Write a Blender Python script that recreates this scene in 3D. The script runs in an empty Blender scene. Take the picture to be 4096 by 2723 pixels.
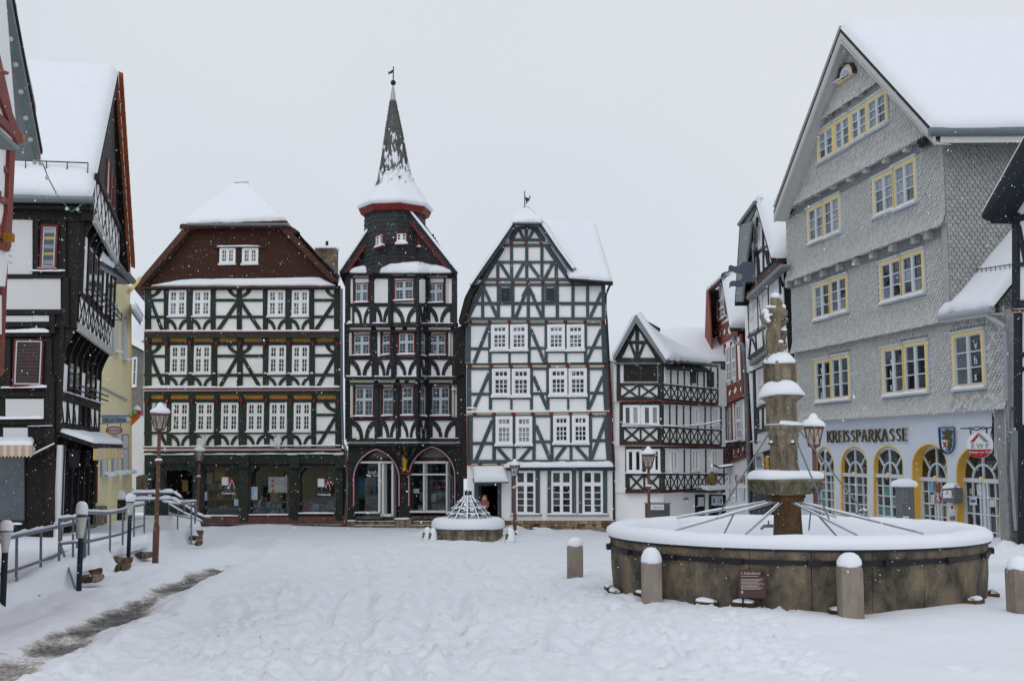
import bpy, math, random
import numpy as np
from mathutils import Vector, Matrix, noise
from mathutils.geometry import tessellate_polygon
random.seed(11)
sc = bpy.context.scene
C = sc.collection

# ------------------------------------------------------------------ camera
FN, CX, CY, HZ = 4340.8, 2048.0, 1361.5, 1797.0     # focal length, centre and horizon of the 4096 px photograph
PITCH = math.atan((HZ - CY) / FN)
EYE = Vector((0, 0, 1.78))
cd = bpy.data.cameras.new('camera'); cam = bpy.data.objects.new('camera', cd); C.objects.link(cam)
cam.location = EYE; cam.rotation_euler = (math.pi / 2 + PITCH, 0, 0)
cd.sensor_width = 36; cd.lens = 36 * FN / 4096; cd.clip_start = .1; cd.clip_end = 3000
sc.camera = cam

# ------------------------------------------------------------------ world: overcast winter sky
SUN_EL, SUN_ROT = math.radians(40), math.radians(198)
w = bpy.data.worlds.new('World'); sc.world = w; w.use_nodes = True
nt = w.node_tree; nt.nodes.clear()
out = nt.nodes.new('ShaderNodeOutputWorld')
sky = nt.nodes.new('ShaderNodeTexSky'); sky.sky_type = 'NISHITA'; sky.sun_disc = False
sky.sun_elevation = SUN_EL; sky.sun_rotation = SUN_ROT; sky.dust_density = 4
b1 = nt.nodes.new('ShaderNodeBackground'); b1.inputs[1].default_value = .05
nt.links.new(sky.outputs[0], b1.inputs[0])
tc = nt.nodes.new('ShaderNodeTexCoord')
nz = nt.nodes.new('ShaderNodeTexNoise'); nz.inputs['Scale'].default_value = 1.1; nz.inputs['Detail'].default_value = 3
nt.links.new(tc.outputs['Generated'], nz.inputs['Vector'])
rp = nt.nodes.new('ShaderNodeValToRGB')
rp.color_ramp.elements[0].position = .36; rp.color_ramp.elements[0].color = (.64, .70, .785, 1)
rp.color_ramp.elements[1].position = .66; rp.color_ramp.elements[1].color = (.75, .785, .83, 1)
nt.links.new(nz.outputs['Fac'], rp.inputs[0])
b2 = nt.nodes.new('ShaderNodeBackground'); b2.inputs[1].default_value = 1.0
nt.links.new(rp.outputs[0], b2.inputs[0])
mx = nt.nodes.new('ShaderNodeMixShader'); mx.inputs[0].default_value = .94
nt.links.new(b1.outputs[0], mx.inputs[1]); nt.links.new(b2.outputs[0], mx.inputs[2])
nt.links.new(mx.outputs[0], out.inputs[0])
sd = bpy.data.lights.new('sun', 'SUN'); so = bpy.data.objects.new('sun', sd); C.objects.link(so)
sd.energy = .6; sd.angle = math.radians(60); sd.color = (1, .985, .965)
so.rotation_euler = (math.radians(50), 0, math.radians(-18)); so.location = (0, -10, 30)
sc.view_settings.view_transform = 'Standard'; sc.view_settings.look = 'None'
sc.view_settings.gamma = 1; sc.view_settings.exposure = 0.02
sc.cycles.max_bounces = 6; sc.cycles.diffuse_bounces = 4

# ------------------------------------------------------------------ photograph geometry
CP, SP = math.cos(PITCH), math.sin(PITCH)
def ray(x, y):
    a, b = (x - CX) / FN, (CY - y) / FN
    return Vector((a, CP - b * SP, SP + b * CP))
def vw(x0, y0, s):
    return lambda x, y: (x0 + x * s, y0 + y * s)
DD = vw(0, 0, 4096 / 2359)
Z1 = vw(0, 0, 800 / 1045); Z3 = vw(540, 740, 860 / 2043); Z4 = vw(540, 1300, 820 / 1568)
Z5 = vw(1340, 240, 520 / 948); Z6 = vw(1340, 1000, 520 / 715); Z7 = vw(1800, 740, 680 / 1523); Z8 = vw(1700, 1400, 780 / 1529)
Z9 = vw(2400, 1000, 700 / 963); Z10 = vw(2780, 700, 500 / 653); Z11 = vw(3050, 60, 1046 / 1640); Z12 = vw(3050, 900, 1046 / 2050)
Z13 = vw(3150, 1600, 946 / 2282); Z14 = vw(2900, 1150, 450 / 706); Z15 = vw(2200, 1950, 1896 / 2359)
Z16 = vw(0, 860, 560 / 1254); Z17 = vw(0, 1500, 860 / 1466); Z19 = vw(2820, 780, 400 / 1012)
Z20 = vw(1680, 1800, 480 / 1882); Z22 = vw(2980, 1160, 220 / 1078); Z23 = vw(2800, 1560, 320 / 896)
SLOPE = .0334
def g(X, Y): return -SLOPE * Y
def gp(x, y, dz=0):                      # ground point seen at photo pixel (native)
    d = ray(x, y); t = (EYE.z - dz) / (-d.z - SLOPE * d.y); return EYE + d * t
def gd(x, y, dz=0): return gp(*DD(x, y), dz)
def PX(xd, Y):                           # plan point at distance Y seen in photo column xd (2359 px wide)
    d = ray(xd * 4096 / 2359, HZ); return (d.x / d.y * Y, Y)
def at(x, y, Y):                         # point at distance Y seen at native pixel
    d = ray(x, y); return EYE + d * (Y / d.y)

# ------------------------------------------------------------------ materials
MATS = {}
def mat(name, col, rough=.8, var=.12, vs=6, bump=0, bs=40, metal=0, orand=.06, spec=.3, coat=0):
    m = bpy.data.materials.new(name); m.use_nodes = True; n = m.node_tree; p = n.nodes['Principled BSDF']
    geo = n.nodes.new('ShaderNodeNewGeometry')
    nz = n.nodes.new('ShaderNodeTexNoise'); nz.inputs['Scale'].default_value = vs; nz.inputs['Detail'].default_value = 5
    n.links.new(geo.outputs['Position'], nz.inputs['Vector'])
    oi = n.nodes.new('ShaderNodeObjectInfo')
    m1 = n.nodes.new('ShaderNodeMath'); m1.operation = 'MULTIPLY_ADD'; m1.inputs[1].default_value = 2 * var; m1.inputs[2].default_value = 1 - var
    n.links.new(nz.outputs['Fac'], m1.inputs[0])
    m2 = n.nodes.new('ShaderNodeMath'); m2.operation = 'MULTIPLY_ADD'; m2.inputs[1].default_value = 2 * orand; m2.inputs[2].default_value = 1 - orand
    n.links.new(oi.outputs['Random'], m2.inputs[0])
    m3 = n.nodes.new('ShaderNodeMath'); m3.operation = 'MULTIPLY'; n.links.new(m1.outputs[0], m3.inputs[0]); n.links.new(m2.outputs[0], m3.inputs[1])
    mm = n.nodes.new('ShaderNodeVectorMath'); mm.operation = 'SCALE'; mm.inputs[0].default_value = col
    n.links.new(m3.outputs[0], mm.inputs['Scale']); n.links.new(mm.outputs[0], p.inputs['Base Color'])
    p.inputs['Roughness'].default_value = rough; p.inputs['Metallic'].default_value = metal
    p.inputs['Specular IOR Level'].default_value = spec; p.inputs['Coat Weight'].default_value = coat
    if bump:
        b = n.nodes.new('ShaderNodeBump'); b.inputs['Strength'].default_value = bump; b.inputs['Distance'].default_value = .02
        nb = n.nodes.new('ShaderNodeTexNoise'); nb.inputs['Scale'].default_value = bs; nb.inputs['Detail'].default_value = 4
        n.links.new(geo.outputs['Position'], nb.inputs['Vector']); n.links.new(nb.outputs['Fac'], b.inputs['Height']); n.links.new(b.outputs[0], p.inputs['Normal'])
    MATS[name] = m; return m
def mat_stain(name, c1, c2, c3, sc1=1.5, rough=.9, bump=.6, stretch=(1, 1, .35)):     # weathered stone: three colours in streaky patches
    m = mat(name, c1, rough, bump=bump, bs=25, orand=.1); n = m.node_tree; p = n.nodes['Principled BSDF']
    geo = n.nodes.new('ShaderNodeNewGeometry'); mp = n.nodes.new('ShaderNodeMapping'); mp.inputs['Scale'].default_value = stretch
    n.links.new(geo.outputs['Position'], mp.inputs[0])
    nz = n.nodes.new('ShaderNodeTexNoise'); nz.inputs['Scale'].default_value = sc1; nz.inputs['Detail'].default_value = 6; nz.inputs['Roughness'].default_value = .65
    n.links.new(mp.outputs[0], nz.inputs['Vector'])
    rp = n.nodes.new('ShaderNodeValToRGB'); e = rp.color_ramp.elements
    e[0].position = .39; e[0].color = (*c2, 1); e[1].position = .62; e[1].color = (*c3, 1)
    k = e.new(.5); k.color = (*c1, 1)
    n.links.new(nz.outputs['Fac'], rp.inputs[0])
    old = p.inputs['Base Color'].links[0].from_socket
    mul = n.nodes.new('ShaderNodeMix'); mul.data_type = 'RGBA'; mul.blend_type = 'MIX'; mul.inputs[0].default_value = .75
    n.links.new(old, mul.inputs[6]); n.links.new(rp.outputs[0], mul.inputs[7]); n.links.new(mul.outputs[2], p.inputs['Base Color'])
    return m
mat('snow', (.83, .855, .90), .95, var=.03, vs=2, bump=.35, bs=14, orand=.01, spec=.2)
mat('plaster_white', (.89, .89, .88), .9, var=.10, vs=1.3, bump=.15, bs=30, orand=.02)
mat('plaster_grey', (.66, .66, .65), .9, var=.05, vs=1.5, bump=.15, bs=30, orand=.02)
mat('white_paint', (.87, .87, .88), .5, var=.03, orand=.03)
mat('shut_paint', (.70, .70, .69), .6, var=.04, orand=.03)
mat('green_timber', (.020, .032, .026), .65, var=.35, vs=8, bump=.4, bs=30, orand=.25)
mat('black_timber', (.022, .024, .028), .65, var=.35, vs=8, bump=.4, bs=30, orand=.3)
mat('blue_timber', (.062, .084, .10), .7, var=.2, vs=8, bump=.3, bs=30, orand=.15)
mat('brown_timber', (.012, .0085, .008), .65, var=.35, vs=8, bump=.3, bs=30, orand=.25)
mat('grey_timber', (.038, .037, .034), .7, var=.3, vs=8, bump=.3, bs=30, orand=.25)
mat('red_timber', (.21, .046, .032), .7, var=.2, vs=8, bump=.3, bs=30, orand=.15)
mat('navy_timber', (.014, .019, .028), .65, var=.25, vs=8, bump=.3, orand=.2)
mat('red_paint', (.17, .020, .017), .6, var=.15, orand=.15)
mat('rust_red', (.30, .07, .025), .7, var=.25, orand=.15)
mat('amber', (.42, .18, .02), .6, var=.1, orand=.08)
mat('cream', (.38, .36, .29), .8, var=.1, orand=.1)
mat('cream_line', (.60, .58, .50), .8, var=.1)
mat('yellow_trim', (.76, .58, .26), .7, var=.06, orand=.04)
mat('ochre', (.74, .44, .08), .7, var=.08, vs=2, orand=.03)
mat('yellow_wall', (.90, .80, .50), .9, var=.05, vs=1.2, bump=.1, orand=.02)
mat('bank_wall', (.60, .64, .72), .9, var=.05, vs=1.0, bump=.15, bs=20, orand=.02)
mat('frame_grey', (.57, .62, .66), .5, var=.03, orand=.04)
mat('frame_blue', (.50, .57, .64), .5, var=.03, orand=.04)
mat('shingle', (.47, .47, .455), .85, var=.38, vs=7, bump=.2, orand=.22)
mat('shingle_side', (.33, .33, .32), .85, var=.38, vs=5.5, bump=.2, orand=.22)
mat('tile_brown', (.075, .030, .020), .75, var=.25, vs=3, bump=.2, orand=.22)
mat('slate', (.036, .038, .040), .6, var=.65, vs=3.5, bump=.4, bs=22, orand=.35)
mat('slate_pale', (.165, .16, .15), .7, var=.45, vs=4, bump=.5, bs=22, orand=.35)
mat('roof_dark', (.03, .025, .022), .8, var=.3, orand=.1)
mat('zinc', (.16, .18, .20), .45, var=.15, metal=.6)
mat('zinc_pale', (.38, .40, .43), .5, var=.1, metal=.3)
mat('soffit_grey', (.22, .24, .25), .8, var=.1)
mat('white_board', (.52, .52, .50), .7, var=.06)
mat('iron', (.02, .02, .023), .5, var=.2, metal=.3)
mat('iron_blue', (.055, .07, .095), .5, var=.15, metal=.3)
mat('lamp_paint', (.13, .058, .042), .55, var=.15, vs=10)
mat('lamp_glass', (.40, .37, .33), .25, var=.06)
mat('milk_glass', (.55, .56, .52), .3, var=.05)
mat('rail_metal', (.16, .18, .22), .45, var=.15, metal=.6)
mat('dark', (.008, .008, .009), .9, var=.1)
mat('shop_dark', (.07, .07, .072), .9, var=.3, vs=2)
mat('glass_dark', (.016, .02, .024), .06, var=.5, vs=3, orand=.5, spec=.6)
mat('glass_mid', (.075, .085, .10), .08, var=.5, vs=3, orand=.45, spec=.6)
mat('glass_pale', (.22, .25, .29), .12, var=.35, vs=4, orand=.3, spec=.6)
mat('glass_lead', (.09, .105, .11), .15, var=.5, vs=6, orand=.35, spec=.5)
mat('curtain', (.33, .34, .34), .4, var=.3, vs=10, orand=.15, spec=.5)
mat('gold', (.55, .30, .05), .4, var=.2, metal=.7)
mat('bronze', (.115, .085, .03), .5, var=.2, metal=.4)
mat('crimson', (.45, .02, .03), .5, var=.05)
mat('sign_white', (.72, .74, .77), .5, var=.03)
mat('sign_grey', (.25, .27, .27), .5, var=.05)
mat('sign_red', (.38, .018, .022), .5, var=.04)
mat('sign_blue', (.055, .13, .33), .5, var=.05)
mat('shield_blue', (.16, .33, .58), .5, var=.05)
mat('ice_green', (.10, .50, .05), .4); mat('ice_red', (.62, .03, .06), .4); mat('ice_orange', (.72, .16, .02), .5)
mat('gold_fig', (.68, .36, .03), .5)
mat('panel_brown', (.085, .04, .032), .5, var=.08)
mat('lettering_pale', (.48, .42, .38), .6)
mat('awning_cream', (.60, .54, .46), .9); mat('awning_tan', (.50, .34, .24), .9); mat('awning_yellow', (.70, .50, .16), .9)
mat('steel_box', (.17, .18, .19), .5, var=.1, metal=.4)
mat('plinth_red', (.14, .065, .05), .9, var=.25, vs=3, bump=.3)
mat('bright_blue', (.12, .35, .62), .5); mat('pale_blue', (.42, .56, .68), .5); mat('book_green', (.10, .22, .20), .6); mat('book_teal', (.10, .28, .33), .6)
mat('book_yellow', (.45, .36, .12), .6); mat('paper', (.55, .58, .58), .7)
mat('skin', (.55, .33, .25), .6); mat('dress', (.30, .10, .12), .8, var=.8, vs=16); mat('hair', (.32, .20, .10), .8)
mat('ivy', (.05, .035, .02), .9, var=.4, orand=.3)
mat_stain('sandstone', (.195, .158, .108), (.07, .06, .045), (.30, .255, .19), 4.5, bump=1.0)
mat_stain('wet_stone', (.12, .10, .075), (.030, .027, .022), (.24, .185, .12), 2.4, bump=1.0, stretch=(1, 1, .6))
mat_stain('rust_stone', (.10, .055, .025), (.035, .022, .014), (.17, .085, .03), 3)
mat_stain('moss_stone', (.13, .115, .075), (.05, .05, .032), (.27, .245, .17), 3.5)
mat_stain('bollard_stone', (.25, .205, .165), (.17, .14, .115), (.31, .27, .23), 3)
mat_stain('block_stone', (.27, .18, .09), (.20, .10, .06), (.36, .27, .16), 1.2, stretch=(1, 1, 1))
mat_stain('rubble', (.16, .11, .07), (.06, .045, .03), (.24, .18, .12), 3, stretch=(1, 1, 1))
def glass_mat():
    m = bpy.data.materials.new('shop_glass'); m.use_nodes = True; n = m.node_tree; n.nodes.clear()
    o = n.nodes.new('ShaderNodeOutputMaterial'); a = n.nodes.new('ShaderNodeBsdfTransparent'); a.inputs[0].default_value = (.86, .9, .9, 1)
    b = n.nodes.new('ShaderNodeBsdfGlossy'); b.inputs['Roughness'].default_value = .02
    f = n.nodes.new('ShaderNodeFresnel'); f.inputs[0].default_value = 1.7
    x = n.nodes.new('ShaderNodeMixShader'); n.links.new(f.outputs[0], x.inputs[0]); n.links.new(a.outputs[0], x.inputs[1]); n.links.new(b.outputs[0], x.inputs[2])
    n.links.new(x.outputs[0], o.inputs[0]); MATS['shop_glass'] = m
glass_mat()

# ------------------------------------------------------------------ object helpers
ORG = {}
def org(o): return ORG[o.name] if o is not None else Vector((0, 0, 0))
def tag(o, label=None, cat=None, group=None, kind=None):
    if label: o['label'] = label
    if cat: o['category'] = cat
    if group: o['group'] = group
    if kind: o['kind'] = kind
    return o
def thing(name, label, cat, loc, group=None):
    o = bpy.data.objects.new(name, None); C.objects.link(o); o.location = loc; o.empty_display_size = .2
    ORG[o.name] = Vector(loc); return tag(o, label, cat, group)
def mk(name, vs, fs, m, parent=None, loc=None, smooth=False):
    L = ORG[parent.name] if parent is not None else Vector(loc if loc is not None else (0, 0, 0))
    me = bpy.data.meshes.new(name); me.from_pydata([(v[0] - L[0], v[1] - L[1], v[2] - L[2]) for v in vs], [], fs)
    for k in (m if isinstance(m, (list, tuple)) else [m]): me.materials.append(MATS[k])
    if smooth: me.polygons.foreach_set('use_smooth', [True] * len(me.polygons))
    o = bpy.data.objects.new(name, me); C.objects.link(o)
    if parent is not None: o.parent = parent
    else: o.location = L
    ORG[o.name] = L; return o
class MB:
    def __init__(s): s.v = []; s.f = []
    def add(s, vs, fs):
        k = len(s.v); s.v += [tuple(v) for v in vs]; s.f += [tuple(i + k for i in f) for f in fs]; return s
    def prism(s, pts, vec):
        n = len(pts); vec = Vector(vec)
        s.add([Vector(p) for p in pts] + [Vector(p) + vec for p in pts],
              [tuple(range(n)), tuple(range(2 * n - 1, n - 1, -1))] + [(i, i + n, (i + 1) % n + n, (i + 1) % n) for i in range(n)]); return s
    def box(s, c, sx, sy, sz, rz=0):           # centre of base
        ca, sa = math.cos(rz), math.sin(rz); c = Vector(c); q = []
        for a, b in ((-1, -1), (1, -1), (1, 1), (-1, 1)):
            x, y = a * sx / 2, b * sy / 2; q.append(c + Vector((x * ca - y * sa, x * sa + y * ca, 0)))
        return s.prism(q, (0, 0, sz))
    def tube(s, pts, r, n=8, cap=True):
        pts = [Vector(p) for p in pts]; rr = r if isinstance(r, (list, tuple)) else [r] * len(pts); k = len(s.v); up = Vector((0, 0, 1))
        for i, p in enumerate(pts):
            d = (pts[min(i + 1, len(pts) - 1)] - pts[max(i - 1, 0)]).normalized()
            a = d.cross(up); a = a.normalized() if a.length > 1e-3 else Vector((1, 0, 0)); b = a.cross(d)
            for j in range(n):
                t = 2 * math.pi * j / n; s.v.append(tuple(p + (a * math.cos(t) + b * math.sin(t)) * rr[i]))
        for i in range(len(pts) - 1):
            for j in range(n):
                s.f.append((k + i * n + j, k + i * n + (j + 1) % n, k + (i + 1) * n + (j + 1) % n, k + (i + 1) * n + j))
        if cap:
            s.f.append(tuple(range(k, k + n))); e = k + (len(pts) - 1) * n; s.f.append(tuple(range(e + n - 1, e - 1, -1)))
        return s
    def lathe(s, c, prof, n=24, ex=1, ey=1, jit=0, rot=0, js=2.0):
        c = Vector(c); k = len(s.v)
        for r, z in prof:
            for j in range(n):
                t = rot + 2 * math.pi * j / n; p = Vector((r * ex * math.cos(t), r * ey * math.sin(t), z))
                if jit: p *= 1; p.z += jit * noise.noise((p + c) * js) ; p.x *= 1 + jit * .6 * noise.noise((p + c) * js * .7); p.y *= 1 + jit * .6 * noise.noise((p + c) * js * .7)
                s.v.append(tuple(c + p))
        for i in range(len(prof) - 1):
            for j in range(n):
                s.f.append((k + i * n + j, k + i * n + (j + 1) % n, k + (i + 1) * n + (j + 1) % n, k + (i + 1) * n + j))
        if prof[0][0] > 1e-4: s.f.append(tuple(range(k + n - 1, k - 1, -1)))
        if prof[-1][0] > 1e-4: e = k + (len(prof) - 1) * n; s.f.append(tuple(range(e, e + n)))
        return s
    def ball(s, c, r, n=10, m=6, sx=1, sy=1, sz=1):
        return s.lathe(c, [(max(r * math.sin(math.pi * i / m), 1e-5) , -r * math.cos(math.pi * i / m) * sz) for i in range(m + 1)], n, sx, sy)
    def snowbar(s, p0, p1, nrm, wd, h, seg=None, jit=.35):
        p0, p1, nrm = Vector(p0), Vector(p1), Vector(nrm); L = (p1 - p0).length; seg = seg or max(4, min(40, int(L / .12)))
        prof = [(0, -.02), (0, .75), (.3, 1), (.7, .95), (.95, .6), (1.02, .15), (.98, -.04)]; k = len(s.v); m = len(prof); d = (p1 - p0) / seg
        ph = random.random() * 50
        for i in range(seg + 1):
            e = min(1, (min(i, seg - i) + .35) * (L / seg) / max(h, .03)); hh = h * (.35 + .65 * e) * (1 + jit * 1.3 * noise.noise(Vector((i * L / seg * 2.2, ph, 0))) + jit * .5 * noise.noise(Vector((i * L / seg * 7, ph, 3))))
            ww = wd * (.6 + .4 * e) * (1 + .25 * jit * noise.noise(Vector((i * L / seg * 3, ph, 9))))
            for a, b in prof: s.v.append(tuple(p0 + d * i + nrm * a * ww + Vector((0, 0, b * hh))))
        for i in range(seg):
            for j in range(m - 1): s.f.append((k + i * m + j, k + i * m + j + 1, k + (i + 1) * m + j + 1, k + (i + 1) * m + j))
        s.f.append(tuple(range(k, k + m))); e = k + seg * m; s.f.append(tuple(range(e + m - 1, e - 1, -1))); return s
    def snowquad(s, A, B, Cc, D, t, nu=20, nv=14, edges='bltr', jit=.25, bs=.5, up=None):
        A, B, Cc, D = map(Vector, (A, B, Cc, D)); nrm = (B - A).cross(D - A)
        nrm = nrm.normalized() if nrm.length else Vector((0, 0, 1))
        if nrm.z < 0: nrm = -nrm
        if up is not None: nrm = (nrm + Vector((0, 0, up))).normalized()
        k = len(s.v); r = t * 1.3
        Lu = max((B - A).length, (Cc - D).length); Lv = max((D - A).length, (Cc - B).length)
        def sp(n, L): # denser near the borders
            q = [min(1, max(0, x)) for x in ([0, r * .12 / L, r * .4 / L] + [r / L + (1 - 2 * r / L) * i / n for i in range(n + 1)] + [1 - r * .4 / L, 1 - r * .12 / L, 1])]
            return sorted(q)
        us, vs_ = sp(nu, Lu), sp(nv, Lv)
        def rd(x): x = min(1, max(0, x)); return math.sqrt(max(0, 1 - (1 - x) ** 2))
        for b in vs_:
            for a in us:
                p = (A * (1 - a) + B * a) * (1 - b) + (D * (1 - a) + Cc * a) * b; e = 1
                if 'b' in edges and Lv > 1: p = p - (D - A).normalized() * (.09 * noise.noise(p * 2.3) + .05 * noise.noise(p * 7)) * max(0, 1 - b * Lv / .6)
                if 'l' in edges: e = min(e, rd(a * Lu / r))
                if 'r' in edges: e = min(e, rd((1 - a) * Lu / r))
                if 'b' in edges: e = min(e, rd(b * Lv / r))
                if 't' in edges: e = min(e, rd((1 - b) * Lv / r))
                s.v.append(tuple(p + nrm * (e * (t * (1 + jit * noise.noise(p * bs) + jit * .4 * noise.noise(p * bs * 4)) + .035 * noise.noise(p * .9) * min(1, t * 5)))))
        m = len(us)
        for j in range(len(vs_) - 1):
            for i in range(m - 1): s.f.append((k + j * m + i, k + j * m + i + 1, k + (j + 1) * m + i + 1, k + (j + 1) * m + i))
        return s
    def build(s, name, m, parent=None, loc=None, smooth=False): return mk(name, s.v, s.f, m, parent, loc, smooth)

class Fac:                               # a vertical facade plane from plan point P (left as seen) to Q (right)
    def __init__(s, P, Q):
        s.P = Vector((P[0], P[1], 0)); d = Vector((Q[0] - P[0], Q[1] - P[1], 0)); s.L = d.length
        s.u = d.normalized(); s.n = Vector((s.u.y, -s.u.x, 0))
    def hit(s, x, y, off=0):
        d = ray(x, y); q = s.P + s.n * off; t = (q - EYE).dot(s.n) / d.dot(s.n); return EYE + d * t
    def uv(s, x, y, off=0): p = s.hit(x, y, off) - s.P; return p.dot(s.u), p.z
    def pt(s, u, v, off=0): return s.P + s.u * u + s.n * off + Vector((0, 0, v))
def textmesh(txt, size, bold=0, ext=0, sx=1.0, shear=0, align='CENTER'):
    cu = bpy.data.curves.new('t', 'FONT'); cu.body = txt; cu.size = size; cu.offset = bold; cu.extrude = ext; cu.align_x = align; cu.shear = shear; cu.resolution_u = 3
    ob = bpy.data.objects.new('t', cu); C.objects.link(ob)
    dg = bpy.context.evaluated_depsgraph_get(); dg.update(); ev = ob.evaluated_get(dg); me = ev.to_mesh()
    vs = [(v.co.x * sx, v.co.y, v.co.z) for v in me.vertices]; fs = [tuple(p.vertices) for p in me.polygons]; ev.to_mesh_clear()
    bpy.data.objects.remove(ob); bpy.data.curves.remove(cu); return vs, fs

class House:
    def __init__(s, name, label, cat, fac, timber='black_timber', base=None):
        s.F = fac; s.o = 0; s.v = DD; s.tm = timber; s.bv = -fac.n      # bv: direction in which the house runs back
        b = base or fac.pt(fac.L / 2, 0); s.root = thing(name, label, cat, (b[0], b[1], g(b[0], b[1])))
    def at(s, view, o=None):
        s.v = view
        if o is not None: s.o = o
        return s
    def p(s, x, y, d=0): return s.F.hit(*s.v(x, y), s.o + d)
    def uv(s, x, y): return s.F.uv(*s.v(x, y), s.o)
    def poly(s, name, pts, m, d0=0, d1=.05, parent=None):
        q = [s.p(x, y, d1) for x, y in pts]; return MB().prism(q, s.F.n * (d0 - d1)).build(name, m, parent or s.root)
    def rect(s, name, x0, y0, x1, y1, m, d0=0, d1=.05, parent=None): return s.poly(name, [(x0, y0), (x1, y0), (x1, y1), (x0, y1)], m, d0, d1, parent)
    def wall(s, pts, m='plaster_white', depth=8, name='wall'): return MB().prism([s.p(x, y) for x, y in pts], s.bv * depth).build(name, m, s.root)
    def beam(s, x1, y1, x2, y2, w, m=None, d=.05, name='beam', w2=None):
        dx, dy = x2 - x1, y2 - y1; L = math.hypot(dx, dy) or 1; nx, ny = -dy / L * w / 2, dx / L * w / 2; k = (w2 or w) / w
        return s.poly(name, [(x1 + nx, y1 + ny), (x2 + nx * k, y2 + ny * k), (x2 - nx * k, y2 - ny * k), (x1 - nx, y1 - ny)], m or s.tm, -.02, d + random.uniform(0, .014))
    def beams(s, L, **k):
        for b in L: s.beam(*b, **k)
    def hb(s, L, w, **k):                # horizontal beams (x0,x1,y)
        for x0, x1, y in L: s.beam(x0, y, x1, y, w, **k)
    def vb(s, xs, y0, y1, w, **k):
        for x in xs: s.beam(x, y0, x, y1, w, **k)
    def strip(s, outer, inner, m=None, d=.05, name='brace'):   # curved brace between two polylines
        n = len(outer); d += random.uniform(0, .012); q = [s.p(x, y, d) for x, y in outer] + [s.p(x, y, d) for x, y in inner]; dd = s.F.n * (d + .02); vs = [a - dd for a in q] + q; N = 2 * n; fs = []
        for i in range(n - 1):
            fs += [(N + i, N + i + 1, N + n + i + 1, N + n + i), (i, i + 1, N + i + 1, N + i), (n + i, n + i + 1, N + n + i + 1, N + n + i)]
        fs += [(0, n, N + n, N), (n - 1, 2 * n - 1, N + 2 * n - 1, N + n - 1)]
        return mk(name, vs, fs, m or s.tm, s.root)
    def foot(s, xa, xb, yt, yb, cusp=True, thick=.30):     # curved foot brace: springs from post xa high up, lands at xb on the sill
        N = 9; outer, inner = [], []
        for i in range(N):
            t = math.pi / 2 * i / (N - 1); c, q = math.cos(t), math.sin(t)
            outer.append((xa + (xb - xa) * q, yb + (yt - yb) * c))
            k = 1 - thick * (1 + (.18 * max(0, 1 - abs(t - .8) * 5) if cusp else 0))
            inner.append((xa + (xb - xa) * q * k, yb + (yt - yb) * c * k))
        return s.strip(outer, inner)
    def feet(s, bays, yt, yb, gap=.04):
        for x0, x1 in bays:
            m = (x0 + x1) / 2; q = (x1 - x0) * gap; s.foot(x0, m - q, yt, yb); s.foot(x1, m + q, yt, yb)
    def head(s, xa, xb, yt, yb):         # curved head brace in the corner under the plate
        N = 7; outer, inner = [], []
        for i in range(N):
            t = math.pi / 2 * i / (N - 1)
            outer.append((xa + (xb - xa) * (1 - math.cos(t) * 0) * math.sin(t) * 1.0, yb + (yt - yb) * (math.sin(t) * .35 + .65 * (1 - math.cos(t)))))
            inner.append((xa + (xb - xa) * .55 * math.sin(t), yt + (yb - yt) * .58 * math.cos(t)))
        return s.strip(outer, inner)
    def snow(s, x0, y0, x1, y1, h=.06, d=.12, o=0, parent=None, name='snow_ledge', jit=.35):
        return MB().snowbar(s.p(x0, y0, o), s.p(x1, y1, o), s.F.n, d, h, jit=jit).build(name, 'snow', parent or s.root, smooth=True)
    def text(s, txt, x, y, hpx, m, d=.02, sx=1.0, bold=0, ext=.004, parent=None, name='lettering', shear=0, align='CENTER'):
        c = s.p(x, y, d); top = s.p(x, y - hpx, d); size = (top - c).length / .73
        vs, fs = textmesh(txt, size, bold * size, ext, sx, shear, align); q = [c + s.F.u * a + Vector((0, 0, b)) + s.F.n * e for a, b, e in vs]
        return mk(name, q, fs, m, parent or s.root)
    def win(s, xl, yb, xr, yt, cols=2, split=(.42,), sub=(2, (2, 3)), casing='white_paint', frame='white_paint', cw=.06, glass='glass_mid', mull=.07, bar=.022, snow=.05, proud=.06, sill=True, name='window', tr=.06, reveal=0, parent=None):
        s.o += proud * .8; (u0, v0), (u1, v1) = s.uv(xl, yb), s.uv(xr, yt); s.o -= proud * .8; F = s.F; o = s.o - reveal; lo = min(v0, v1); hi = max(v0, v1); v0, v1 = lo, hi
        cu, cv = (u0 + u1) / 2, v0
        root = MB().prism([F.pt(u0, v0, o + .002), F.pt(u1, v0, o + .002), F.pt(u1, v1, o + .002), F.pt(u0, v1, o + .002)], F.n * .006).build(name, 'dark', parent or s.root)
        def bx(mb, a0, b0, a1, b1, d0, d1): mb.prism([F.pt(a0, b0, o + d0), F.pt(a1, b0, o + d0), F.pt(a1, b1, o + d0), F.pt(a0, b1, o + d0)], F.n * (d1 - d0))
        cs = MB(); bx(cs, u0, v0, u0 + cw, v1, 0, proud); bx(cs, u1 - cw, v0, u1, v1, 0, proud); bx(cs, u0 + cw, v1 - cw, u1 - cw, v1, 0, proud + .003); bx(cs, u0 + cw, v0, u1 - cw, v0 + cw, 0, proud + .003)
        cs.build('casing', casing, root)
        a0, a1, b0, b1 = u0 + cw, u1 - cw, v0 + cw, v1 - cw; fr = MB(); fw = .035
        W = (a1 - a0 - mull * (cols - 1)) / cols; heads = [b1] + [b1 - (b1 - b0) * q for q in split] + [b0]
        for i in range(1, cols): x = a0 + W * i + mull * (i - 1); bx(fr, x, b0, x + mull, b1, .005, proud - .012)
        for q in heads[1:-1]: bx(fr, a0, q - tr / 2, a1, q + tr / 2, .005, proud - .008)
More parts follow.
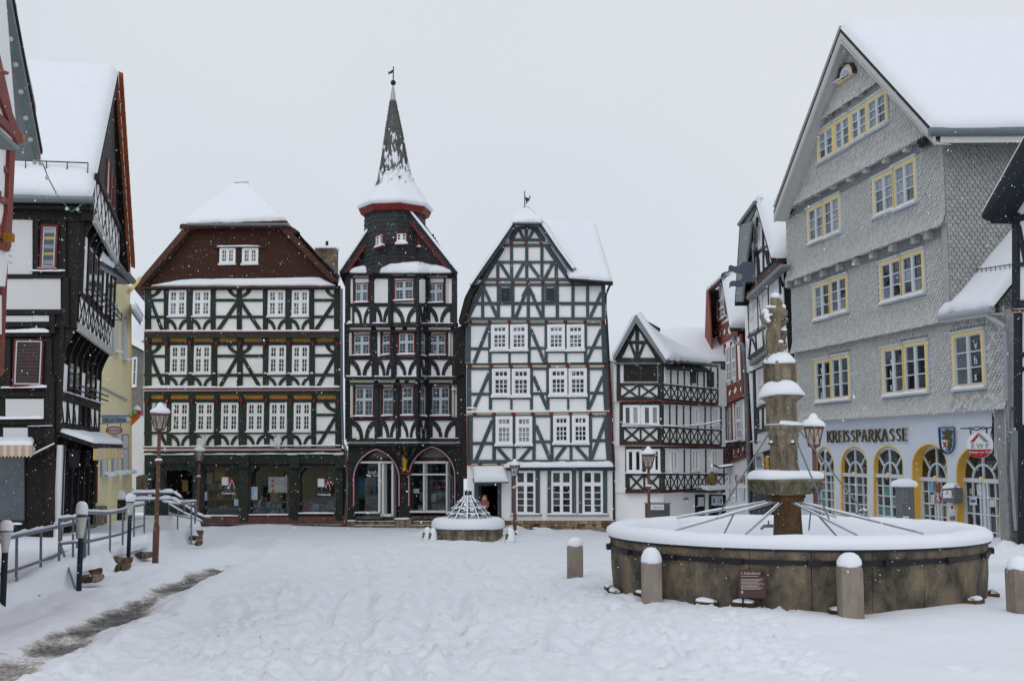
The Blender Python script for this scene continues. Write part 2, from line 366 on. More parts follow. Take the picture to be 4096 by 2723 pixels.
        nx, ny = sub; panes = []
        for i in range(cols):
            x0 = a0 + (W + mull) * i; x1 = x0 + W
            for j in range(len(heads) - 1):
                t1 = heads[j] - (tr / 2 if j else 0); t0 = heads[j + 1] + (tr / 2 if j < len(heads) - 2 else 0)
                for (p0, q0, p1, q1) in ((x0, t0, x0 + fw, t1), (x1 - fw, t0, x1, t1), (x0 + fw, t0, x1 - fw, t0 + fw), (x0 + fw, t1 - fw, x1 - fw, t1)): bx(fr, p0, q0, p1, q1, .005, proud - .018)
                X0, X1, Y0, Y1 = x0 + fw, x1 - fw, t0 + fw, t1 - fw; n2 = ny[j] if isinstance(ny, (tuple, list)) else ny
                for k in range(1, nx): x = X0 + (X1 - X0) * k / nx; bx(fr, x - bar / 2, Y0, x + bar / 2, Y1, .005, proud - .026)
                for k in range(1, n2): y = Y0 + (Y1 - Y0) * k / n2; bx(fr, X0, y - bar / 2, X1, y + bar / 2, .005, proud - .028)
                for k in range(nx):
                    for l in range(n2): panes.append((X0 + (X1 - X0) * k / nx, Y0 + (Y1 - Y0) * l / n2, X0 + (X1 - X0) * (k + 1) / nx, Y0 + (Y1 - Y0) * (l + 1) / n2))
        fr.build('sash', frame, root)
        for q in panes:
            gl = glass if isinstance(glass, str) else random.choice(glass); ta, tb = random.uniform(-.004, .004), random.uniform(-.004, .004)
            mk('pane', [F.pt(q[0], q[1], o + .016 + ta), F.pt(q[2], q[1], o + .016 - ta), F.pt(q[2], q[3], o + .016 + tb), F.pt(q[0], q[3], o + .016 - tb)], [(0, 1, 2, 3)], gl, root)
        if sill:
            MB().prism([F.pt(u0 - .04, v0 - .05, o), F.pt(u1 + .04, v0 - .05, o), F.pt(u1 + .04, v0 + .005, o), F.pt(u0 - .04, v0 + .005, o)], F.n * (proud + .06)).build('sill', casing if sill is True else sill, root)
            if snow: MB().snowbar(F.pt(u0 - .03, v0, o + .01), F.pt(u1 + .03, v0, o + .01), F.n, proud + .06, snow).build('sill_snow', 'snow', root, smooth=True)
        return root
    def wallhole(s, outer, holes, m, thick=.3, rmat=None, rdepth=.3, name='wall'):
        P = [s.p(x, y) for x, y in outer]; H = [[s.p(x, y) for x, y in h] for h in holes]
        loc = lambda q: Vector(((q - s.F.P).dot(s.F.u), q.z, 0))
        tri = tessellate_polygon([[loc(q) for q in P]] + [[loc(q) for q in h] for h in H]); flat = P + [q for h in H for q in h]
        vs = list(flat) + [q - s.F.n * thick for q in P]; n = len(P); N = len(flat); fs = [tuple(t) for t in tri] + [(i, (i + 1) % n, N + (i + 1) % n, N + i) for i in range(n)]
        wl = mk(name, vs, fs, m, s.root)
        for h in H:
            k = len(h); mk('reveal', h + [q - s.F.n * rdepth for q in h], [(i, (i + 1) % k, k + (i + 1) % k, k + i) for i in range(k)], rmat or m, s.root)
        return wl
def arch(x0, x1, yb, ys, yt, n=10, pointed=False):       # outline of an arched opening in picture coordinates (springs at ys, apex yt)
    q = [(x0, yb)]; m = (x0 + x1) / 2
    if pointed:
        for i in range(n + 1): t = i / n; q.append((x0 + (m - x0) * (1 - math.cos(t * math.pi / 2 * .82)) / (1 - math.cos(math.pi / 2 * .82)), ys + (yt - ys) * math.sin(t * math.pi / 2 * .82) / math.sin(math.pi / 2 * .82)))
        for i in range(n - 1, -1, -1): a, b = q[1 + i]; q.append((2 * m - a, b))
    else:
        for i in range(2 * n + 1): t = math.pi * i / (2 * n); q.append((m - (m - x0) * math.cos(t), ys + (yt - ys) * math.sin(t)))
    return q + [(x1, yb)]
def slab(name, pts, t, m, parent):        # roof slab: pts are the top face
    return MB().prism(pts, (0, 0, -t)).build(name, m, parent)
# ------------------------------------------------------------------ ground: one snow sheet, trampled, with a scraped path and a raised terrace at the left
def vn(x, y, seed):                        # value noise on arrays
    xi, yi = np.floor(x).astype(np.int64), np.floor(y).astype(np.int64); fx, fy = x - xi, y - yi; fx = fx * fx * (3 - 2 * fx); fy = fy * fy * (3 - 2 * fy)
    def h(a, b):
        n = (a * 374761393 + b * 668265263 + seed * 974711) & 0x7fffffff; n = ((n ^ (n >> 13)) * 1274126177) & 0x7fffffff; return ((n ^ (n >> 16)) & 0xffff) / 32768.0 - 1
    return (h(xi, yi) * (1 - fx) + h(xi + 1, yi) * fx) * (1 - fy) + (h(xi, yi + 1) * (1 - fx) + h(xi + 1, yi + 1) * fx) * fy
def seg_dist(X, Y, pts):
    best = np.full(X.shape, 1e9); side = np.zeros(X.shape); par = np.zeros(X.shape); acc = 0
    for (ax, ay), (bx, by) in zip(pts[:-1], pts[1:]):
        dx, dy = bx - ax, by - ay; L2 = dx * dx + dy * dy; t = np.clip(((X - ax) * dx + (Y - ay) * dy) / L2, 0, 1)
        d = np.hypot(X - ax - t * dx, Y - ay - t * dy); k = d < best; best = np.where(k, d, best); side = np.where(k, np.sign(dx * (Y - ay) - dy * (X - ax)), side); par = np.where(k, acc + t * math.sqrt(L2), par); acc += math.sqrt(L2)
    return best, side, par
sstep = lambda x: np.clip(x, 0, 1) ** 2 * (3 - 2 * np.clip(x, 0, 1))
PATH = [(gd(*q).x, gd(*q).y) for q in ((-330, 1700), (-110, 1600), (50, 1520), (180, 1462), (300, 1400), (400, 1352), (470, 1325), (520, 1306), (560, 1282), (590, 1262), (600, 1240))]
EDGE = [(gd(*q).x, gd(*q).y) for q in ((-260, 1480), (-40, 1412), (110, 1372), (215, 1330), (262, 1308), (340, 1285), (400, 1262), (455, 1240), (460, 1216), (440, 1205))]
TERR = .27
Yr = np.concatenate([2.0 * (60 / 2.0) ** (np.arange(460) / 459), np.array([64, 70, 78, 88, 100, 115, 135])])
S = np.linspace(-1, 1, 430)
YY, SS = np.meshgrid(Yr, S, indexing='ij'); XX = SS * (YY * .56 + 2.5)
H = -SLOPE * YY
dp, sdp, par = seg_dist(XX, YY, PATH); de, sde, _ = seg_dist(XX, YY, EDGE)
ins = np.where((sde > 0), de, -de)         # left of the edge line is on the terrace
terr = sstep((ins + .12 + .12 * vn(XX * 1.3, YY * 1.3, 5)) / .40) * np.where(YY < 49, 1, 0)
TH = TERR + .22 * sstep((YY - 17) / 5)
H = H + TH * terr
tr = np.clip(1 - np.abs(XX + 1.2 + .02 * YY) / (2.2 + YY * .20), 0, 1) * np.clip((YY - 2) / 3, 0, 1)      # trampled lane down the middle
tr = sstep(tr * 1.7) * (1 - terr * .7)
far = np.clip(1 - (YY - 30) / 30, .15, 1)
fine = vn(XX * 3.1, YY * 2.3, 1) * .018 + vn(XX * 6.5, YY * 5.3, 2) * .02 + vn(XX * 13, YY * 11, 3) * .012
H += (.06 * vn(XX * .55, YY * .45, 4) + .035 * vn(XX * 1.2, YY * 1.1, 14)) * far * (1 - .4 * terr) + fine * (.18 + 1.5 * tr) * far
berm = np.exp(-((dp - .75) / .28) ** 2) * (.10 + .06 * vn(XX * 2.2, YY * 2.2, 8)) * np.where(sdp > 0, .7, 1)
H += berm * np.clip((YY - 3) / 3, 0, 1) * far
wid = .33 + .12 * vn(par * .9, par * 0, 21) + .09 * vn(XX * 2.4, YY * 2.4, 22) + .05 * vn(XX * 6, YY * 6, 23)
bare = sstep((wid - dp) / .34 + .5)
gaps = .42 + .58 * sstep((vn(par * .5 + 3.2, par * 0 + .5, 31) * .8 + vn(XX * 2.3, YY * 1.6, 32) * .55 + .60) * 1.1)
LASTP = seg_dist(np.array([PATH[-4][0]]), np.array([PATH[-4][1]]), PATH)[2][0]
gaps = np.where(par > LASTP, gaps * np.clip(1 - (par - LASTP) / 5, 0, .35), gaps)
bare = bare * np.clip(gaps, 0, 1)
H -= .075 * sstep((wid + .16 - dp) / .3)
# tyre ruts, sledge lines and footprints
rr = random.Random(4)
for x0, x1 in ((-1.0, -2.6), (-.25, -1.5), (.5, -.2)):
    xc = x0 + (x1 - x0) * (YY - 3) / 34 + .25 * np.sin(YY * .35 + x0); H -= .06 * np.exp(-((XX - xc) / .13) ** 2) * far * np.clip((34 - YY) / 6, 0, 1) * (.6 + .5 * vn(XX * 0 + x0, YY * .6, 40))
def dent(cx, cy, r, dep):
    m = (np.abs(XX - cx) < 3 * r) & (np.abs(YY - cy) < 3 * r)
    if m.any():
        d = np.hypot(XX[m] - cx, (YY[m] - cy) * .75) / r; H[m] += -dep * np.exp(-d ** 2 * 1.3) + dep * .45 * np.exp(-((d - 1.35) / .4) ** 2)
for k in range(40):
    x, y = rr.uniform(-4.5, 3.2), rr.uniform(3.5, 8); a = math.pi / 2 + rr.uniform(-.28, .28)
    for i in range(rr.randint(14, 42)):
        q = .13 * (1 if i % 2 else -1); dent(x - math.sin(a) * q, y + math.cos(a) * q, rr.uniform(.08, .12), rr.uniform(.035, .08)); x += math.cos(a) * .62; y += math.sin(a) * .62; a += rr.uniform(-.05, .05)
        if y > 33: break
for k in range(1100):
    y = 3 + 24 * rr.random() ** 1.3; dent(rr.gauss(-1.2 - .02 * y, 1.0 + y * .10), y, rr.uniform(.06, .15), rr.uniform(.02, .06))
for q, wd in (((1370, 1465), 1), ((1310, 1500), 1)): p = gd(*q); dent(p.x, p.y, .35, .05)
for pl in (((712, 1600), (720, 1540), (738, 1470), (772, 1395), (790, 1330), (760, 1280), (700, 1250)), ((795, 1600), (798, 1500), (828, 1410), (842, 1340), (815, 1285)), ((940, 1600), (950, 1500), (985, 1410), (980, 1330), (900, 1272), (800, 1244)), ((1055, 1600), (1062, 1500), (1045, 1415), (1040, 1340)), ((1300, 1500), (1380, 1445), (1430, 1465))):
    d_, _, pr_ = seg_dist(XX, YY, [(gd(*q).x, gd(*q).y) for q in pl]); d_ = d_ + .05 * vn(XX * 1.7, YY * 1.7, 71); H += (-.11 * np.exp(-(d_ / .15) ** 2) + .06 * np.exp(-((d_ - .32) / .10) ** 2)) * (.7 + .5 * vn(pr_ * 1.2, pr_ * 0, 72))
# drifts against walls and objects
def pile(p, r, h):
    m = (np.abs(XX - p.x) < 3 * r) & (np.abs(YY - p.y) < 3 * r)
    if m.any(): d = np.hypot(XX[m] - p.x, YY[m] - p.y) / r; H[m] += h * np.exp(-d ** 2 * 1.6) * (1 + .25 * vn(XX[m] * 3, YY[m] * 3, 60))
for q, r, h in (((1185, 1222), .9, .42), ((1172, 1246), .35, .25), ((1245, 1228), .8, .18), ((2300, 1275), .8, .45), ((2330, 1300), .8, .5), ((340, 1178), 1.2, .6), ((300, 1190), 1.0, .5), ((985, 1232), .6, .2), ((400, 1240), .8, .3), ((1320, 1225), 1.5, .12), ((480, 1225), 1.0, .2), ((620, 1216), 2.5, .14)): pile(gd(*q), r, h)
nr, ncl = XX.shape
vs = np.stack([XX, YY, H], -1).reshape(-1, 3)
i0 = (np.arange(nr - 1)[:, None] * ncl + np.arange(ncl - 1)[None, :]).ravel()
fs = np.stack([i0, i0 + 1, i0 + ncl + 1, i0 + ncl], -1)
me = bpy.data.meshes.new('ground'); me.vertices.add(len(vs)); me.vertices.foreach_set('co', vs.ravel())
me.loops.add(fs.size); me.loops.foreach_set('vertex_index', fs.ravel()); me.polygons.add(len(fs)); me.polygons.foreach_set('loop_start', np.arange(0, fs.size, 4))
me.polygons.foreach_set('use_smooth', np.ones(len(fs), bool)); me.update()
at_ = me.attributes.new('bare', 'FLOAT', 'POINT'); at_.data.foreach_set('value', bare.ravel().astype(np.float32))
tr_ = me.attributes.new('trodden', 'FLOAT', 'POINT'); tr_.data.foreach_set('value', (tr * far).ravel().astype(np.float32))
ground = bpy.data.objects.new('ground', me); C.objects.link(ground); tag(ground, 'snow covered market square with a scraped grey path at the left', kind='structure')
def ground_mat():
    m = bpy.data.materials.new('ground_snow'); m.use_nodes = True; n = m.node_tree; p = n.nodes['Principled BSDF']; N = n.nodes.new; K = n.links.new
    geo = N('ShaderNodeNewGeometry'); a = N('ShaderNodeAttribute'); a.attribute_name = 'bare'
    mp = N('ShaderNodeMapping'); mp.inputs['Scale'].default_value = (1, 1, 1); K(geo.outputs['Position'], mp.inputs[0])
    n1 = N('ShaderNodeTexNoise'); n1.inputs['Scale'].default_value = 5; n1.inputs['Detail'].default_value = 8; n1.inputs['Roughness'].default_value = .7; K(mp.outputs[0], n1.inputs['Vector'])
    n2 = N('ShaderNodeTexNoise'); n2.inputs['Scale'].default_value = 22; n2.inputs['Detail'].default_value = 4; K(geo.outputs['Position'], n2.inputs['Vector'])
    ad = N('ShaderNodeMath'); ad.operation = 'MULTIPLY_ADD'; ad.inputs[1].default_value = 1.1; ad.inputs[2].default_value = -.55; K(n1.outputs['Fac'], ad.inputs[0])
    ad2 = N('ShaderNodeMath'); ad2.operation = 'MULTIPLY_ADD'; ad2.inputs[1].default_value = .9; K(n2.outputs['Fac'], ad2.inputs[0]); K(ad.outputs[0], ad2.inputs[2])
    s = N('ShaderNodeMath'); s.operation = 'MULTIPLY_ADD'; s.inputs[1].default_value = .98; K(a.outputs['Fac'], s.inputs[0]); ad3 = N('ShaderNodeMath'); ad3.operation = 'SUBTRACT'; ad3.inputs[1].default_value = .45; K(ad2.outputs[0], ad3.inputs[0]); K(ad3.outputs[0], s.inputs[2])
    rp = N('ShaderNodeValToRGB'); e = rp.color_ramp.elements; e[0].position = .30; e[0].color = (.83, .855, .90, 1); e[1].position = 1.0; e[1].color = (.105, .105, .107, 1)
    k = e.new(.45); k.color = (.66, .63, .58, 1); k = e.new(.70); k.color = (.34, .325, .30, 1)
    K(s.outputs[0], rp.inputs[0])
    mul = N('ShaderNodeMix'); mul.data_type = 'RGBA'; mul.blend_type = 'MULTIPLY'; mul.inputs[0].default_value = .25; K(rp.outputs[0], mul.inputs[6])
    r2 = N('ShaderNodeValToRGB'); r2.color_ramp.elements[0].position = .3; r2.color_ramp.elements[0].color = (.82, .83, .85, 1); r2.color_ramp.elements[1].position = .6; r2.color_ramp.elements[1].color = (1, 1, 1, 1); K(n1.outputs['Fac'], r2.inputs[0]); K(r2.outputs[0], mul.inputs[7])
    K(mul.outputs[2], p.inputs['Base Color']); p.inputs['Roughness'].default_value = .9; p.inputs['Specular IOR Level'].default_value = .25
    t = N('ShaderNodeAttribute'); t.attribute_name = 'trodden'
    bs = N('ShaderNodeMath'); bs.operation = 'MULTIPLY_ADD'; bs.inputs[1].default_value = .65; bs.inputs[2].default_value = .2; K(t.outputs['Fac'], bs.inputs[0])
    b = N('ShaderNodeBump'); b.inputs['Distance'].default_value = .05; K(bs.outputs[0], b.inputs['Strength']); K(n1.outputs['Fac'], b.inputs['Height'])
    b2 = N('ShaderNodeBump'); b2.inputs['Distance'].default_value = .012; b2.inputs['Strength'].default_value = .5; K(n2.outputs['Fac'], b2.inputs['Height']); K(b.outputs[0], b2.inputs['Normal']); K(b2.outputs[0], p.inputs['Normal'])
    return m
me.materials.append(ground_mat())
def gz(X, Y):                             # ground height from the sheet
    j = np.searchsorted(Yr, Y); j = min(max(j, 1), len(Yr) - 1); w_ = Y * .56 + 2.5; i = int(round((X / w_ + 1) / 2 * (ncl - 1))); i = min(max(i, 0), ncl - 1); return float(H[j - 1 if abs(Yr[j - 1] - Y) < abs(Yr[j] - Y) else j, i])
def onground(p): return Vector((p[0], p[1], gz(p[0], p[1])))
# ================================================================== bookshop: dark green half-timbered house
h = House('bookshop', 'wide dark green timber framed bookshop with brown tiled gable', 'house', Fac(PX(330, 50), PX(790, 48.5)), 'green_timber')
R = h.root; h.bv = Vector((-.235, .97, 0))
GL3 = ['glass_pale', 'glass_mid', 'glass_mid', 'glass_pale']
h.at(Z3, .45).wall([(92, 962), (1948, 962), (1946, 1412), (90, 1412)])
h.at(Z4, .30).wall([(68, 40), (1566, 36), (1570, 500), (68, 505)])
h.at(Z4, .15).wall([(66, 478), (1572, 470), (1578, 955), (66, 962)])
# ---- top storey
h.at(Z3, .45)
h.beam(90, 980, 1948, 974, 36, d=.07); h.beam(90, 1253, 1945, 1251, 25); h.hb([(148, 274, 1093), (762, 966, 1093), (1010, 1216, 1093), (1696, 1892, 1093)], 26)
for x, w_ in ((121, 56), (294, 44), (519, 56), (740, 44), (989, 46), (1237, 46), (1458, 58), (1677, 44), (1918, 56)): h.beam(x, 985, x, 1392, w_, d=.055)
h.beams([(152, 1110, 258, 1388, 30), (974, 1108, 782, 1388, 34), (1004, 1112, 1192, 1388, 34), (1892, 1115, 1708, 1388, 34)])
for a, b in ((149, 245), (967, 878), (1011, 1102), (1891, 1806)): h.head(a, b, 992, 1072)
h.feet([(316, 490), (545, 718), (1258, 1430), (1486, 1655)], 1272, 1390)
h.rect('sill_beam', 88, 1402, 1946, 1450, 'green_timber', -.02, .09); h.rect('red_moulding', 86, 1394, 1948, 1403, 'red_paint', -.02, .115)
h.snow(92, 1392, 1944, 1390, .07, .12)
for x0, x1 in ((316, 490), (547, 719), (1259, 1429), (1488, 1655)): h.win(x0, 1247, x1, 997, 2, (.43,), (2, (2, 3)), glass=GL3, snow=.03, mull=.10, cw=.07)
# ---- bands with amber panels, middle storeys
def band(yt, amber, brk, o, ay0, ay1, by0, by1, x0, x1):
    h.o = o
    for a, b in amber: h.rect('amber_panel', a, ay0, b, ay1, 'amber', -.02, .045)
    for x in brk:
        h.poly('bracket', [(x - 11, by0), (x + 11, by0), (x + 11, by0 + 12), (x + 5, by0 + 18), (x + 3, by1), (x - 3, by1), (x - 5, by0 + 18), (x - 11, by0 + 12)], 'red_paint', 0, .16)
    prev = x0
    for a, b in list(amber) + [(x1, None)]:
        h.rect('beam_end', prev, ay0 - 6, a, ay1 + 6, 'green_timber', -.02, .10 + random.uniform(0, .02)); prev = b
    h.rect('beam', x0, ay0 - 34, x1, ay0 - 3, 'green_timber', -.02, .12); h.rect('beam', x0, ay1 + 4, x1, ay1 + 30, 'green_timber', -.02, .07)
h.at(Z4)
band(0, ((120, 207), (258, 395), (443, 592), (640, 777), (828, 970), (1017, 1153), (1200, 1340), (1385, 1520)), (95, 237, 418, 618, 800, 988, 1175, 1360, 1542), .31, 96, 124, 130, 166, 70, 1562)
band(0, ((118, 218), (265, 410), (455, 605), (645, 793), (835, 980), (1022, 1165), (1207, 1352), (1390, 1535)), (93, 243, 430, 625, 810, 1000, 1187, 1367, 1553), .16, 533, 562, 568, 605, 68, 1570)
h.o = .30
h.beam(68, 383, 1568, 381, 22); h.hb([(122, 232, 238), (628, 780, 236), (820, 978, 235), (1376, 1524, 232)], 22)
for x, w_ in ((97, 52), (245, 34), (425, 46), (605, 42), (800, 42), (998, 42), (1178, 42), (1353, 40), (1545, 46)): h.beam(x, 140, x, 482, w_, d=.055)
h.beams([(125, 250, 215, 470, 26), (778, 250, 652, 466, 26), (822, 250, 948, 466, 26), (1522, 246, 1398, 470, 26)])
for a, b in ((122, 200), (780, 705), (820, 895), (1524, 1455)): h.head(a, b, 152, 224)
h.feet([(264, 402), (448, 584), (1019, 1157), (1199, 1333)], 396, 476)
for x0, x1 in ((267, 401), (447, 583), (1021, 1156), (1199, 1332)): h.win(x0, 372, x1, 154, 2, (.43,), (2, (2, 3)), glass=['glass_mid', 'glass_dark', 'glass_mid'], snow=.07, mull=.10, cw=.07)
for x in (245, 425, 605, 800, 998, 1178, 1353): h.snow(x - 12, 372, x + 12, 372, .06, .08, .06, jit=.7)
h.rect('red_moulding', 64, 484, 1574, 493, 'red_paint', -.02, .13); h.snow(68, 483, 1570, 478, .10, .14, jit=.6)
h.o = .15
h.beam(68, 824, 1576, 818, 20); h.hb([(1382, 1530, 686)], 20)
for x, w_ in ((97, 52), (258, 34), (440, 50), (630, 50), (822, 60), (1007, 40), (1187, 46), (1366, 36), (1555, 48)): h.beam(x, 578, x, 932, w_, d=.055)
h.beams([(125, 705, 238, 920, 24), (1532, 704, 1400, 922, 26)]); h.hb([(122, 246, 690)], 20)
h.head(1531, 1440, 590, 668); h.head(122, 200, 590, 668)
h.feet([(278, 413), (467, 603), (657, 792), (852, 987), (1027, 1162), (1213, 1347)], 838, 926)
for x0, x1 in ((277, 413), (466, 603), (656, 792), (852, 987), (1027, 1162), (1213, 1347)): h.win(x0, 812, x1, 592, 2, (.42,), (2, (2, 3)), glass=['glass_dark', 'glass_dark', 'glass_mid'], snow=.0, mull=.10, cw=.07)
h.rect('red_moulding', 64, 934, 1580, 943, 'red_paint', -.02, .13); h.snow(68, 933, 1578, 922, .06, .13, jit=.5)
# ---- ground floor
h.o = 0
h.rect('beam', 66, 944, 1590, 985, 'green_timber', -.3, .12); h.rect('lintel', 72, 986, 1604, 1060, 'green_timber', -.3, .15)
h.snow(66, 992, 1606, 984, .06, .2, .0, jit=.5)
for x0, x1 in ((72, 160), (402, 470), (796, 870), (1180, 1254), (1532, 1604)): h.snow(x0, 992, x1, 990, .08, .30, .0, jit=.3); h.rect('beam_end', x0, 992, x1, 1090, 'green_timber', 0, .27)
HO = [[(522, 1455), (522, 1130), (548, 1096), (752, 1094), (796, 1130), (797, 1455)], [(880, 1447), (880, 1130), (912, 1092), (1140, 1090), (1176, 1130), (1176, 1447)], [(1257, 1436), (1257, 1128), (1295, 1090), (1490, 1088), (1527, 1128), (1527, 1436)], [(165, 1345), (165, 1110), (400, 1108), (440, 1140), (440, 1345)]]
h.wallhole([(72, 1040), (1600, 1030), (1602, 1512), (78, 1512)], HO, 'green_timber', .3, 'green_timber', .22)
for x, w_, y1 in ((118, 62, 1340), (478, 62, 1500), (833, 64, 1500), (1214, 62, 1490), (1562, 54, 1490)): h.beam(x, 1060, x, y1, w_, d=.12, name='post')
for a, b in ((800, 740), (868, 935), (1184, 1126), (1246, 1300), (1534, 1475)): h.poly('brace', [(a, 1070), (b, 1070), (b, 1092), (a, 1150)], 'green_timber', .0, .06)
for i, q in enumerate(((520, 797, 1457, 1092), (877, 1178, 1449, 1089), (1255, 1529, 1438, 1087))):
    x0, x1, yb, yt = q
    h.rect('red_trim', x0 - 6, yt + 40, x0, yb, 'red_paint', .0, .03); h.rect('red_trim', x1, yt + 40, x1 + 6, yb, 'red_paint', .0, .03); h.rect('red_trim', x0 + 40, yt - 6, x1 - 50, yt, 'red_paint', .0, .03)
    h.snow(x0, yb + 2, x1, yb + 2, .06, .14); h.rect('shop_window', x0, yt, x1, yb, 'shop_glass', -.16, -.15)
h.rect('plinth', 478, 1462, 1606, 1520, 'plinth_red', -.2, .10)
for x in (606, 694, 790, 890, 985, 1100, 1180, 1290, 1380, 1470): h.beam(x, 1466, x, 1516, 3, 'roof_dark', d=.10, name='joint')
# shop interior with books, seen through the panes
q0, q1 = h.p(60, 1080), h.p(1600, 1080)
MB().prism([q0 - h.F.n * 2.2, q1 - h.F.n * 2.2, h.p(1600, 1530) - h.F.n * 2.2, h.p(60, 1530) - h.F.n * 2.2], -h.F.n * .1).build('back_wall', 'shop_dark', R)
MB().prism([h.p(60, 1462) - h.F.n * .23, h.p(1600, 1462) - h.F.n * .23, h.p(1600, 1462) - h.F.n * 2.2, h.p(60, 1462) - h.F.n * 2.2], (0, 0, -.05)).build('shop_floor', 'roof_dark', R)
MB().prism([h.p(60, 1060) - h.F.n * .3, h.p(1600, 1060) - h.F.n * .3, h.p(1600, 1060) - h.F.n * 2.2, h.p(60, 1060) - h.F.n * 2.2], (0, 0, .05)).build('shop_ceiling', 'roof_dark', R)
rb = random.Random(3); bm_ = ['paper', 'book_green', 'book_teal', 'book_yellow', 'pale_blue', 'sign_red', 'paper', 'bright_blue', 'book_green']
for (x0, x1), rows in (((530, 790), (1250, 1330, 1405)), ((890, 1170), (1350, 1395, 1440)), ((1265, 1520), (1408, 1425))):
    for yb in rows:
        x = x0 + rb.uniform(0, 20)
        h.beam(x0, yb + 3, x1, yb + 3, 5, 'sign_grey', d=-.34, name='shelf') if False else h.rect('shelf', x0, yb, x1, yb + 5, 'sign_grey', -.75, -.35)
        while x < x1 - 30:
            w_ = rb.uniform(14, 34); hh = rb.uniform(22, 52)
            if rb.random() < .7: h.rect('book', x, yb - hh, x + w_, yb, rb.choice(bm_), -.5 - rb.random() * .1, -.44)
            x += w_ + rb.uniform(2, 16)
h.rect('poster', 530, 1130, 590, 1215, 'paper', -.5, -.49); h.rect('poster', 610, 1110, 690, 1190, 'book_yellow', -.6, -.59)
h.rect('notice', 888, 1235, 937, 1335, 'pale_blue', -.15, -.14); h.rect('notice', 516, 1272, 552, 1340, 'pale_blue', -.15, -.14); h.rect('notice', 758, 1330, 790, 1380, 'pale_blue', -.15, -.14)
h.rect('notice', 1030, 1282, 1092, 1348, 'book_yellow', -.45, -.44); h.rect('notice', 1297, 1342, 1335, 1420, 'sign_red', -.3, -.29); h.rect('notice', 1360, 1365, 1405, 1418, 'pale_blue', -.3, -.29); h.rect('notice', 1472, 1345, 1520, 1412, 'book_teal', -.3, -.29)
h.rect('notice', 1020, 1160, 1165, 1280, 'sign_grey', -.15, -.145)
for y in (1190, 1228, 1268): h.rect('red_square', 1044, y - 9, 1060, y + 9, 'sign_red', -.145, -.135)
for y, t in ((1200, 'Bücher für Kinder'), (1216, 'und Erwachsene'), (1276, 'Bücher CD')): h.text(t, 1110, y, 10, 'lettering_pale', -.135)
for y, x1 in ((1231, 1130), (1247, 1140)): h.rect('text_line', 1068, y, x1, y + 6, 'lettering_pale', -.145, -.138)
h.text('Vockeroth', 712, 1292, 18, 'sign_white', -.13, bold=.02); h.text('Vockeroth', 1446, 1302, 18, 'sign_white', -.13, bold=.02); h.text('DOM. BUCH', 718, 1268, 9, 'sign_grey', -.13, sx=1.3); h.text('DOM. BUCH', 1448, 1278, 9, 'sign_grey', -.13, sx=1.3)
for x, y in ((664, 1162), (1398, 1174)):
    h.rect('logo_square', x, y, x + 48, y + 62, 'sign_white', -.15, -.14)
    h.poly('logo_red', [(x + 50, y + 2), (x + 72, y + 6), (x + 92, y + 30), (x + 97, y + 60), (x + 85, y + 62), (x + 78, y + 22), (x + 66, y + 60), (x + 50, y + 20)], 'sign_red', -.15, -.14)
    for a in ((x + 30, y + 86, x + 30, y + 70, 3), (x + 30, y + 70, x + 42, y + 68, 3), (x + 42, y + 68, x + 48, y + 30, 4), (x + 48, y + 30, x + 62, y + 72, 4), (x + 62, y + 72, x + 76, y + 20, 4), (x + 76, y + 20, x + 92, y + 60, 4), (x + 93, y + 60, x + 95, y + 88, 4), (x + 8, y + 88, x + 30, y + 88, 3)): h.poly('logo_line', [(a[0] - 1.6, a[1]), (a[0] + 1.6, a[1]), (a[2] + 1.6, a[3] + 1), (a[2] - 1.6, a[3] + 1)], 'sign_white', -.14, -.13)
# entrance recess
for x in (66, 1596): MB().prism([h.p(x, 1040, -.31), h.p(x, 1540, -.31), h.p(x, 1540, -.31) - h.F.n * 8, h.p(x, 1040, -.31) - h.F.n * 8], h.F.u * .2).build('side_wall', 'plaster_grey', R)
h.rect('door', 285, 1150, 412, 1345, 'brown_timber', -1.3, -1.22); h.rect('door_glass', 362, 1185, 405, 1270, 'book_yellow', -1.22, -1.2)
h.rect('letter_box', 85, 1182, 132, 1250, 'iron', .12, .25); h.snow(83, 1182, 134, 1182, .05, .16, .11); h.rect('notice', 85, 1258, 128, 1320, 'paper', .12, .15)
h.rect('notice', 104, 1130, 116, 1144, 'bright_blue', .12, .14)
# ---- tile-hung gable, verges, jerkinhead roof with snow
h.at(Z3, .46)
gab = [(95, 965), (1905, 965), (1500, 500), (1385, 385), (575, 385), (530, 470)]
h.poly('gable_wall', gab, 'roof_dark', -.3, 0)
rows = 30; tiles = MB(); big = []
def inside(x, y):
    t = (965 - y) / (965 - 385); return 115 + t * 470 < x < 1895 - t * 505
rt = random.Random(8)
for r in range(rows):
    yb = 965 - r * 19.6; x = 100 + (r % 2) * 11
    while x < 1900:
        if inside(x, yb - 10) and not any(a - 6 < x < b + 6 and 590 < yb < 775 for a, b in ((800, 955), (1015, 1172))):
            q = [(x - 10.4, yb + 5 + rt.uniform(-1, 1)), (x + 10.4, yb + 5 + rt.uniform(-1, 1)), (x + 10.4, yb - 22), (x - 10.4, yb - 22)]; t_ = rt.uniform(0, .012); ds = (.055 + t_, .055 + t_, .012, .012)
            P = [h.p(a, b, d) for (a, b), d in zip(q, ds)] + [h.p(a, b, d - .02) for (a, b), d in zip(q[:2], ds)]
            F_ = [(0, 1, 2, 3), (0, 4, 5, 1), (0, 3, 4), (1, 5, 2)]
            if r < 5 and len(big) < 300: big.append(mk('tile', P, F_, 'tile_brown', R))
            else: tiles.add(P, F_)
        x += 21.5
tag(tiles.build('tiles', 'tile_brown', R), kind='stuff')
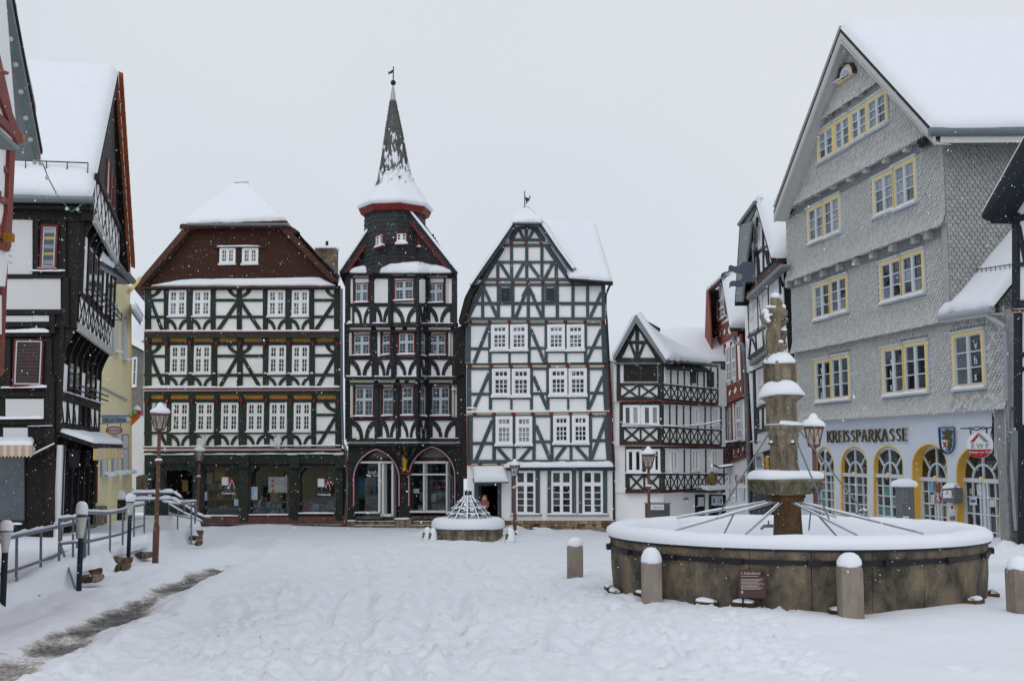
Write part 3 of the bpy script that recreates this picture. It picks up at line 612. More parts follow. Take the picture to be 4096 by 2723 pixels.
for x0, x1 in ((802, 956), (1016, 1172)): h.win(x0, 752, x1, 592, 2, (), (2, 3), glass=['glass_mid', 'glass_mid', 'glass_pale'], snow=.05, mull=.07, cw=.09, proud=.1)
h.snow(790, 592, 1190, 590, .08, .16, .05); h.rect('window_head', 735, 586, 1245, 597, 'tile_brown', .0, .13)
# snow lip at the foot of the gable
sn = MB(); A, B = h.p(150, 962, .22), h.p(1905, 958, .22); Cc, D = h.p(1760, 885, .02), h.p(480, 905, .02)
sn.snowquad(A, B, Cc, D, .10, 50, 8, jit=.5, bs=1.2); sn.build('snow_drift', 'snow', R, smooth=True)
MB().prism([h.p(60, 966, .0), h.p(1935, 962, .0), h.p(1935, 962, .26), h.p(60, 966, .26)], (0, 0, -.08)).build('eave_board', 'tile_brown', R)
F_ = h.F; u0, ve = h.uv(35, 968); u1, _ = h.uv(1957, 962); uL, vt = h.uv(492, 455); uR = h.uv(1462, 455)[0]
um = (u0 + u1) / 2; k_ = (vt - ve) / (uL - u0); vr = ve + k_ * (um - u0); o = h.o
back = -9.0; hipd = -2.9; f_ = .38
def RP(u, v, d): return F_.pt(u, v, o + d) if d >= 0 else F_.pt(u, v, o) + h.bv * -d
sl = [RP(u0, ve, f_), RP(uL, vt, f_), RP(um, vr, hipd), RP(um, vr, back), RP(u0, ve, back)]
sr = [RP(u1, ve, f_), RP(uR, vt, f_), RP(um, vr, hipd), RP(um, vr, back), RP(u1, ve, back)]
slab('roof_slope', sl, .18, 'tile_brown', R); slab('roof_slope', sr, .18, 'tile_brown', R)
hp = [RP(uL - .12, vt + .28, f_ + .1), RP(uR + .12, vt + .28, f_ + .1), RP(um, vr + .05, hipd)]; slab('hip_roof', hp, .2, 'tile_brown', R)
for ua, ub in ((u0, uL), (u1, uR)):
    sgn = 1 if ub > ua else -1; MB().prism([RP(ua - sgn * .02, ve - .05, f_ - .12), RP(ua + sgn * .30, ve - .06, f_ - .12), RP(ub + sgn * .25, vt - .06, f_ - .12), RP(ub - sgn * .05, vt + .04, f_ - .12)], F_.n * .17).build('verge_board', 'tile_brown', R)
MB().snowquad(sl[0], sl[4], RP(um, vr, back), RP(uL, vt, f_), .10, 14, 10, jit=.4).build('roof_snow', 'snow', R, smooth=True)
MB().snowquad(sr[0], sr[4], sr[3], sr[2], .24, 14, 14, edges='bt', jit=.4).snowquad(sr[0], sr[2], sr[2] + Vector((0, 0, .001)), sr[1], .22, 12, 8, edges='t', jit=.3).build('roof_snow', 'snow', R, smooth=True)
s_ = MB(); s_.snowquad(RP(uL - .1, vt + .30, f_ + .12), RP(uR + .1, vt + .30, f_ + .12), RP(um + .35, vr + .02, hipd - .2), RP(um - .35, vr + .02, hipd - .2), .22, 26, 16, edges='blr', jit=.35, bs=.7); s_.snowquad(RP(um + .36, vr + .02, hipd - .2), RP(um + .36, vr, back), RP(um - .36, vr, back), RP(um - .36, vr + .02, hipd - .2), .3, 8, 6, edges='', jit=.3); s_.build('hip_snow', 'snow', R, smooth=True)
MB().tube([h.p(498, 376, f_ + .16), h.p(1462, 376, f_ + .16)], .075, 8).build('gutter', 'zinc', R)
h.poly('fascia', [(560, 385), (1400, 385), (1400, 408), (545, 408)], 'red_timber', 0, .12)
for a, b, q in ((500, 436, -1), (1462, 1532, 1)): MB().prism([h.p(a, 378, .4), h.p(b, 430, .4), h.p(b, 462, .4), h.p(a + q * 30, 460, .4), h.p(a - q * 60, 400, .4)], -F_.n * .5).build('hip_end', 'tile_brown', R)
# chimney and downpipe
c = h.F.hit(*Z3(1820, 800), -3.5); z1 = h.F.hit(*Z3(1820, 612), -3.5).z
ch = MB().box((c.x, c.y, c.z - 1.5), 1.0, .8, z1 - c.z + 1.5).build('chimney', 'rubble', R); MB().lathe((c.x, c.y, z1), [(.62, -.02), (.6, .06), (.35, .13), (.001, .15)], 12).build('chimney_snow', 'snow', ch, smooth=True); MB().tube([(c.x, c.y, z1), (c.x, c.y, z1 + .4)], .07).build('flue', 'iron', ch)
pipe = [h.p(1962, 985, .3), h.p(1962, 1380, .3)]; h.at(Z4); pipe += [h.p(1582, 560, .3), h.p(1590, 900, .25), h.p(1616, 960, .3)]; MB().tube(pipe, .06, 8).build('downpipe', 'zinc', R); MB().tube([pipe[-1], h.p(1612, 1500, .3), h.p(1585, 1530, .4)], .075, 8).build('downpipe', 'plinth_red', R)
# ---- two hanging tooth signs
for x, lab in ((1095, 'white hanging tooth sign right of the bookshop middle, under the window row'), (514, 'white hanging tooth sign above the small lamp post on the bookshop')):
    h.o = .15; q = [(x - 28, 866), (x - 14, 860), (x, 868), (x + 14, 860), (x + 27, 868), (x + 27, 890), (x + 18, 910), (x + 8, 944), (x, 938), (x - 2, 912), (x - 10, 912), (x - 14, 938), (x - 20, 932), (x - 22, 905), (x - 28, 888)]
    P = [h.p(a, b, .30) for a, b in q]; o_ = MB().prism(P, F_.n * .08).build('tooth_sign', 'shut_paint', None, P[0]); tag(o_, lab, 'sign', 'dentist signs')
    MB().tube([h.p(x - 20, 862, .34), h.p(x - 20, 838, .05)], .012, 5).tube([h.p(x + 20, 862, .34), h.p(x + 20, 838, .05)], .012, 5).build('hook', 'iron', o_)

# ================================================================== tower house: black, polygonal bay, slate turret and spire
h = House('spire_house', 'tall narrow black timber framed house with slender slate spire', 'house', Fac(PX(795, 48.2), PX(1055, 46.8)), 'black_timber'); R = h.root; F0 = h.F; h.bv = Vector((-.10, .995, 0))
BAY = .85
def bayfacs(A, B, Cx, D, y, o):           # wall points A,D on the facade, B,C pushed out
    a = F0.hit(*Z6(A, y), o); b = F0.hit(*Z6(B, y), o + BAY); c = F0.hit(*Z6(Cx, y), o + BAY); d = F0.hit(*Z6(D, y), o); return a, b, c, d
LEV = [(.36, 95, 412, 62, 662, (204, 302, 460, 508)), (.24, 395, 715, 58, 668, (216, 318, 462, 512)), (.12, 690, 1062, 62, 690, (232, 345, 458, 520))]
SPEC = [  # windows, white panels, foot-brace bays, window y, brace y, cream y    for wall-left, facet-left, front, facet-right, wall-right
 dict(w=[[(108, 185, 290, 178)], [], [(325, 435, 280, 162)], [], [(512, 597, 292, 178)]], f=[[(105, 198)], [(222, 298)], [(320, 452)], [(472, 498)], [(512, 632)]], fy=(310, 405), c=(428, 440), cr=[[(80, 198)], [(228, 300)], [(332, 370), (397, 445)], [(474, 490)], [(514, 636)]], rail=298, top=150, pv=[(100, 105), (195, 204), (300, 308), (600, 612)]),
 dict(w=[[(100, 195, 580, 462)], [(258, 305, 580, 457)], [(346, 440, 576, 453)], [(470, 497, 580, 457)], [(516, 612, 580, 460)]], f=[[(82, 210)], [(236, 316)], [(338, 455)], [(475, 512)], [(520, 642)]], fy=(600, 697), c=(712, 730), cr=[[(80, 213)], [(242, 326)], [(356, 382), (406, 440)], [(473, 486)], [(518, 646)]], rail=590, top=440),
 dict(w=[[(107, 214, 915, 752)], [(260, 323, 912, 752)], [(364, 433, 910, 747)], [(465, 501, 912, 747)], [(528, 633, 912, 747)]], f=[[(92, 225)], [(257, 338)], [(362, 452)], [(472, 508)], [(530, 660)]], fy=(936, 1036), c=(1050, 1066), cr=[[(94, 220)], [], [], [], [(540, 662)]], rail=924, top=735)]
for (o, y0, y1, xl, xr, bx), sp in zip(LEV, SPEC):
    h.F = F0; h.at(Z6, o)
    h.wall([(xl, y0), (xr, y0), (xr, y1), (xl, y1)])
    a, b, c, d = bayfacs(*bx, (y0 + y1) / 2, o); z0 = h.p(300, y1).z; z1 = h.p(300, y0).z
    core = [Vector((q.x, q.y, z0)) for q in (a, b, c, d)]; MB().prism(core, (0, 0, z1 - z0)).build('bay_wall', 'plaster_white', R)
    facs = [(F0, o, xl, bx[0])] + [(Fac(p_, q_), 0, x_, X_) for p_, q_, x_, X_ in ((a, b, bx[0], bx[1]), (b, c, bx[1], bx[2]), (c, d, bx[2], bx[3]))] + [(F0, o, bx[3], xr)]
    for i, (fa, oo, x0, x1) in enumerate(facs):
        h.F = fa; h.o = oo; pw = 13 if i in (0, 2, 4) else 9
        ins_ = 4
        h.beam(x0, sp['top'] - 6, x1, sp['top'] - 6, 24, d=.06); h.beam(x0, sp['rail'] + 4, x1, sp['rail'] + 4, 18, d=.055); h.rect('sill_beam', x0, sp['fy'][1] - 2, x1, sp['fy'][1] + 16, 'black_timber', -.02, .09)
        h.beam(x0, sp['c'][1] + 6, x1, sp['c'][1] + 6, 8, d=.075)
        for a_, b_ in sp['cr'][i]: h.rect('cream_panel', a_, sp['c'][0] - 3, b_, sp['c'][1] - 2, 'cream', 0, .05)
        ends = [x0 + pw / 2, x1 - pw / 2]
        for xx in ends: h.beam(xx, sp['top'] - 40, xx, sp['fy'][1] + 4, pw + (14 if (i in (0, 4) and ((i == 0 and xx == ends[0]) or (i == 4 and xx == ends[1]))) else 4), d=.06)
        for x_0, x_1, yb, yt in sp['w'][i]:
            h.beam(x_0 - 5, sp['top'], x_0 - 5, sp['rail'], 10, d=.05); h.beam(x_1 + 5, sp['top'], x_1 + 5, sp['rail'], 10, d=.05)
            n_ = 1 if x_1 - x_0 < 75 else 2
            h.win(x_0, yb, x_1, yt, n_, (.42,) if i != 99 else (), (2, (2, 3)), casing='red_paint', frame='frame_blue', glass=['glass_lead', 'glass_mid', 'glass_lead'], cw=.05, mull=.05, bar=.010, tr=.05, snow=.07, proud=.05, sill='red_paint')
        h.feet(sp['f'][i], sp['fy'][0], sp['fy'][1] - 2)
        if len(sp['f'][i]): a_, b_ = sp['f'][i][0]; h.vb([a_ - 6, b_ + 6], sp['rail'], sp['fy'][1], 10)
        if random.random() < .8: h.snow(x0 + 8, sp['fy'][1] - 1, x1 - 8, sp['fy'][1] - 1, .04, .09, .01, jit=.7)
    if y0 == 95:
        for i, (x_0, x_1) in ((1, (217, 290)), (3, (464, 498))):
            h.F, h.o = facs[i][0], facs[i][1]; h.rect('plaster_panel', x_0, 163, x_1, 290, 'plaster_white', 0, .064)
        for a_, b_ in ((100, 185), (514, 618)): h.F, h.o = F0, o; h.rect('cream_panel', a_, 141, b_, 152, 'cream', .04, .09)
        h.F, h.o = facs[2][0], facs[2][1]; h.rect('cream_panel', 310, 126, 370, 140, 'cream', .04, .09); h.rect('cream_panel', 395, 128, 440, 142, 'cream', .04, .09)
h.F = F0
for x, y0, y1 in ((84, 453, 582), (90, 742, 918)): h.o = .3 if y0 < 600 else .17; h.beam(x, y0, x, y1, 13, 'cream_line', d=.06, name='plaster_panel')
for x, y0, y1 in ((629, 455, 582), (648, 742, 914), (618, 168, 296)): h.o = .3 if y0 < 600 else .17; h.beam(x, y0, x, y1, 11, 'cream_line', d=.08, name='plaster_panel')
# ---- ground floor with two pointed arches
h.at(Z6, 0)
A1 = arch(106, 348, 1404, 1255, 1100, 10, True); A2 = arch(410, 655, 1404, 1245, 1086, 10, True)
A1 = [(106, 1478)] + A1[1:-1] + [(348, 1478)]; A2 = [(410, 1478)] + A2[1:-1] + [(655, 1478)]
h.wallhole([(72, 1045), (692, 1045), (695, 1530), (68, 1530)], [A1, A2], 'black_timber', .35, 'black_timber', .5)
for (x0, x1, ys, yt) in ((106, 348, 1255, 1100), (410, 655, 1245, 1086)):
    a = arch(x0 - 10, x1 + 10, 1408, ys, yt - 13, 12, True); b = arch(x0 + 2, x1 - 2, 1408, ys, yt + 2, 12, True); h.strip(a, b, 'red_paint', .07, 'arch_moulding')
    a = arch(x0 - 5.5, x1 + 5.5, 1406, ys, yt - 7, 12, True); b = arch(x0 - 2.5, x1 + 2.5, 1406, ys, yt - 3.5, 12, True); h.strip(a, b, 'frame_blue', .095, 'arch_moulding')
# shop fronts behind the arches
for bars, x0, x1, y0, y1 in (([(115, 340, 1166, 10), (115, 262, 1440, 8), (270, 335, 1455, 14), (108, 118, 0, 0)], 112, 340, 1160, 1462), ([(415, 640, 1166, 12), (415, 640, 1232, 8), (418, 640, 1435, 10)], 414, 645, 1160, 1445)):
    for a, b, y, w_ in bars:
        if w_: h.beam(a, y, b, y, w_, 'shut_paint', d=-.42, name='shop_frame')
    h.rect('shop_glass', x0, y0, x1, y1, 'shop_glass', -.52, -.51)
for x, y0, y1, w_ in ((262, 1160, 1440, 12), (282, 1175, 1460, 10), (334, 1175, 1460, 10)): h.beam(x, y0, x, y1, w_, 'shut_paint', d=-.42, name='shop_frame')
for x, y0, y1, w_ in ((505, 1160, 1440, 8), (630, 1160, 1440, 8)): h.beam(x, y0, x, y1, w_, 'shut_paint', d=-.42, name='shop_frame')
h.rect('shop_panel', 105, 1080, 350, 1160, 'sign_grey', -.6, -.5); h.rect('shop_panel', 408, 1070, 658, 1160, 'sign_grey', -.6, -.5); h.rect('red_panel', 415, 1140, 650, 1158, 'plinth_red', -.5, -.46); h.rect('red_panel', 130, 1142, 330, 1158, 'plinth_red', -.5, -.46)
h.rect('shop_sign', 135, 1206, 318, 1247, 'dark', -.46, -.40); h.text('kopf', 203, 1228, 20, 'sign_white', -.39); h.text('kultur', 236, 1244, 17, 'sign_white', -.39); h.rect('text_line', 228, 1220, 262, 1222, 'sign_white', -.40, -.39)
h.beam(190, 1233, 202, 1243, 4, 'sign_white', d=-.39, name='logo')
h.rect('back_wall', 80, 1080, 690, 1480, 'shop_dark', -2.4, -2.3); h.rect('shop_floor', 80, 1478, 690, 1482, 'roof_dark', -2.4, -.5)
h.rect('poster', 122, 1250, 225, 1340, 'bright_blue', -.9, -.88); h.poly('poster_figure', [(165, 1340), (172, 1290), (185, 1275), (200, 1290), (212, 1340)], 'dress', -.88, -.87); h.rect('counter', 118, 1340, 230, 1366, 'sign_grey', -1.2, -.8)
h.rect('door_leaf', 288, 1246, 330, 1452, 'dark', -.5, -.47); 
for y in (1290, 1345): h.rect('notice', 315, y, 330, y + 40, 'paper', -.46, -.45)
h.rect('notice', 430, 1312, 462, 1336, 'pale_blue', -.5, -.49)
rb = random.Random(9)
for x, y in ((520, 1270), (548, 1280), (585, 1265), (560, 1330), (600, 1325), (530, 1340)): h.rect('photo_print', x, y, x + 26, y + 42, rb.choice(['pale_blue', 'glass_mid', 'dress', 'shop_dark']), -1.0, -.98)
for x in (470, 555, 600): h.poly('display_figure', [(x - 14, 1410), (x - 12, 1350), (x - 5, 1338), (x + 5, 1338), (x + 12, 1350), (x + 14, 1410)], rb.choice(['glass_mid', 'dark', 'dark']), -1.3, -1.1)
# steps and pillar base
for i, (y0, y1) in enumerate(((1462, 1490), (1490, 1512), (1512, 1540))):
    for x0, x1 in ((110, 336), (418, 640)): st = h.rect('step', x0 - i * 3, y0, x1 + i * 3, y1, 'sandstone', -.5, -.2 + i * .28); (i > 0) and h.snow(x0, y0, x1, y0, .025, .12, -.2 + (i - 1) * .28 + .14, name='step_snow')
h.rect('pillar_base', 338, 1478, 420, 1530, 'sandstone', 0, .35); h.snow(338, 1478, 420, 1478, .06, .3, .06); h.rect('wall_base', 68, 1490, 116, 1530, 'sandstone', 0, .2); h.snow(66, 1490, 118, 1490, .06, .2, 0)
# bay struts and gilded figure
for xb, xt in ((368, 312), (378, 350), (388, 402), (396, 455)):
    a = F0.hit(*Z6(xb, 1160), .12); b = F0.hit(*Z6(xt, 1048), .12 + BAY * (.9 if 320 < xt < 450 else .5)); MB().tube([a, (a + b) / 2 + Vector((0, 0, -.05)), b], .10, 6).build('strut', 'black_timber', R)
h.beam(378, 1150, 378, 1235, 34, d=.16, name='post'); h.rect('console', 360, 1222, 402, 1232, 'red_paint', 0, .34)
fg = MB(); c = h.p(383, 1221, .25)
fg.lathe(c, [(.14, 0), (.13, .08), (.09, .2), (.13, .5), (.15, .68), (.10, .9), (.16, 1.0), (.12, 1.12), (.05, 1.18), (.08, 1.26), (.09, 1.36), (.05, 1.45), (.001, 1.47)], 10, jit=.25, js=5)
fg.tube([c + Vector((-.16, -.05, 1.05)), c + Vector((-.26, -.1, .8)), c + Vector((-.05, -.2, .72))], .055, 6).tube([c + Vector((.16, -.05, 1.05)), c + Vector((.24, -.12, .85)), c + Vector((.22, -.1, 1.2))], .05, 6)
tag(fg.build('gilded_figure', 'gold', None, c, True), 'small gilded figure on the post between two pointed arches', 'statue')
# ---- slate gable, octagonal turret, spire
h.at(Z5, .40)
gl = [(95, 1545), (280, 1228), (640, 1195), (880, 1545)]; h.poly('gable_wall', gl, 'slate', -.4, 0)
F_ = F0; o = .40
uA, vA = h.uv(58, 1552); uB, vB = h.uv(908, 1552); ut = (h.uv(280, 1228)[0] + h.uv(632, 1195)[0]) / 2; uq, vq = h.uv(272, 1235); us, vs_ = h.uv(628, 1195)
kL = (vq - vA) / (uq - uA); kR = (vs_ - vB) / (us - uB); ux = (vB - vA + kL * uA - kR * uB) / (kL - kR); vx = vA + kL * (ux - uA)
for (ue, ve, nm) in ((uA, vA, -1), (uB, vB, 1)):
    ux = (uq + .5) if nm < 0 else (us - .5); vx = ve + (kL if nm < 0 else kR) * (ux - ue)
    pts = [F_.pt(ue, ve, o + .35), F_.pt(ux, vx, o + .35), F_.pt(ux, vx, o) + h.bv * 8, F_.pt(ue, ve, o) + h.bv * 8]; slab('roof_slope', pts, .16, 'roof_dark', R)
    MB().snowquad(pts[0], pts[3], pts[2], pts[1], .12, 10, 10, jit=.4).build('roof_snow', 'snow', R, smooth=True)
    MB().prism([F_.pt(ue, ve - .05, o + .2), F_.pt(ue - nm * .22, ve - .05, o + .2), F_.pt(ux - nm * .2, vx - .1, o + .2), F_.pt(ux, vx + .03, o + .2)], F_.n * .1).build('verge_board', 'slate', R)
    MB().prism([F_.pt(ue - nm * .24, ve - .03, o + .2), F_.pt(ue - nm * .36, ve - .03, o + .2), F_.pt(ux - nm * .30, vx - .2, o + .2), F_.pt(ux - nm * .2, vx - .1, o + .2)], F_.n * .08).build('red_moulding', 'red_paint', R)
# flared eave under the gable wall: pent strip with snow
for xs in (((110, 1540), (365, 1480), 0), ((365, 1480), (600, 1475), 0), ((600, 1475), (850, 1540), 0)): pass
pv = [(108, 1542, .12), (255, 1512, .15), (385, 1488, .95), (600, 1484, .95), (690, 1508, .2), (850, 1540, .12)]
for (a, b, d), (a2, b2, d2) in zip(pv[:-1], pv[1:]):
    yb = 1548; P0, P1 = F_.hit(*Z5(a, yb), o + d + .15), F_.hit(*Z5(a2, yb), o + d2 + .15); T0, T1 = F_.hit(*Z5(a, b - 8), o - .02), F_.hit(*Z5(a2, b2 - 8), o - .02)
    MB().prism([P0, P1, T1, T0], (0, 0, -.1)).build('pent_roof', 'slate', R)
pl = MB(); NP = 60
for i in range(NP + 1):
    t = i / NP * (len(pv) - 1); j = min(int(t), len(pv) - 2); f = t - j; f = f * f * (3 - 2 * f); a, b, d = [pv[j][k] * (1 - f) + pv[j + 1][k] * f for k in range(3)]; e = min(1, min(i, NP - i) / 4); nn = 1 + .35 * noise.noise(Vector((i * .35, 3, 1)))
    Lo, Hi = F_.hit(*Z5(a, 1550), o + d + .17), F_.hit(*Z5(a, b - 10), o + .03)
    for s_, th in ((0, -.02), (-.02, .07), (.12, .15), (.5, .17), (.85, .10), (1.0, 0)): q = Lo.lerp(Hi, s_); pl.v.append(tuple(q + Vector((0, -.3, 1)).normalized() * (th * e * nn + .01)))
for i in range(NP):
    for k in range(5): pl.f.append((i * 6 + k, i * 6 + k + 1, (i + 1) * 6 + k + 1, (i + 1) * 6 + k))
pl.build('pent_snow', 'snow', R, smooth=True)
# octagon
Rm = (F_.hit(*Z5(645, 1300), o - .9) - F_.hit(*Z5(238, 1300), o - .9)).length / 2; TD = .75 - Rm * .924; tc_ = F_.hit(*Z5(437, 1300), o + TD)
zt, zb = F_.hit(*Z5(437, 1140), o + TD).z, F_.hit(*Z5(437, 1500), o).z - .4
rot8 = math.pi / 8 + math.atan2(F_.u.y, F_.u.x) + .10
tr8 = MB(); ro = Rm * 1.0; Cb = Vector((tc_.x, tc_.y, zb)); tr8.lathe(Cb, [(ro, 0), (ro, zt - zb)], 8, rot=rot8); tr8.build('turret', 'slate', R)
# slates on the turret faces
sl8 = MB(); rs = random.Random(5); cor = [Vector((tc_.x + ro * math.cos(rot8 + i * math.pi / 4), tc_.y + ro * math.sin(rot8 + i * math.pi / 4), 0)) for i in range(8)]
for i in range(8):
    a, b = cor[i], cor[(i + 1) % 8]; n8 = ((a + b) / 2 - Vector((tc_.x, tc_.y, 0))).normalized(); L8 = (b - a).length; e8 = (b - a) / L8
    if n8.y > .6: continue
    z = zb; r_ = 0
    while z < zt - .1:
        x = -.12 * (r_ % 2)
        while x < L8:
            x0, x1 = max(0, x), min(L8, x + .235); jj = rs.uniform(0, .018)
            if x1 - x0 > .03: sl8.add([a + e8 * x0 + n8 * (.03 + jj) + Vector((0, 0, z)), a + e8 * x1 + n8 * (.03 + jj) + Vector((0, 0, z + rs.uniform(-.02, .02))), a + e8 * x1 + n8 * .008 + Vector((0, 0, z + .24)), a + e8 * x0 + n8 * .008 + Vector((0, 0, z + .24))], [(0, 1, 2, 3)])
            x += .24
        z += .2; r_ += 1
tag(sl8.build('turret_slates', 'slate', R), kind='stuff')
gsl = MB()
for r_ in range(14):
    y = 1540 - r_ * 24; x = 100 + (r_ % 2) * 13
    while x < 880:
        t = (1545 - y) / 330
        if 105 + t * 185 < x < 870 - t * 215: a = rs.uniform(0, .02); gsl.add([h.p(x - 13, y, .035 + a), h.p(x + 13, y + rs.uniform(-2, 2), .035 + a), h.p(x + 13, y - 30, .006), h.p(x - 13, y - 30, .006)], [(0, 1, 2, 3)])
        x += 26.5
tag(gsl.build('gable_slates', 'slate', R), kind='stuff')
# turret windows
faces = sorted(range(8), key=lambda i: (cor[i] + cor[(i + 1) % 8]).y)[:3]; faces.sort(key=lambda i: (cor[i] + cor[(i + 1) % 8]).x)
for i, q in zip(faces, ((292, 352, 1372, 1262), (442, 527, 1345, 1257), (600, 640, 1365, 1275))):
    a, b = cor[i], cor[(i + 1) % 8]
    if (b - a).cross(Vector((0, 0, 1))).dot((a + b) / 2 - Vector((tc_.x, tc_.y, 0))) < 0: a, b = b, a
    h.F = Fac(a, b)
    if h.F.n.y > 0: h.F = Fac(b, a)
    h.at(Z5, .035); h.win(q[0], q[2], q[1], q[3], 2, (), (1, 3), casing='red_paint', frame='white_paint', glass='glass_mid', cw=.05, snow=.16 if i == faces[1] else .1, mull=.05, proud=.09, bar=.03)
h.F = F0
# flared roof and spire
def zz(y): return F_.hit(*Z5(437, y), o + TD).z
def rw(x0, x1, y=1000): return (F_.hit(*Z5(x1, y), o + TD) - F_.hit(*Z5(x0, y), o + TD)).length / 2
re_ = rw(200, 676) * 1.04
sp_ = MB(); sp_.lathe((tc_.x, tc_.y, 0), [(re_ * .93, zz(1142)), (re_, zz(1102)), (re_ * .995, zz(1096))], 8, rot=rot8); sp_.build('fascia', 'red_paint', R)
prof = [(re_ * .995, zz(1096)), (re_ * .80, zz(1040)), (re_ * .60, zz(960)), (rw(318, 552), zz(880)), (rw(342, 516), zz(720)), (rw(366, 482), zz(520)), (rw(384, 450), zz(380)), (rw(393, 432), zz(295))]
tx = F_.hit(*Z5(412, 295), o + TD) - F_.hit(*Z5(437, 295), o + TD)
spn = MB(); k = 0
for r_, z_ in prof:
    t = max(0, (z_ - prof[2][1]) / (prof[-1][1] - prof[2][1])); c = Vector((tc_.x, tc_.y, 0)) + tx * t
    for j in range(8): a = rot8 + j * math.pi / 4; spn.v.append((c.x + r_ * math.cos(a), c.y + r_ * math.sin(a), z_))
for i in range(len(prof) - 1):
    for j in range(8): spn.f.append((i * 8 + j, i * 8 + (j + 1) % 8, (i + 1) * 8 + (j + 1) % 8, (i + 1) * 8 + j))
spn.build('spire', 'slate_pale', R)
# slate courses on the spire
cs = MB(); SC = []
for q in range(46):
    t = q / 45; zl = prof[2][1] + (prof[-1][1] - prof[2][1]) * t
    for (r0, z0), (r1, z1) in zip(prof[2:-1], prof[3:]):
        if z0 <= zl <= z1 + 1e-6: rr_ = r0 + (r1 - r0) * (zl - z0) / (z1 - z0); break
    c = Vector((tc_.x, tc_.y, 0)) + tx * t; SC.append((rr_, zl, c))
for (r0, z0, c0), (r1, z1, c1) in zip(SC[:-1], SC[1:]):
    for j in range(8):
        a, b = rot8 + j * math.pi / 4, rot8 + (j + 1) * math.pi / 4; A = Vector((c0.x + r0 * math.cos(a), c0.y + r0 * math.sin(a), z0)); B = Vector((c0.x + r0 * math.cos(b), c0.y + r0 * math.sin(b), z0)); Cq = Vector((c1.x + r1 * math.cos(b), c1.y + r1 * math.sin(b), z1)); D = Vector((c1.x + r1 * math.cos(a), c1.y + r1 * math.sin(a), z1)); nn = ((A + B) / 2 - c0); nn.z = 0; nn.normalize(); m = max(1, int((B - A).length / .22))
        for i in range(m):
            f0, f1 = i / m, (i + .95) / m; e = .03 + rs.uniform(0, .02); cs.add([A.lerp(B, f0) + nn * e, A.lerp(B, f1) + nn * e, D.lerp(Cq, f1) + nn * .008, D.lerp(Cq, f0) + nn * .008], [(0, 1, 2, 3)])
tag(cs.build('spire_slates', 'slate_pale', R), kind='stuff')
ctop = Vector((tc_.x, tc_.y, 0)) + tx
cap = MB(); cap.lathe((ctop.x, ctop.y, 0), [(rw(391, 434), zz(300)), (rw(400, 426), zz(230)), (rw(407, 417), zz(185))], 8, rot=rot8); cap.build('spire_cap', 'zinc_pale', R)
MB().ball((ctop.x, ctop.y, zz(166)), rw(392, 430), 12, 8).build('finial_ball', 'iron', R)
vn_ = MB(); vn_.tube([(ctop.x, ctop.y, zz(155)), (ctop.x, ctop.y, zz(48))], .025, 6); vn_.build('vane_rod', 'iron', R)
h.at(Z5, .4 + TD); h.poly('vane', [(413, 78), (424, 70), (430, 78), (422, 84), (413, 100), (400, 98), (390, 108), (388, 84), (402, 88), (408, 76)], 'iron', -.01, .02)
# snow on the flare: ragged upper edge on each face
sw = MB(); N8 = 64; lv = 12
base = [(re_ * 1.0, zz(1098)), (re_ * .995, zz(1086)), (re_ * .9, zz(1058)), (re_ * .80, zz(1030)), (re_ * .68, zz(985)), (re_ * .60, zz(945)), (rw(310, 560), zz(905)), (rw(322, 545), zz(850))]
def octr(r, a):                           # octagon radius at angle
    b = (a - rot8) % (math.pi / 4) - math.pi / 8; return r * math.cos(math.pi / 8) / math.cos(b)
for i, (r_, z_) in enumerate(base):
    for j in range(N8):
        a = 2 * math.pi * j / N8; th = (0, .12, .17, .17, .15, .11, .05, .03)[i]; rag = (.0 if i < 4 else .28 * (i - 3) / 4) * (noise.noise(Vector((math.cos(a) * 4, math.sin(a) * 4, 1))) - .1 + .6 * math.sin(a + 2.2))
        t = max(0, (z_ - prof[2][1]) / (prof[-1][1] - prof[2][1])); rr_ = octr(r_, a) + th * (1 + .3 * noise.noise(Vector((math.cos(a) * 3, math.sin(a) * 3, z_)))); sw.v.append((tc_.x + tx.x * t + rr_ * math.cos(a), tc_.y + tx.y * t + rr_ * math.sin(a), z_ + rag))
for i in range(len(base) - 1):
    for j in range(N8): sw.f.append((i * N8 + j, i * N8 + (j + 1) % N8, (i + 1) * N8 + (j + 1) % N8, (i + 1) * N8 + j))
sw.build('spire_snow', 'snow', R, smooth=True)
# patches of snow clinging to the spire
pt = MB(); rp_ = random.Random(21)
for k in range(120):
    f = rp_.random() ** 2.0 * .60; i = int(f * 44); r0, z0, c0 = SC[i]; fj = rp_.choice([5, 6, 6, 6, 5, 7, 7, 6]); a0 = -math.pi / 2 + rp_.gauss(.12, .42)
    if rp_.random() < .2: a0 += .8
    A = Vector((c0.x + (octr(r0, a0) + .03) * math.cos(a0), c0.y + (octr(r0, a0) + .03) * math.sin(a0), z0)); s_ = rp_.uniform(.04, .13) * (1.25 - f); pt.lathe(A, [(.001, -s_ * 1.1), (s_ * .8, -s_ * .7), (s_ * rp_.uniform(.7, 1.2), 0), (s_ * .6, s_ * .6), (.001, s_ * .9)], 7, 1, .28, jit=.45, js=9)
tag(pt.build('snow_patches', 'snow', R, smooth=True), kind='stuff')
# soffit brackets at eaves, string lights
h.F = F0; h.at(Z6, .36)
h.snow(70, 408, 100, 406, .15, .2); h.snow(645, 770, 672, 768, .08, .2, -.2)
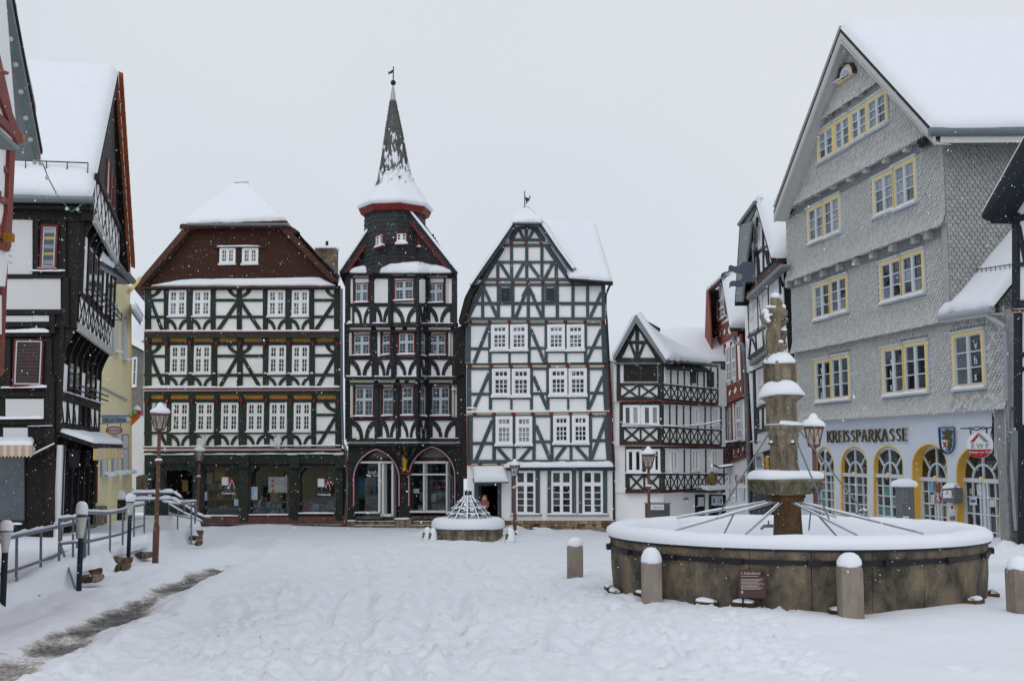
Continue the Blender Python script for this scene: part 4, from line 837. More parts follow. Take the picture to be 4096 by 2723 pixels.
# ================================================================== blue-grey timber house beside the tower house
h = House('grey_timber_house', 'white house with blue grey timbers and a stepped gable beside the spire house', 'house', Fac(PX(1070, 44.3), PX(1415, 42.8)), 'blue_timber'); R = h.root; F0 = h.F; h.bv = Vector((.03, 1, 0))
def cband(y0, y1, xs, x0, x1):            # cream strips with red beam ends
    h.rect('cream_strip', x0, y0, x1, y1, 'cream', -.02, .05)
    h.beam(x0, (y0 + y1) / 2 - (y1 - y0) * .1, x1, (y0 + y1) / 2 - (y1 - y0) * .1, (y1 - y0) * .35, 'cream_line', d=.065, name='cream_moulding')
    for x in xs: h.rect('beam_end', x - 15, y0 - 1, x + 15, y1 + 1, 'red_paint', -.02, .10)
h.at(Z7, .42); h.wall([(585, 345), (800, 345), (1062, 770), (1385, 860), (1388, 1215), (140, 1215), (296, 850)])
h.at(Z7, .32); h.wall([(145, 1210), (1390, 1205), (1408, 1500), (1412, 1585), (135, 1595)])
h.at(Z8, .22); h.wall([(322, 88), (1432, 84), (1448, 480), (325, 490)])
h.at(Z8, .12); h.wall([(325, 455), (1448, 450), (1482, 890), (330, 905)])
h.at(Z7, .42)
h.beams([(683, 345, 683, 505, 28), (617, 398, 662, 488, 26), (752, 393, 706, 480, 26), (600, 385, 545, 490, 44), (765, 390, 830, 490, 44)]); h.hb([(535, 850, 490)], 24)
h.rect('beam_end', 670, 345, 704, 372, 'red_paint', 0, .12); h.hb([(590, 790, 384)], 22)
cband(508, 530, (548, 681, 815), 495, 880); h.hb([(478, 900, 543)], 22)
h.vb([550, 686, 822], 540, 832, 26); h.hb([(430, 945, 690)], 24)
h.beams([(470, 560, 302, 842, 44), (868, 550, 1068, 842, 44), (442, 690, 532, 832, 28), (660, 698, 590, 832, 28), (704, 700, 802, 832, 28), (922, 698, 852, 832, 28), (427, 690, 427, 832, 26), (950, 690, 950, 832, 28)])
h.hb([(285, 1100, 845)], 26); cband(862, 884, (295, 428, 560, 698, 830, 958, 1095, 1232), 290, 1380); h.hb([(280, 1385, 894)], 20)
h.vb([432, 562, 700, 832, 960, 1100, 1232], 890, 1192, 27); h.beam(1372, 890, 1376, 1200, 34); h.beam(290, 895, 146, 1195, 52); h.beam(291, 900, 291, 1190, 26); h.hb([(210, 1375, 1060)], 28); h.hb([(140, 1388, 1197)], 26)
h.beams([(300, 920, 422, 1185, 28), (690, 930, 588, 1185, 28), (712, 930, 822, 1185, 28), (1356, 960, 1256, 1185, 28), (648, 1000, 690, 920, 24), (750, 1000, 708, 920, 24)])
for x0, x1, y0, y1 in ((448, 548, 893, 1048), (852, 950, 895, 1044)):
    lv = h.rect('louvre', x0, y0, x1, y1, 'blue_timber', 0, .08)
    h.rect('shaft', x0 + 16, y0 + 28, x1 - 16, y1 - 16, 'dark', .08, .09, lv)
    for k in range(12): y = y0 + 34 + k * (y1 - y0 - 54) / 12; h.rect('slat', x0 + 16, y, x1 - 16, y + 4, 'blue_timber', .085, .11, lv)
    h.snow(x0 + 18, y0 + 28, x1 - 18, y0 + 28, .02, .06, .08, lv)
h.o = .32
cband(1213, 1234, (180, 355, 530, 700, 863, 1033, 1210, 1372), 130, 1388); h.hb([(130, 1392, 1248)], 20)
h.beam(162, 1250, 158, 1590, 48); h.beam(1378, 1250, 1390, 1590, 52); h.vb([355], 1250, 1590, 28); h.vb([532], 1250, 1590, 20); h.vb([708], 1250, 1590, 26); h.vb([860], 1250, 1590, 28); h.vb([1038], 1250, 1590, 20); h.vb([1213], 1250, 1590, 26)
h.hb([(180, 345, 1465), (720, 855, 1460), (1225, 1365, 1456)], 24); h.hb([(365, 705, 1496), (870, 1205, 1493)], 20)
h.beams([(340, 1270, 214, 1590, 28), (722, 1290, 846, 1590, 28), (1354, 1290, 1218, 1590, 28)])
W3 = dict(cols=1, split=(.30,), sub=(3, (1, 3)), cw=.10, glass=['glass_mid', 'glass_pale', 'glass_mid'], snow=.09, bar=.032, tr=.09, proud=.09, mull=.05)
for x0, x1 in ((368, 523), (540, 696), (873, 1029), (1047, 1203)): h.win(x0, 1480, x1, 1246, **W3)
h.at(Z8, .22)
h.hb([(322, 1436, 101)], 26); cband(118, 137, (350, 518, 672, 824, 970, 1118, 1273, 1418), 325, 1435); h.hb([(325, 1438, 147)], 14)
h.beam(342, 150, 344, 470, 34); h.beam(1410, 150, 1426, 470, 44)
for x, w_ in ((512, 24), (676, 16), (834, 22), (962, 24), (1122, 16), (1278, 24)): h.beam(x, 150, x, 465, w_)
h.hb([(360, 505, 344), (845, 955, 341), (1288, 1395, 336)], 22); h.hb([(522, 830, 376), (970, 1270, 370)], 18)
h.beams([(502, 180, 382, 460, 26), (848, 205, 958, 460, 26), (1394, 205, 1284, 460, 26)])
W3['glass'] = ['glass_dark', 'glass_dark', 'glass_mid']
for x0, x1, yb, yt in ((526, 669, 362, 143), (681, 824, 364, 143), (974, 1116, 358, 140), (1127, 1269, 358, 140)): h.win(x0, yb, x1, yt, **W3)
h.snow(330, 458, 405, 458, .06, .1); h.o = .12
h.hb([(325, 1452, 472)], 28); cband(489, 509, (388, 540, 692, 845, 990, 1140, 1293, 1437), 328, 1452); h.hb([(328, 1452, 518)], 12)
h.beam(352, 520, 352, 880, 40); h.beam(1424, 520, 1448, 880, 48)
for x, w_ in ((540, 26), (698, 24), (853, 26), (994, 24), (1144, 22), (1296, 26)): h.beam(x, 520, x, 870, w_)
h.hb([(372, 530, 730), (865, 985, 718), (1306, 1412, 708)], 24); h.hb([(552, 845, 756), (1005, 1290, 748)], 20)
h.beams([(528, 550, 396, 868, 28), (868, 590, 982, 862, 28), (1410, 560, 1304, 850, 28), (568, 764, 660, 868, 26), (830, 762, 740, 868, 26), (1100, 756, 1024, 858, 26), (1184, 756, 1272, 852, 26)])
for x0, x1, yb, yt, gl in ((554, 686, 742, 517, ['curtain', 'glass_pale']), (711, 841, 742, 517, ['curtain', 'glass_pale']), (1006, 1134, 732, 510, ['glass_dark']), (1154, 1284, 732, 508, ['glass_dark'])): W3['glass'] = gl; h.win(x0, yb, x1, yt, **W3)
h.hb([(328, 1486, 874)], 30); cband(888, 902, (345, 430, 580, 1190, 1330, 1470), 330, 1488)
# ground floor
h.o = 0
h.wallhole([(330, 900), (1482, 900), (1486, 1345), (332, 1345)], [[(386, 1345), (386, 1042), (598, 1042), (598, 1345)]], 'plaster_white', .3, 'blue_timber', .45)
h.wall([(600, 905), (1480, 905), (1484, 1340), (600, 1340)], 'plaster_grey', 6) if False else None
h.rect('lintel', 640, 914, 1488, 944, 'blue_timber', -.02, .14); h.snow(632, 917, 1494, 912, .22, .40, jit=.15)
h.rect('door_frame', 386, 1040, 418, 1345, 'blue_timber', -.45, .03); h.rect('door_frame', 568, 1040, 598, 1345, 'blue_timber', -.45, .03); h.rect('door_frame', 386, 1040, 598, 1062, 'blue_timber', -.45, .035)
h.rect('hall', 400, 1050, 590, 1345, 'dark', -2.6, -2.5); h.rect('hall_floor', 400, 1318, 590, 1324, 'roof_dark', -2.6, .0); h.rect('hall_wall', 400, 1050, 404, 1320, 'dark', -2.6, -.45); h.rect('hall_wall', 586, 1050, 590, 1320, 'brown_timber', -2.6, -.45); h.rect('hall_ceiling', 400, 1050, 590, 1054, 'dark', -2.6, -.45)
h.rect('door_step', 392, 1318, 596, 1345, 'sandstone', -.4, .35)
cn = [h.p(372, 920, .05), h.p(625, 918, .05), h.p(655, 1030, .75), h.p(385, 1034, .75)]
MB().prism(cn, (0, 0, -.06)).build('canopy', 'blue_timber', R); MB().snowquad(cn[3], cn[2], cn[1], cn[0], .26, 18, 12, jit=.12).build('canopy_snow', 'snow', R, smooth=True)
for x in (380, 640): MB().tube([h.p(x, 1030, .65), h.p(x - 4, 1010, .04)], .02, 5).build('bracket', 'iron', R)
for x0, x1, s0, s1 in ((708, 866, (678, 706), (868, 897)), (988, 1151, (960, 989), (1153, 1181)), (1234, 1394, (1206, 1233), (1396, 1426))):
    h.win(x0, 1284, x1, 944, 2, (.30,), (1, (1, 4)), glass=['glass_dark', 'shop_dark', 'glass_dark'], cw=.055, mull=.055, bar=.028, tr=.075, snow=0, sill=False, proud=.07)
    for a, b in (s0, s1): sh = h.rect('shutter', a, 946, b, 1282, 'blue_timber', .0, .09); 
    for k in range(7): x = x0 + 14 + k * (x1 - x0 - 28) / 7; 
for x0, x1 in ((668, 912), (955, 1196), (1202, 1440)): h.rect('window_sill', x0, 1289, x1, 1298, 'sandstone', 0, .12); h.snow(x0, 1289, x1, 1288, .06, .15, .0, jit=.2)
# stone plinth: single blocks
h.rect('plinth', 600, 1336, 1488, 1440, 'rubble', -.25, .06); rb = random.Random(12); y = 1336
for row, hh in enumerate((26, 24, 26, 28)):
    x = 602
    while x < 1486:
        w_ = rb.uniform(26, 64); x1 = min(x + w_, 1486)
        if x1 - x > 10 and not (y + hh > 1392 and 1212 < x + w_ / 2 < 1415) and not (850 < x + w_ / 2 < 890 and 1355 < y + hh / 2 < 1395): h.rect('stone', x + 1.5, y + 1.5, x1 - 1.5, y + hh - 1, rb.choice(['block_stone', 'block_stone', 'plinth_red', 'sandstone']), .05, .075 + rb.random() * .035)
        x += w_
    y += hh
h.rect('vent', 850, 1357, 889, 1392, 'iron', .05, .09); h.snow(846, 1396, 893, 1396, .05, .1, .06)
h.poly('cellar_hatch', [(1218, 1440), (1225, 1415), (1260, 1400), (1310, 1394), (1360, 1400), (1400, 1415), (1410, 1440)], 'soffit_grey', .05, .14)
for k in range(9): t = math.pi * (k + .5) / 9; h.poly('arch_stone', [(1313 - 105 * math.cos(a) * r, 1450 - 58 * math.sin(a) * r) for a, r in ((t - .16, 1.0), (t - .16, 1.3), (t + .16, 1.3), (t + .16, 1.0))], 'block_stone', .05, .1 + rb.random() * .02)
# roofs
h.at(Z7, .42); o = .42
rk = [(565, 345), (420, 558), (300, 730), (190, 892)]; rk2 = [(820, 350), (960, 560), (1100, 752)]
for a, b in list(zip(rk[:-1], rk[1:])) + list(zip(rk2[:-1], rk2[1:])):
    sgn = 1 if a[0] > b[0] else -1
    MB().prism([h.p(*a, .30), h.p(*b, .30), h.p(b[0] + 34 * sgn, b[1] + 8, .30), h.p(a[0] + 34 * sgn, a[1] + 8, .30)], h.F.n * .1).build('verge_board', 'blue_timber', R)
    P = [h.p(*a, .42), h.p(*b, .42)]; slab('roof_slope', [P[0], P[1], P[1] + h.bv * 9, P[0] + h.bv * 9], .12, 'roof_dark', R)
    MB().snowquad(P[1], P[1] + h.bv * 9, P[0] + h.bv * 9, P[0], .12 if sgn > 0 else .2, 12, 10, edges='l', jit=.3).build('roof_snow', 'snow', R, smooth=True)
# left flank hung with dark tiles
sd_ = [(190, 892), (130, 1010), (75, 1215), (85, 1250)]
for a, b in zip(sd_[:-1], sd_[1:]): MB().prism([h.p(*a, .3), h.p(a[0] + 60, a[1] + 10, .3), h.p(b[0] + 55, b[1] + 6, .3), h.p(*b, .3)], -h.F.n * 8).build('side_roof', 'brown_timber', R)
h.snow(238, 900, 288, 862, .12, .3); h.snow(85, 1222, 130, 1210, .1, .2)
h.at(Z7, .3); h.poly('side_wall', [(48, 1285), (128, 1245), (135, 1700), (48, 1700)], 'brown_timber', -8, -.05); h.at(Z8, .1); h.poly('side_wall', [(255, 130), (325, 130), (330, 1000), (285, 1010)], 'brown_timber', -8, -.1)
# small hip on top and the side wing roof with deep snow
h.at(Z7, .42); A, B = h.F.hit(*Z7(562, 342), o + .45), h.F.hit(*Z7(822, 345), o + .45); T = h.F.hit(*Z7(676, 235), o - .9)
MB().prism([A, B, T], (0, 0, -.1)).build('hip_roof', 'roof_dark', R)
s_ = MB(); s_.snowquad(A, B, T + h.F.u * .12, T - h.F.u * .12, .16, 16, 10, edges='b', jit=.2); s_.snowquad(T - h.F.u * .14, T + h.F.u * .14, T + h.F.u * .14 - h.F.n * 7.2, T - h.F.u * .14 - h.F.n * 7.2, .18, 6, 6, edges='', jit=.2); s_.build('hip_snow', 'snow', R, smooth=True)
MB().tube([A, B], .05, 6).build('gutter', 'zinc', R)
h.at(Z7, .42); E0, E1 = h.p(1070, 838, .45), h.p(1458, 868, .45); T0 = h.F.hit(*Z7(815, 352), o - 4.5); T1 = h.F.hit(*Z7(1312, 372), o - 6.0); M0 = h.F.hit(*Z7(850, 400), o - 1.8)
MB().prism([E0, E1, T1, T0], (0, 0, -.15)).build('wing_roof', 'roof_dark', R)
MB().snowquad(E0, E1, T1, T0, .24, 24, 18, edges='blr', jit=.15, bs=.4).build('wing_snow', 'snow', R, smooth=True)
MB().tube([E0 + Vector((0, 0, -.05)), E1 + Vector((0, 0, -.05))], .07, 8).build('gutter', 'iron', R)
MB().prism([h.p(1075, 845, .02), h.p(1400, 868, .02), h.p(1400, 885, .02), h.p(1075, 862, .02)], h.F.n * .3).build('eave_board', 'blue_timber', R)
pp = [E1 + Vector((-.1, .1, -.1)), h.p(1396, 985, .12), h.p(1405, 1220, .12), h.p(1420, 1500, .15)]; h.at(Z8, .1); pp += [h.p(1462, 450, .12), h.p(1478, 840, .15), h.p(1482, 1330, .2)]; MB().tube(pp, .045, 8).build('downpipe', 'iron', R)
for y0, y1, x in ((1240, 1560, 150), (900, 1190, 1385)): h.at(Z7, .34); h.beam(x if x < 900 else 1385, y0, x - 4 if x < 900 else 1388, y1, 10, 'red_paint', d=.02, name='red_edge')
h.at(Z8, .12)
for x0, x1, y0, y1 in ((331, 331, 150, 450), (331, 334, 520, 860), (1432, 1446, 150, 450), (1446, 1466, 520, 860)): h.beam(x0, y0, x1, y1, 8, 'red_paint', d=.12 if x0 < 900 else .16, name='red_edge')
# weather vane
T2 = T + Vector((0, 0, .1)); zv = h.F.hit(*Z7(668, 55), o - .9).z; MB().tube([T2 - Vector((.03, 0, .1)), (T2.x - .03, T2.y, zv)], .02, 6).build('vane_rod', 'iron', R)
h.at(Z7, o - .9); h.poly('vane', [(672, 108), (690, 112), (702, 120), (712, 108), (712, 96), (718, 94), (720, 112), (712, 126), (708, 140), (711, 155), (706, 152), (702, 138), (694, 148), (690, 165), (672, 172), (684, 160), (680, 146), (676, 130)], 'iron', -.01, .015)

# ================================================================== corner house at the street (gable front and long side)
cA, cB, cC = PX(1418, 43.0), PX(1527, 42.4), PX(1664, 47.4)
h = House('corner_timber_house', 'white corner house with dark crossed timbers and small snowy gable', 'house', Fac(cA, cB), 'grey_timber'); R = h.root; FF, FS = h.F, Fac(cB, cC)
h.at(Z9, 0)
z_of = lambda y: h.p(300, y).z
def body(y0, y1, grow, m='plaster_white'):
    a, b, c = FF.pt(-.0, 0, grow), None, FS.pt(FS.L, 0, grow)
    b = Vector((cB[0], cB[1], 0)) + (FF.n + FS.n) * (grow / (1 + FF.n.dot(FS.n))); a = FF.pt(0, 0, grow); bk = -(FF.n + FS.n) * 2.2
    z0, z1 = h.p(330, y1).z, h.p(330, y0).z; q = [Vector((p.x, p.y, z0)) for p in (a, b, c, c + bk, a + bk)]; MB().prism(q, (0, 0, z1 - z0)).build('wall', m, R)
body(612, 832, .24); body(815, 1078, .16); body(1062, 1335, .08)
h.at(Z9, 0)
body(1330, 1560, 0)
def crosses(xs, y0, y1, w_, post=10):
    for a, b in zip(xs[:-1], xs[1:]): h.beam(a + 3, y0, b - 3, y1, w_); h.beam(b - 3, y0, a + 3, y1, w_ * .98)
    h.vb(xs, y0, y1, post)
for (gr, yt, yr, yb) in ((.24, 628, 738, 815), (.16, 850, 972, 1058), (.08, 1092, 1232, 1322)):
    h.F = FF; h.o = gr
    xl, xr = {628: (92, 338), 850: (108, 338), 1092: (140, 346)}[yt]
    h.beam(xl, yt - 8, xr, yt - 8, 18); h.beam(xl, yr, xr, yr, 14); h.beam(xl, yb + 4, xr, yb + 2, 22); h.vb([xl + 8], yt, yb, 18); h.vb([xr - 8], yt, yb, 20); h.rect('red_moulding', xl - 2, yb + 9, xr, yb + 16, 'red_paint', -.02, .12)
    m = (xl + xr) / 2; crosses([xl + 18, m, xr - 16], yr + 4, yb - 4, 11, 10)
    h.F = FS; h.o = gr
    k = 6 if yt < 1000 else 4
    xs = [346, 392, 430, 466, 502, 538, 575, 612, 650] if yt < 800 else ([346, 386, 424, 462, 500, 540, 580, 614, 668] if yt < 1000 else [356, 390, 428, 466, 504, 545, 584, 618, 684])
    drop = {628: (18, 30, 28), 850: (14, 20, 12), 1092: (4, 2, -20)}[yt]; xe = xs[-1]; T_ = lambda x, base, d: base + d * (x - 346) / (xe - 346)
    h.beam(344, yt - 8, xe, yt - 8 + drop[0], 10, d=.022); h.beam(344, yr + 2, xe, yr + 2 + drop[1], 8, d=.022); h.beam(344, yb + 4, xe, yb + 4 + drop[2], 12, d=.03); h.beam(344, yb + 13, xe, yb + 13 + drop[2], 6, 'red_paint', d=.12, name='red_moulding')
    for x in xs: h.beam(x, T_(x, yt, drop[0]), x, T_(x, yb, drop[2]), 5.5 if x > 346 else 12, d=.022)
    for a, b in zip(xs[:-1], xs[1:]): y0a, y0b, y1a, y1b = T_(a, yr + 6, drop[1]), T_(b, yr + 6, drop[1]), T_(a, yb, drop[2]), T_(b, yb, drop[2]); h.beam(a + 2, y0a, b - 2, y1b, 3.8, d=.02); h.beam(b - 2, y0b, a + 2, y1a, 3.7, d=.024)
    h.snow(346, T_(346, yr - 4, 0), xe, yr - 4 + drop[1], .03, .04, .02, jit=.7)
WC = dict(cols=2, split=(), sub=(1, 1), cw=.06, glass=['glass_mid', 'glass_dark', 'curtain'], mull=.08, snow=.06, proud=.08)
h.F = FF; h.o = .24; lvr = h.rect('louvre', 130, 632, 314, 722, 'grey_timber', 0, .08)
for k in range(9): h.rect('slat', 136, 638 + k * 9, 308, 641 + k * 9, 'dark', .08, .085, lvr)
h.rect('slat_post', 219, 634, 226, 722, 'grey_timber', .08, .1, lvr)
h.o = .16; h.win(128, 965, 219, 852, **WC); h.win(234, 965, 326, 852, **WC); h.snow(125, 968, 345, 966, .05, .2)
h.o = .08; h.win(146, 1222, 230, 1096, **WC); h.win(256, 1222, 331, 1094, **WC); h.snow(148, 1228, 344, 1226, .05, .25); h.beam(243, 1096, 243, 1222, 18)
h.F = FS; h.o = .24; h.rect('louvre', 504, 655, 530, 732, 'grey_timber', 0, .07); h.rect('louvre', 596, 668, 628, 752, 'grey_timber', 0, .07)
WC['cw'] = .06; WC['glass'] = ['curtain', 'glass_pale']
h.o = .16; h.win(509, 956, 543, 862, **WC); h.win(619, 962, 652, 868, **WC)
h.o = .08; h.win(391, 1220, 428, 1096, **WC); h.win(508, 1214, 545, 1094, **WC); h.win(618, 1210, 650, 1094, **WC)
h.F = FF; h.o = 0; h.rect('shop_window', 248, 1393, 384, 1470, 'glass_mid', .0, .03); h.rect('shop_sign', 275, 1398, 352, 1428, 'sign_white', .03, .05); h.text('Blickpunkt', 320, 1418, 10, 'bright_blue', .055, sx=.9); h.rect('frame', 244, 1389, 388, 1394, 'soffit_grey', 0, .06)
h.F = FS; h.rect('shop_canopy', 520, 1318, 690, 1334, 'grey_timber', 0, .5); h.snow(518, 1320, 694, 1312, .2, .55, jit=.15)
for x0, x1, sg in ((532, 574, 1), (608, 690, 1)): h.rect('shop_frame', x0 - 3, 1345, x1 + 3, 1560, 'iron', 0, .05); h.rect('shop_window', x0 + 8, 1352, x1 - 6, 1560, 'glass_dark', .05, .06)
h.rect('shop_sign', 541, 1358, 572, 1408, 'sign_white', .06, .08); h.rect('shop_sign', 615, 1352, 676, 1404, 'sign_white', .06, .08); h.text('Blickpunkt', 655, 1385, 7, 'bright_blue', .085, sx=.8)
h.poly('logo_ring', [(628 + 7 * math.cos(a), 1378 + 14 * math.sin(a)) for a in [i * .63 for i in range(10)]], 'bright_blue', .08, .09); h.poly('logo_arc', [(655, 1362), (668, 1370), (671, 1385), (662, 1398), (666, 1384), (664, 1374)], 'rust_red', .08, .09)
h.rect('notice', 463, 1362, 487, 1374, 'sign_grey', 0, .03)
# gable of the front
h.F = FF; h.at(Z9, .26); h.poly('gable_wall', [(100, 592), (200, 385), (322, 592)], 'plaster_white', -.3, 0)
h.beams([(90, 604, 345, 604, 22), (150, 508, 262, 508, 18), (204, 400, 204, 598, 18), (106, 592, 204, 392, 26), (318, 592, 200, 392, 26), (168, 515, 196, 590, 14), (240, 515, 212, 590, 14)]); h.hb([(78, 400, 622)], 8, m='zinc', d=.2)
A, B, T = h.p(72, 590, .35), h.p(366, 606, .35), h.p(198, 356, .35); bk = -FF.n * 5
slab('roof_slope', [A, T, T + bk, A + bk], .1, 'roof_dark', R)
for a, b in ((A, T), (B, T)): d_ = (b - a).normalized(); MB().prism([a, b, b - Vector((0, 0, .32)), a + d_ * .1 - Vector((0, 0, .22))], FF.n * .06).build('verge_board', 'soffit_grey', R)
MB().snowquad(A, A + bk, T + bk, T, .16, 8, 10, jit=.2).build('roof_snow', 'snow', R, smooth=True)
h.F = FS; E = FS.hit(*Z9(610, 628), .5); E0 = FS.hit(*Z9(366, 608), .5); rt_ = FS.hit(*Z9(590, 430), -5.0)
T2_ = T + Vector((.10, 1, 0)).normalized() * 4
MB().prism([q - Vector((0, 0, .25)) for q in (E0, E, T2_, T)], (0, 0, -.1)).build('side_roof', 'roof_dark', R)
sn = MB(); sn.snowquad(E0, E, T2_, T + Vector((0, 0, .02)), .24, 22, 16, edges='bl', jit=.12); sn.build('roof_snow', 'snow', R, smooth=True); MB().tube([E0, E], .06, 6).build('gutter', 'zinc', R)

# ---- house with a snow roof farther back between the two
hb = House('back_house', 'snow roofed house behind the corner house, mostly hidden', 'house', Fac(PX(1395, 58), PX(1680, 58)), 'grey_timber')
hb.at(DD, 0); hb.wall([(1398, 830), (1660, 830), (1660, 1100), (1398, 1100)])
P = [hb.p(1396, 832, .3), hb.p(1680, 832, .3), hb.F.hit(*DD(1680, 758), -5), hb.F.hit(*DD(1390, 768), -5)]; MB().prism(P, (0, 0, -.1)).build('roof_slope', 'roof_dark', hb.root); MB().snowquad(*P, .25, 16, 10, jit=.15).build('roof_snow', 'snow', hb.root, smooth=True)

def two_tone(pts, side): h.wall(pts, 'plaster_white', .05); MB().prism([h.p(x, y) - h.F.n * .055 for x, y in pts], h.bv * 8.7).build('house_body', side, h.root)
# ================================================================== red timber house (street side, right)
h = House('red_timber_house', 'red timbered gable house along the street with ivy window boxes', 'house', Fac(PX(1634, 66), PX(1722, 54)), 'red_timber'); R = h.root; F_ = h.F
h.at(Z10, .3); two_tone([(98, 880), (118, 560), (135, 545), (180, 760), (228, 800), (250, 1140), (118, 1205)], 'red_timber')
h.at(Z10, .1); two_tone([(122, 1180), (255, 1120), (272, 1440), (145, 1510)], 'red_timber')
h.at(Z10, 0); two_tone([(140, 1480), (280, 1440), (282, 1800), (152, 1800)], 'red_timber')
h.at(Z10, .3)
h.beams([(92, 890, 200, 836, 24), (100, 812, 182, 764, 16), (112, 600, 96, 880, 14), (122, 640, 108, 870, 8), (152, 660, 162, 730, 8), (112, 790, 160, 740, 10), (118, 890, 128, 1190, 10), (152, 880, 160, 1175, 9), (208, 850, 222, 1150, 8), (236, 830, 246, 1140, 9), (185, 870, 190, 1160, 5), (118, 1130, 246, 1070, 12), (118, 1200, 252, 1140, 26)])
for a, b in ((125, 150), (150, 178), (178, 205), (205, 240)): ya, yb = 1128 - (a - 118) * .45, 1195 - (a - 118) * .45; h.beam(a, ya, b, yb - 8, 6); h.beam(b, ya - 8, a, yb, 6)
for a, b in ((108, 128), (128, 150), (150, 174)): h.beam(a, 812 - (a - 100) * .55, b, 880 - (b - 100) * .5, 6); h.beam(b, 805 - (b - 100) * .55, a, 885 - (a - 100) * .5, 6)
WR = dict(cols=1, split=(.45,), sub=(2, (1, 2)), casing='shut_paint', frame='white_paint', glass=['glass_pale', 'curtain'], cw=.10, snow=.05, sill=False, bar=.05, proud=.07)
h.win(116, 768, 150, 630, **WR)
for x0, x1, y0, y1 in ((132, 150, 1098, 905), (162, 184, 1086, 890), (192, 212, 1072, 878)): h.win(x0, y0, x1, y1, **WR)
h.o = .1
h.beams([(128, 1210, 262, 1150, 22, 'red_paint'), (140, 1215, 150, 1500, 9), (186, 1200, 192, 1420, 7), (206, 1190, 212, 1400, 5), (262, 1160, 268, 1440, 10), (148, 1425, 268, 1392, 12), (150, 1505, 275, 1460, 22), (162, 1212, 166, 1420, 5)])
for x0, x1, y0, y1 in ((145, 160, 1400, 1218), (168, 186, 1395, 1212), (214, 240, 1386, 1192)): h.win(x0, y0, x1, y1, **WR)
for i in range(5):
    a, b = 150 + i * 24, 174 + i * 24; ya, yb = 1430 - i * 8, 1498 - i * 9; h.beam(a, ya, b, yb - 8, 6); h.beam(b, ya - 8, a, yb, 6)
h.o = 0
for x0, x1 in ((165, 180), (200, 215), (240, 258)): h.rect('shop_window', x0, 1570, x1, 1700, 'glass_mid', 0, .03)
h.at(Z23, 0); h.text('Café', 442, 1035, 88, 'crimson', .04, sx=2.6, name='lettering'); h.rect('cornice', 285, 1060, 540, 1095, 'white_paint', 0, .15)
h.at(Z10, .3)
# roof: half-hipped gable, deep snow on the near slope
rT, rT2 = h.p(132, 540, .6), h.p(118, 548, .6); eR = h.p(182, 800, .6); eL = h.p(54, 925, .6); hipL = h.p(66, 598, .6)
bkv = -F_.n * 9
slab('roof_slope', [h.p(137, 530, .6), eR, eR + bkv, h.p(137, 530, .6) + bkv], .15, 'roof_dark', R); slab('roof_slope', [hipL, eL, eL + bkv, hipL + bkv], .15, 'roof_dark', R)
MB().prism([h.p(66, 600, .55), h.p(78, 600, .55), h.p(94, 915, .55), h.p(56, 925, .55)], F_.n * .08).build('verge_board', 'red_timber', R)
MB().prism([h.p(80, 585, .3), h.p(135, 540, .3), h.p(130, 570, .3), h.p(84, 625, .3)], F_.n * .2).build('fascia', 'red_timber', R)
MB().prism([h.p(64, 598, .7), h.p(136, 530, .7), h.p(137, 530, .6) + bkv * .4 + Vector((0, 0, .9)), hipL + bkv * .4 + Vector((0, 0, 1.6))], (0, 0, -.1)).build('hip_roof', 'zinc', R)
MB().snowquad(h.p(64, 598, .7), h.p(137, 532, .7), h.p(137, 530, .6) + bkv * .4 + Vector((0, 0, .95)), hipL + bkv * .4 + Vector((0, 0, 1.65)), .2, 10, 10, edges='bl', jit=.1).build('hip_snow', 'snow', R, smooth=True)
MB().snowquad(eR, eR + bkv, h.p(137, 530, .6) + bkv, h.p(137, 530, .6), .40, 16, 16, edges='bl', jit=.1).build('roof_snow', 'snow', R, smooth=True)
pp = [h.p(198, 850, .5), h.p(205, 872, .5), h.p(248, 885, .4), h.p(256, 920, .4), h.p(270, 1200, .3), h.p(282, 1520, .3), h.p(288, 1760, .3)]; MB().tube(pp, .09, 8).build('downpipe', 'zinc', R)
h.poly('eave_end', [(184, 800), (222, 788), (222, 840), (190, 850)], 'red_timber', 0, .15)
h.at(DD, .2)
# ivy boxes
iv = MB(); ri = random.Random(6); h.at(Z23, .2)
h.poly('flower_box', [(190, 610), (465, 575), (468, 610), (195, 640)], 'grey_timber', .1, .5)
for k in range(260):
    x, y = ri.uniform(180, 460), ri.uniform(570, 640)
    if ri.random() < .3: x, y = ri.gauss(345, 14), ri.uniform(640, 790)
    c = h.p(x, y, ri.uniform(.2, .65)); s_ = ri.uniform(.03, .08); a = Vector((ri.uniform(-1, 1), ri.uniform(-1, 1), ri.uniform(-1, 1))).normalized() * s_; b = a.cross(Vector((ri.random(), ri.random(), ri.random()))).normalized() * s_; iv.add([c - a, c + b, c + a, c - b], [(0, 1, 2, 3)])
tag(iv.build('ivy', 'ivy', R), kind='stuff'); MB().snowbar(h.p(215, 600, .3), h.p(440, 575, .3), F_.n, .25, .07, jit=.9).build('box_snow', 'snow', R, smooth=True)

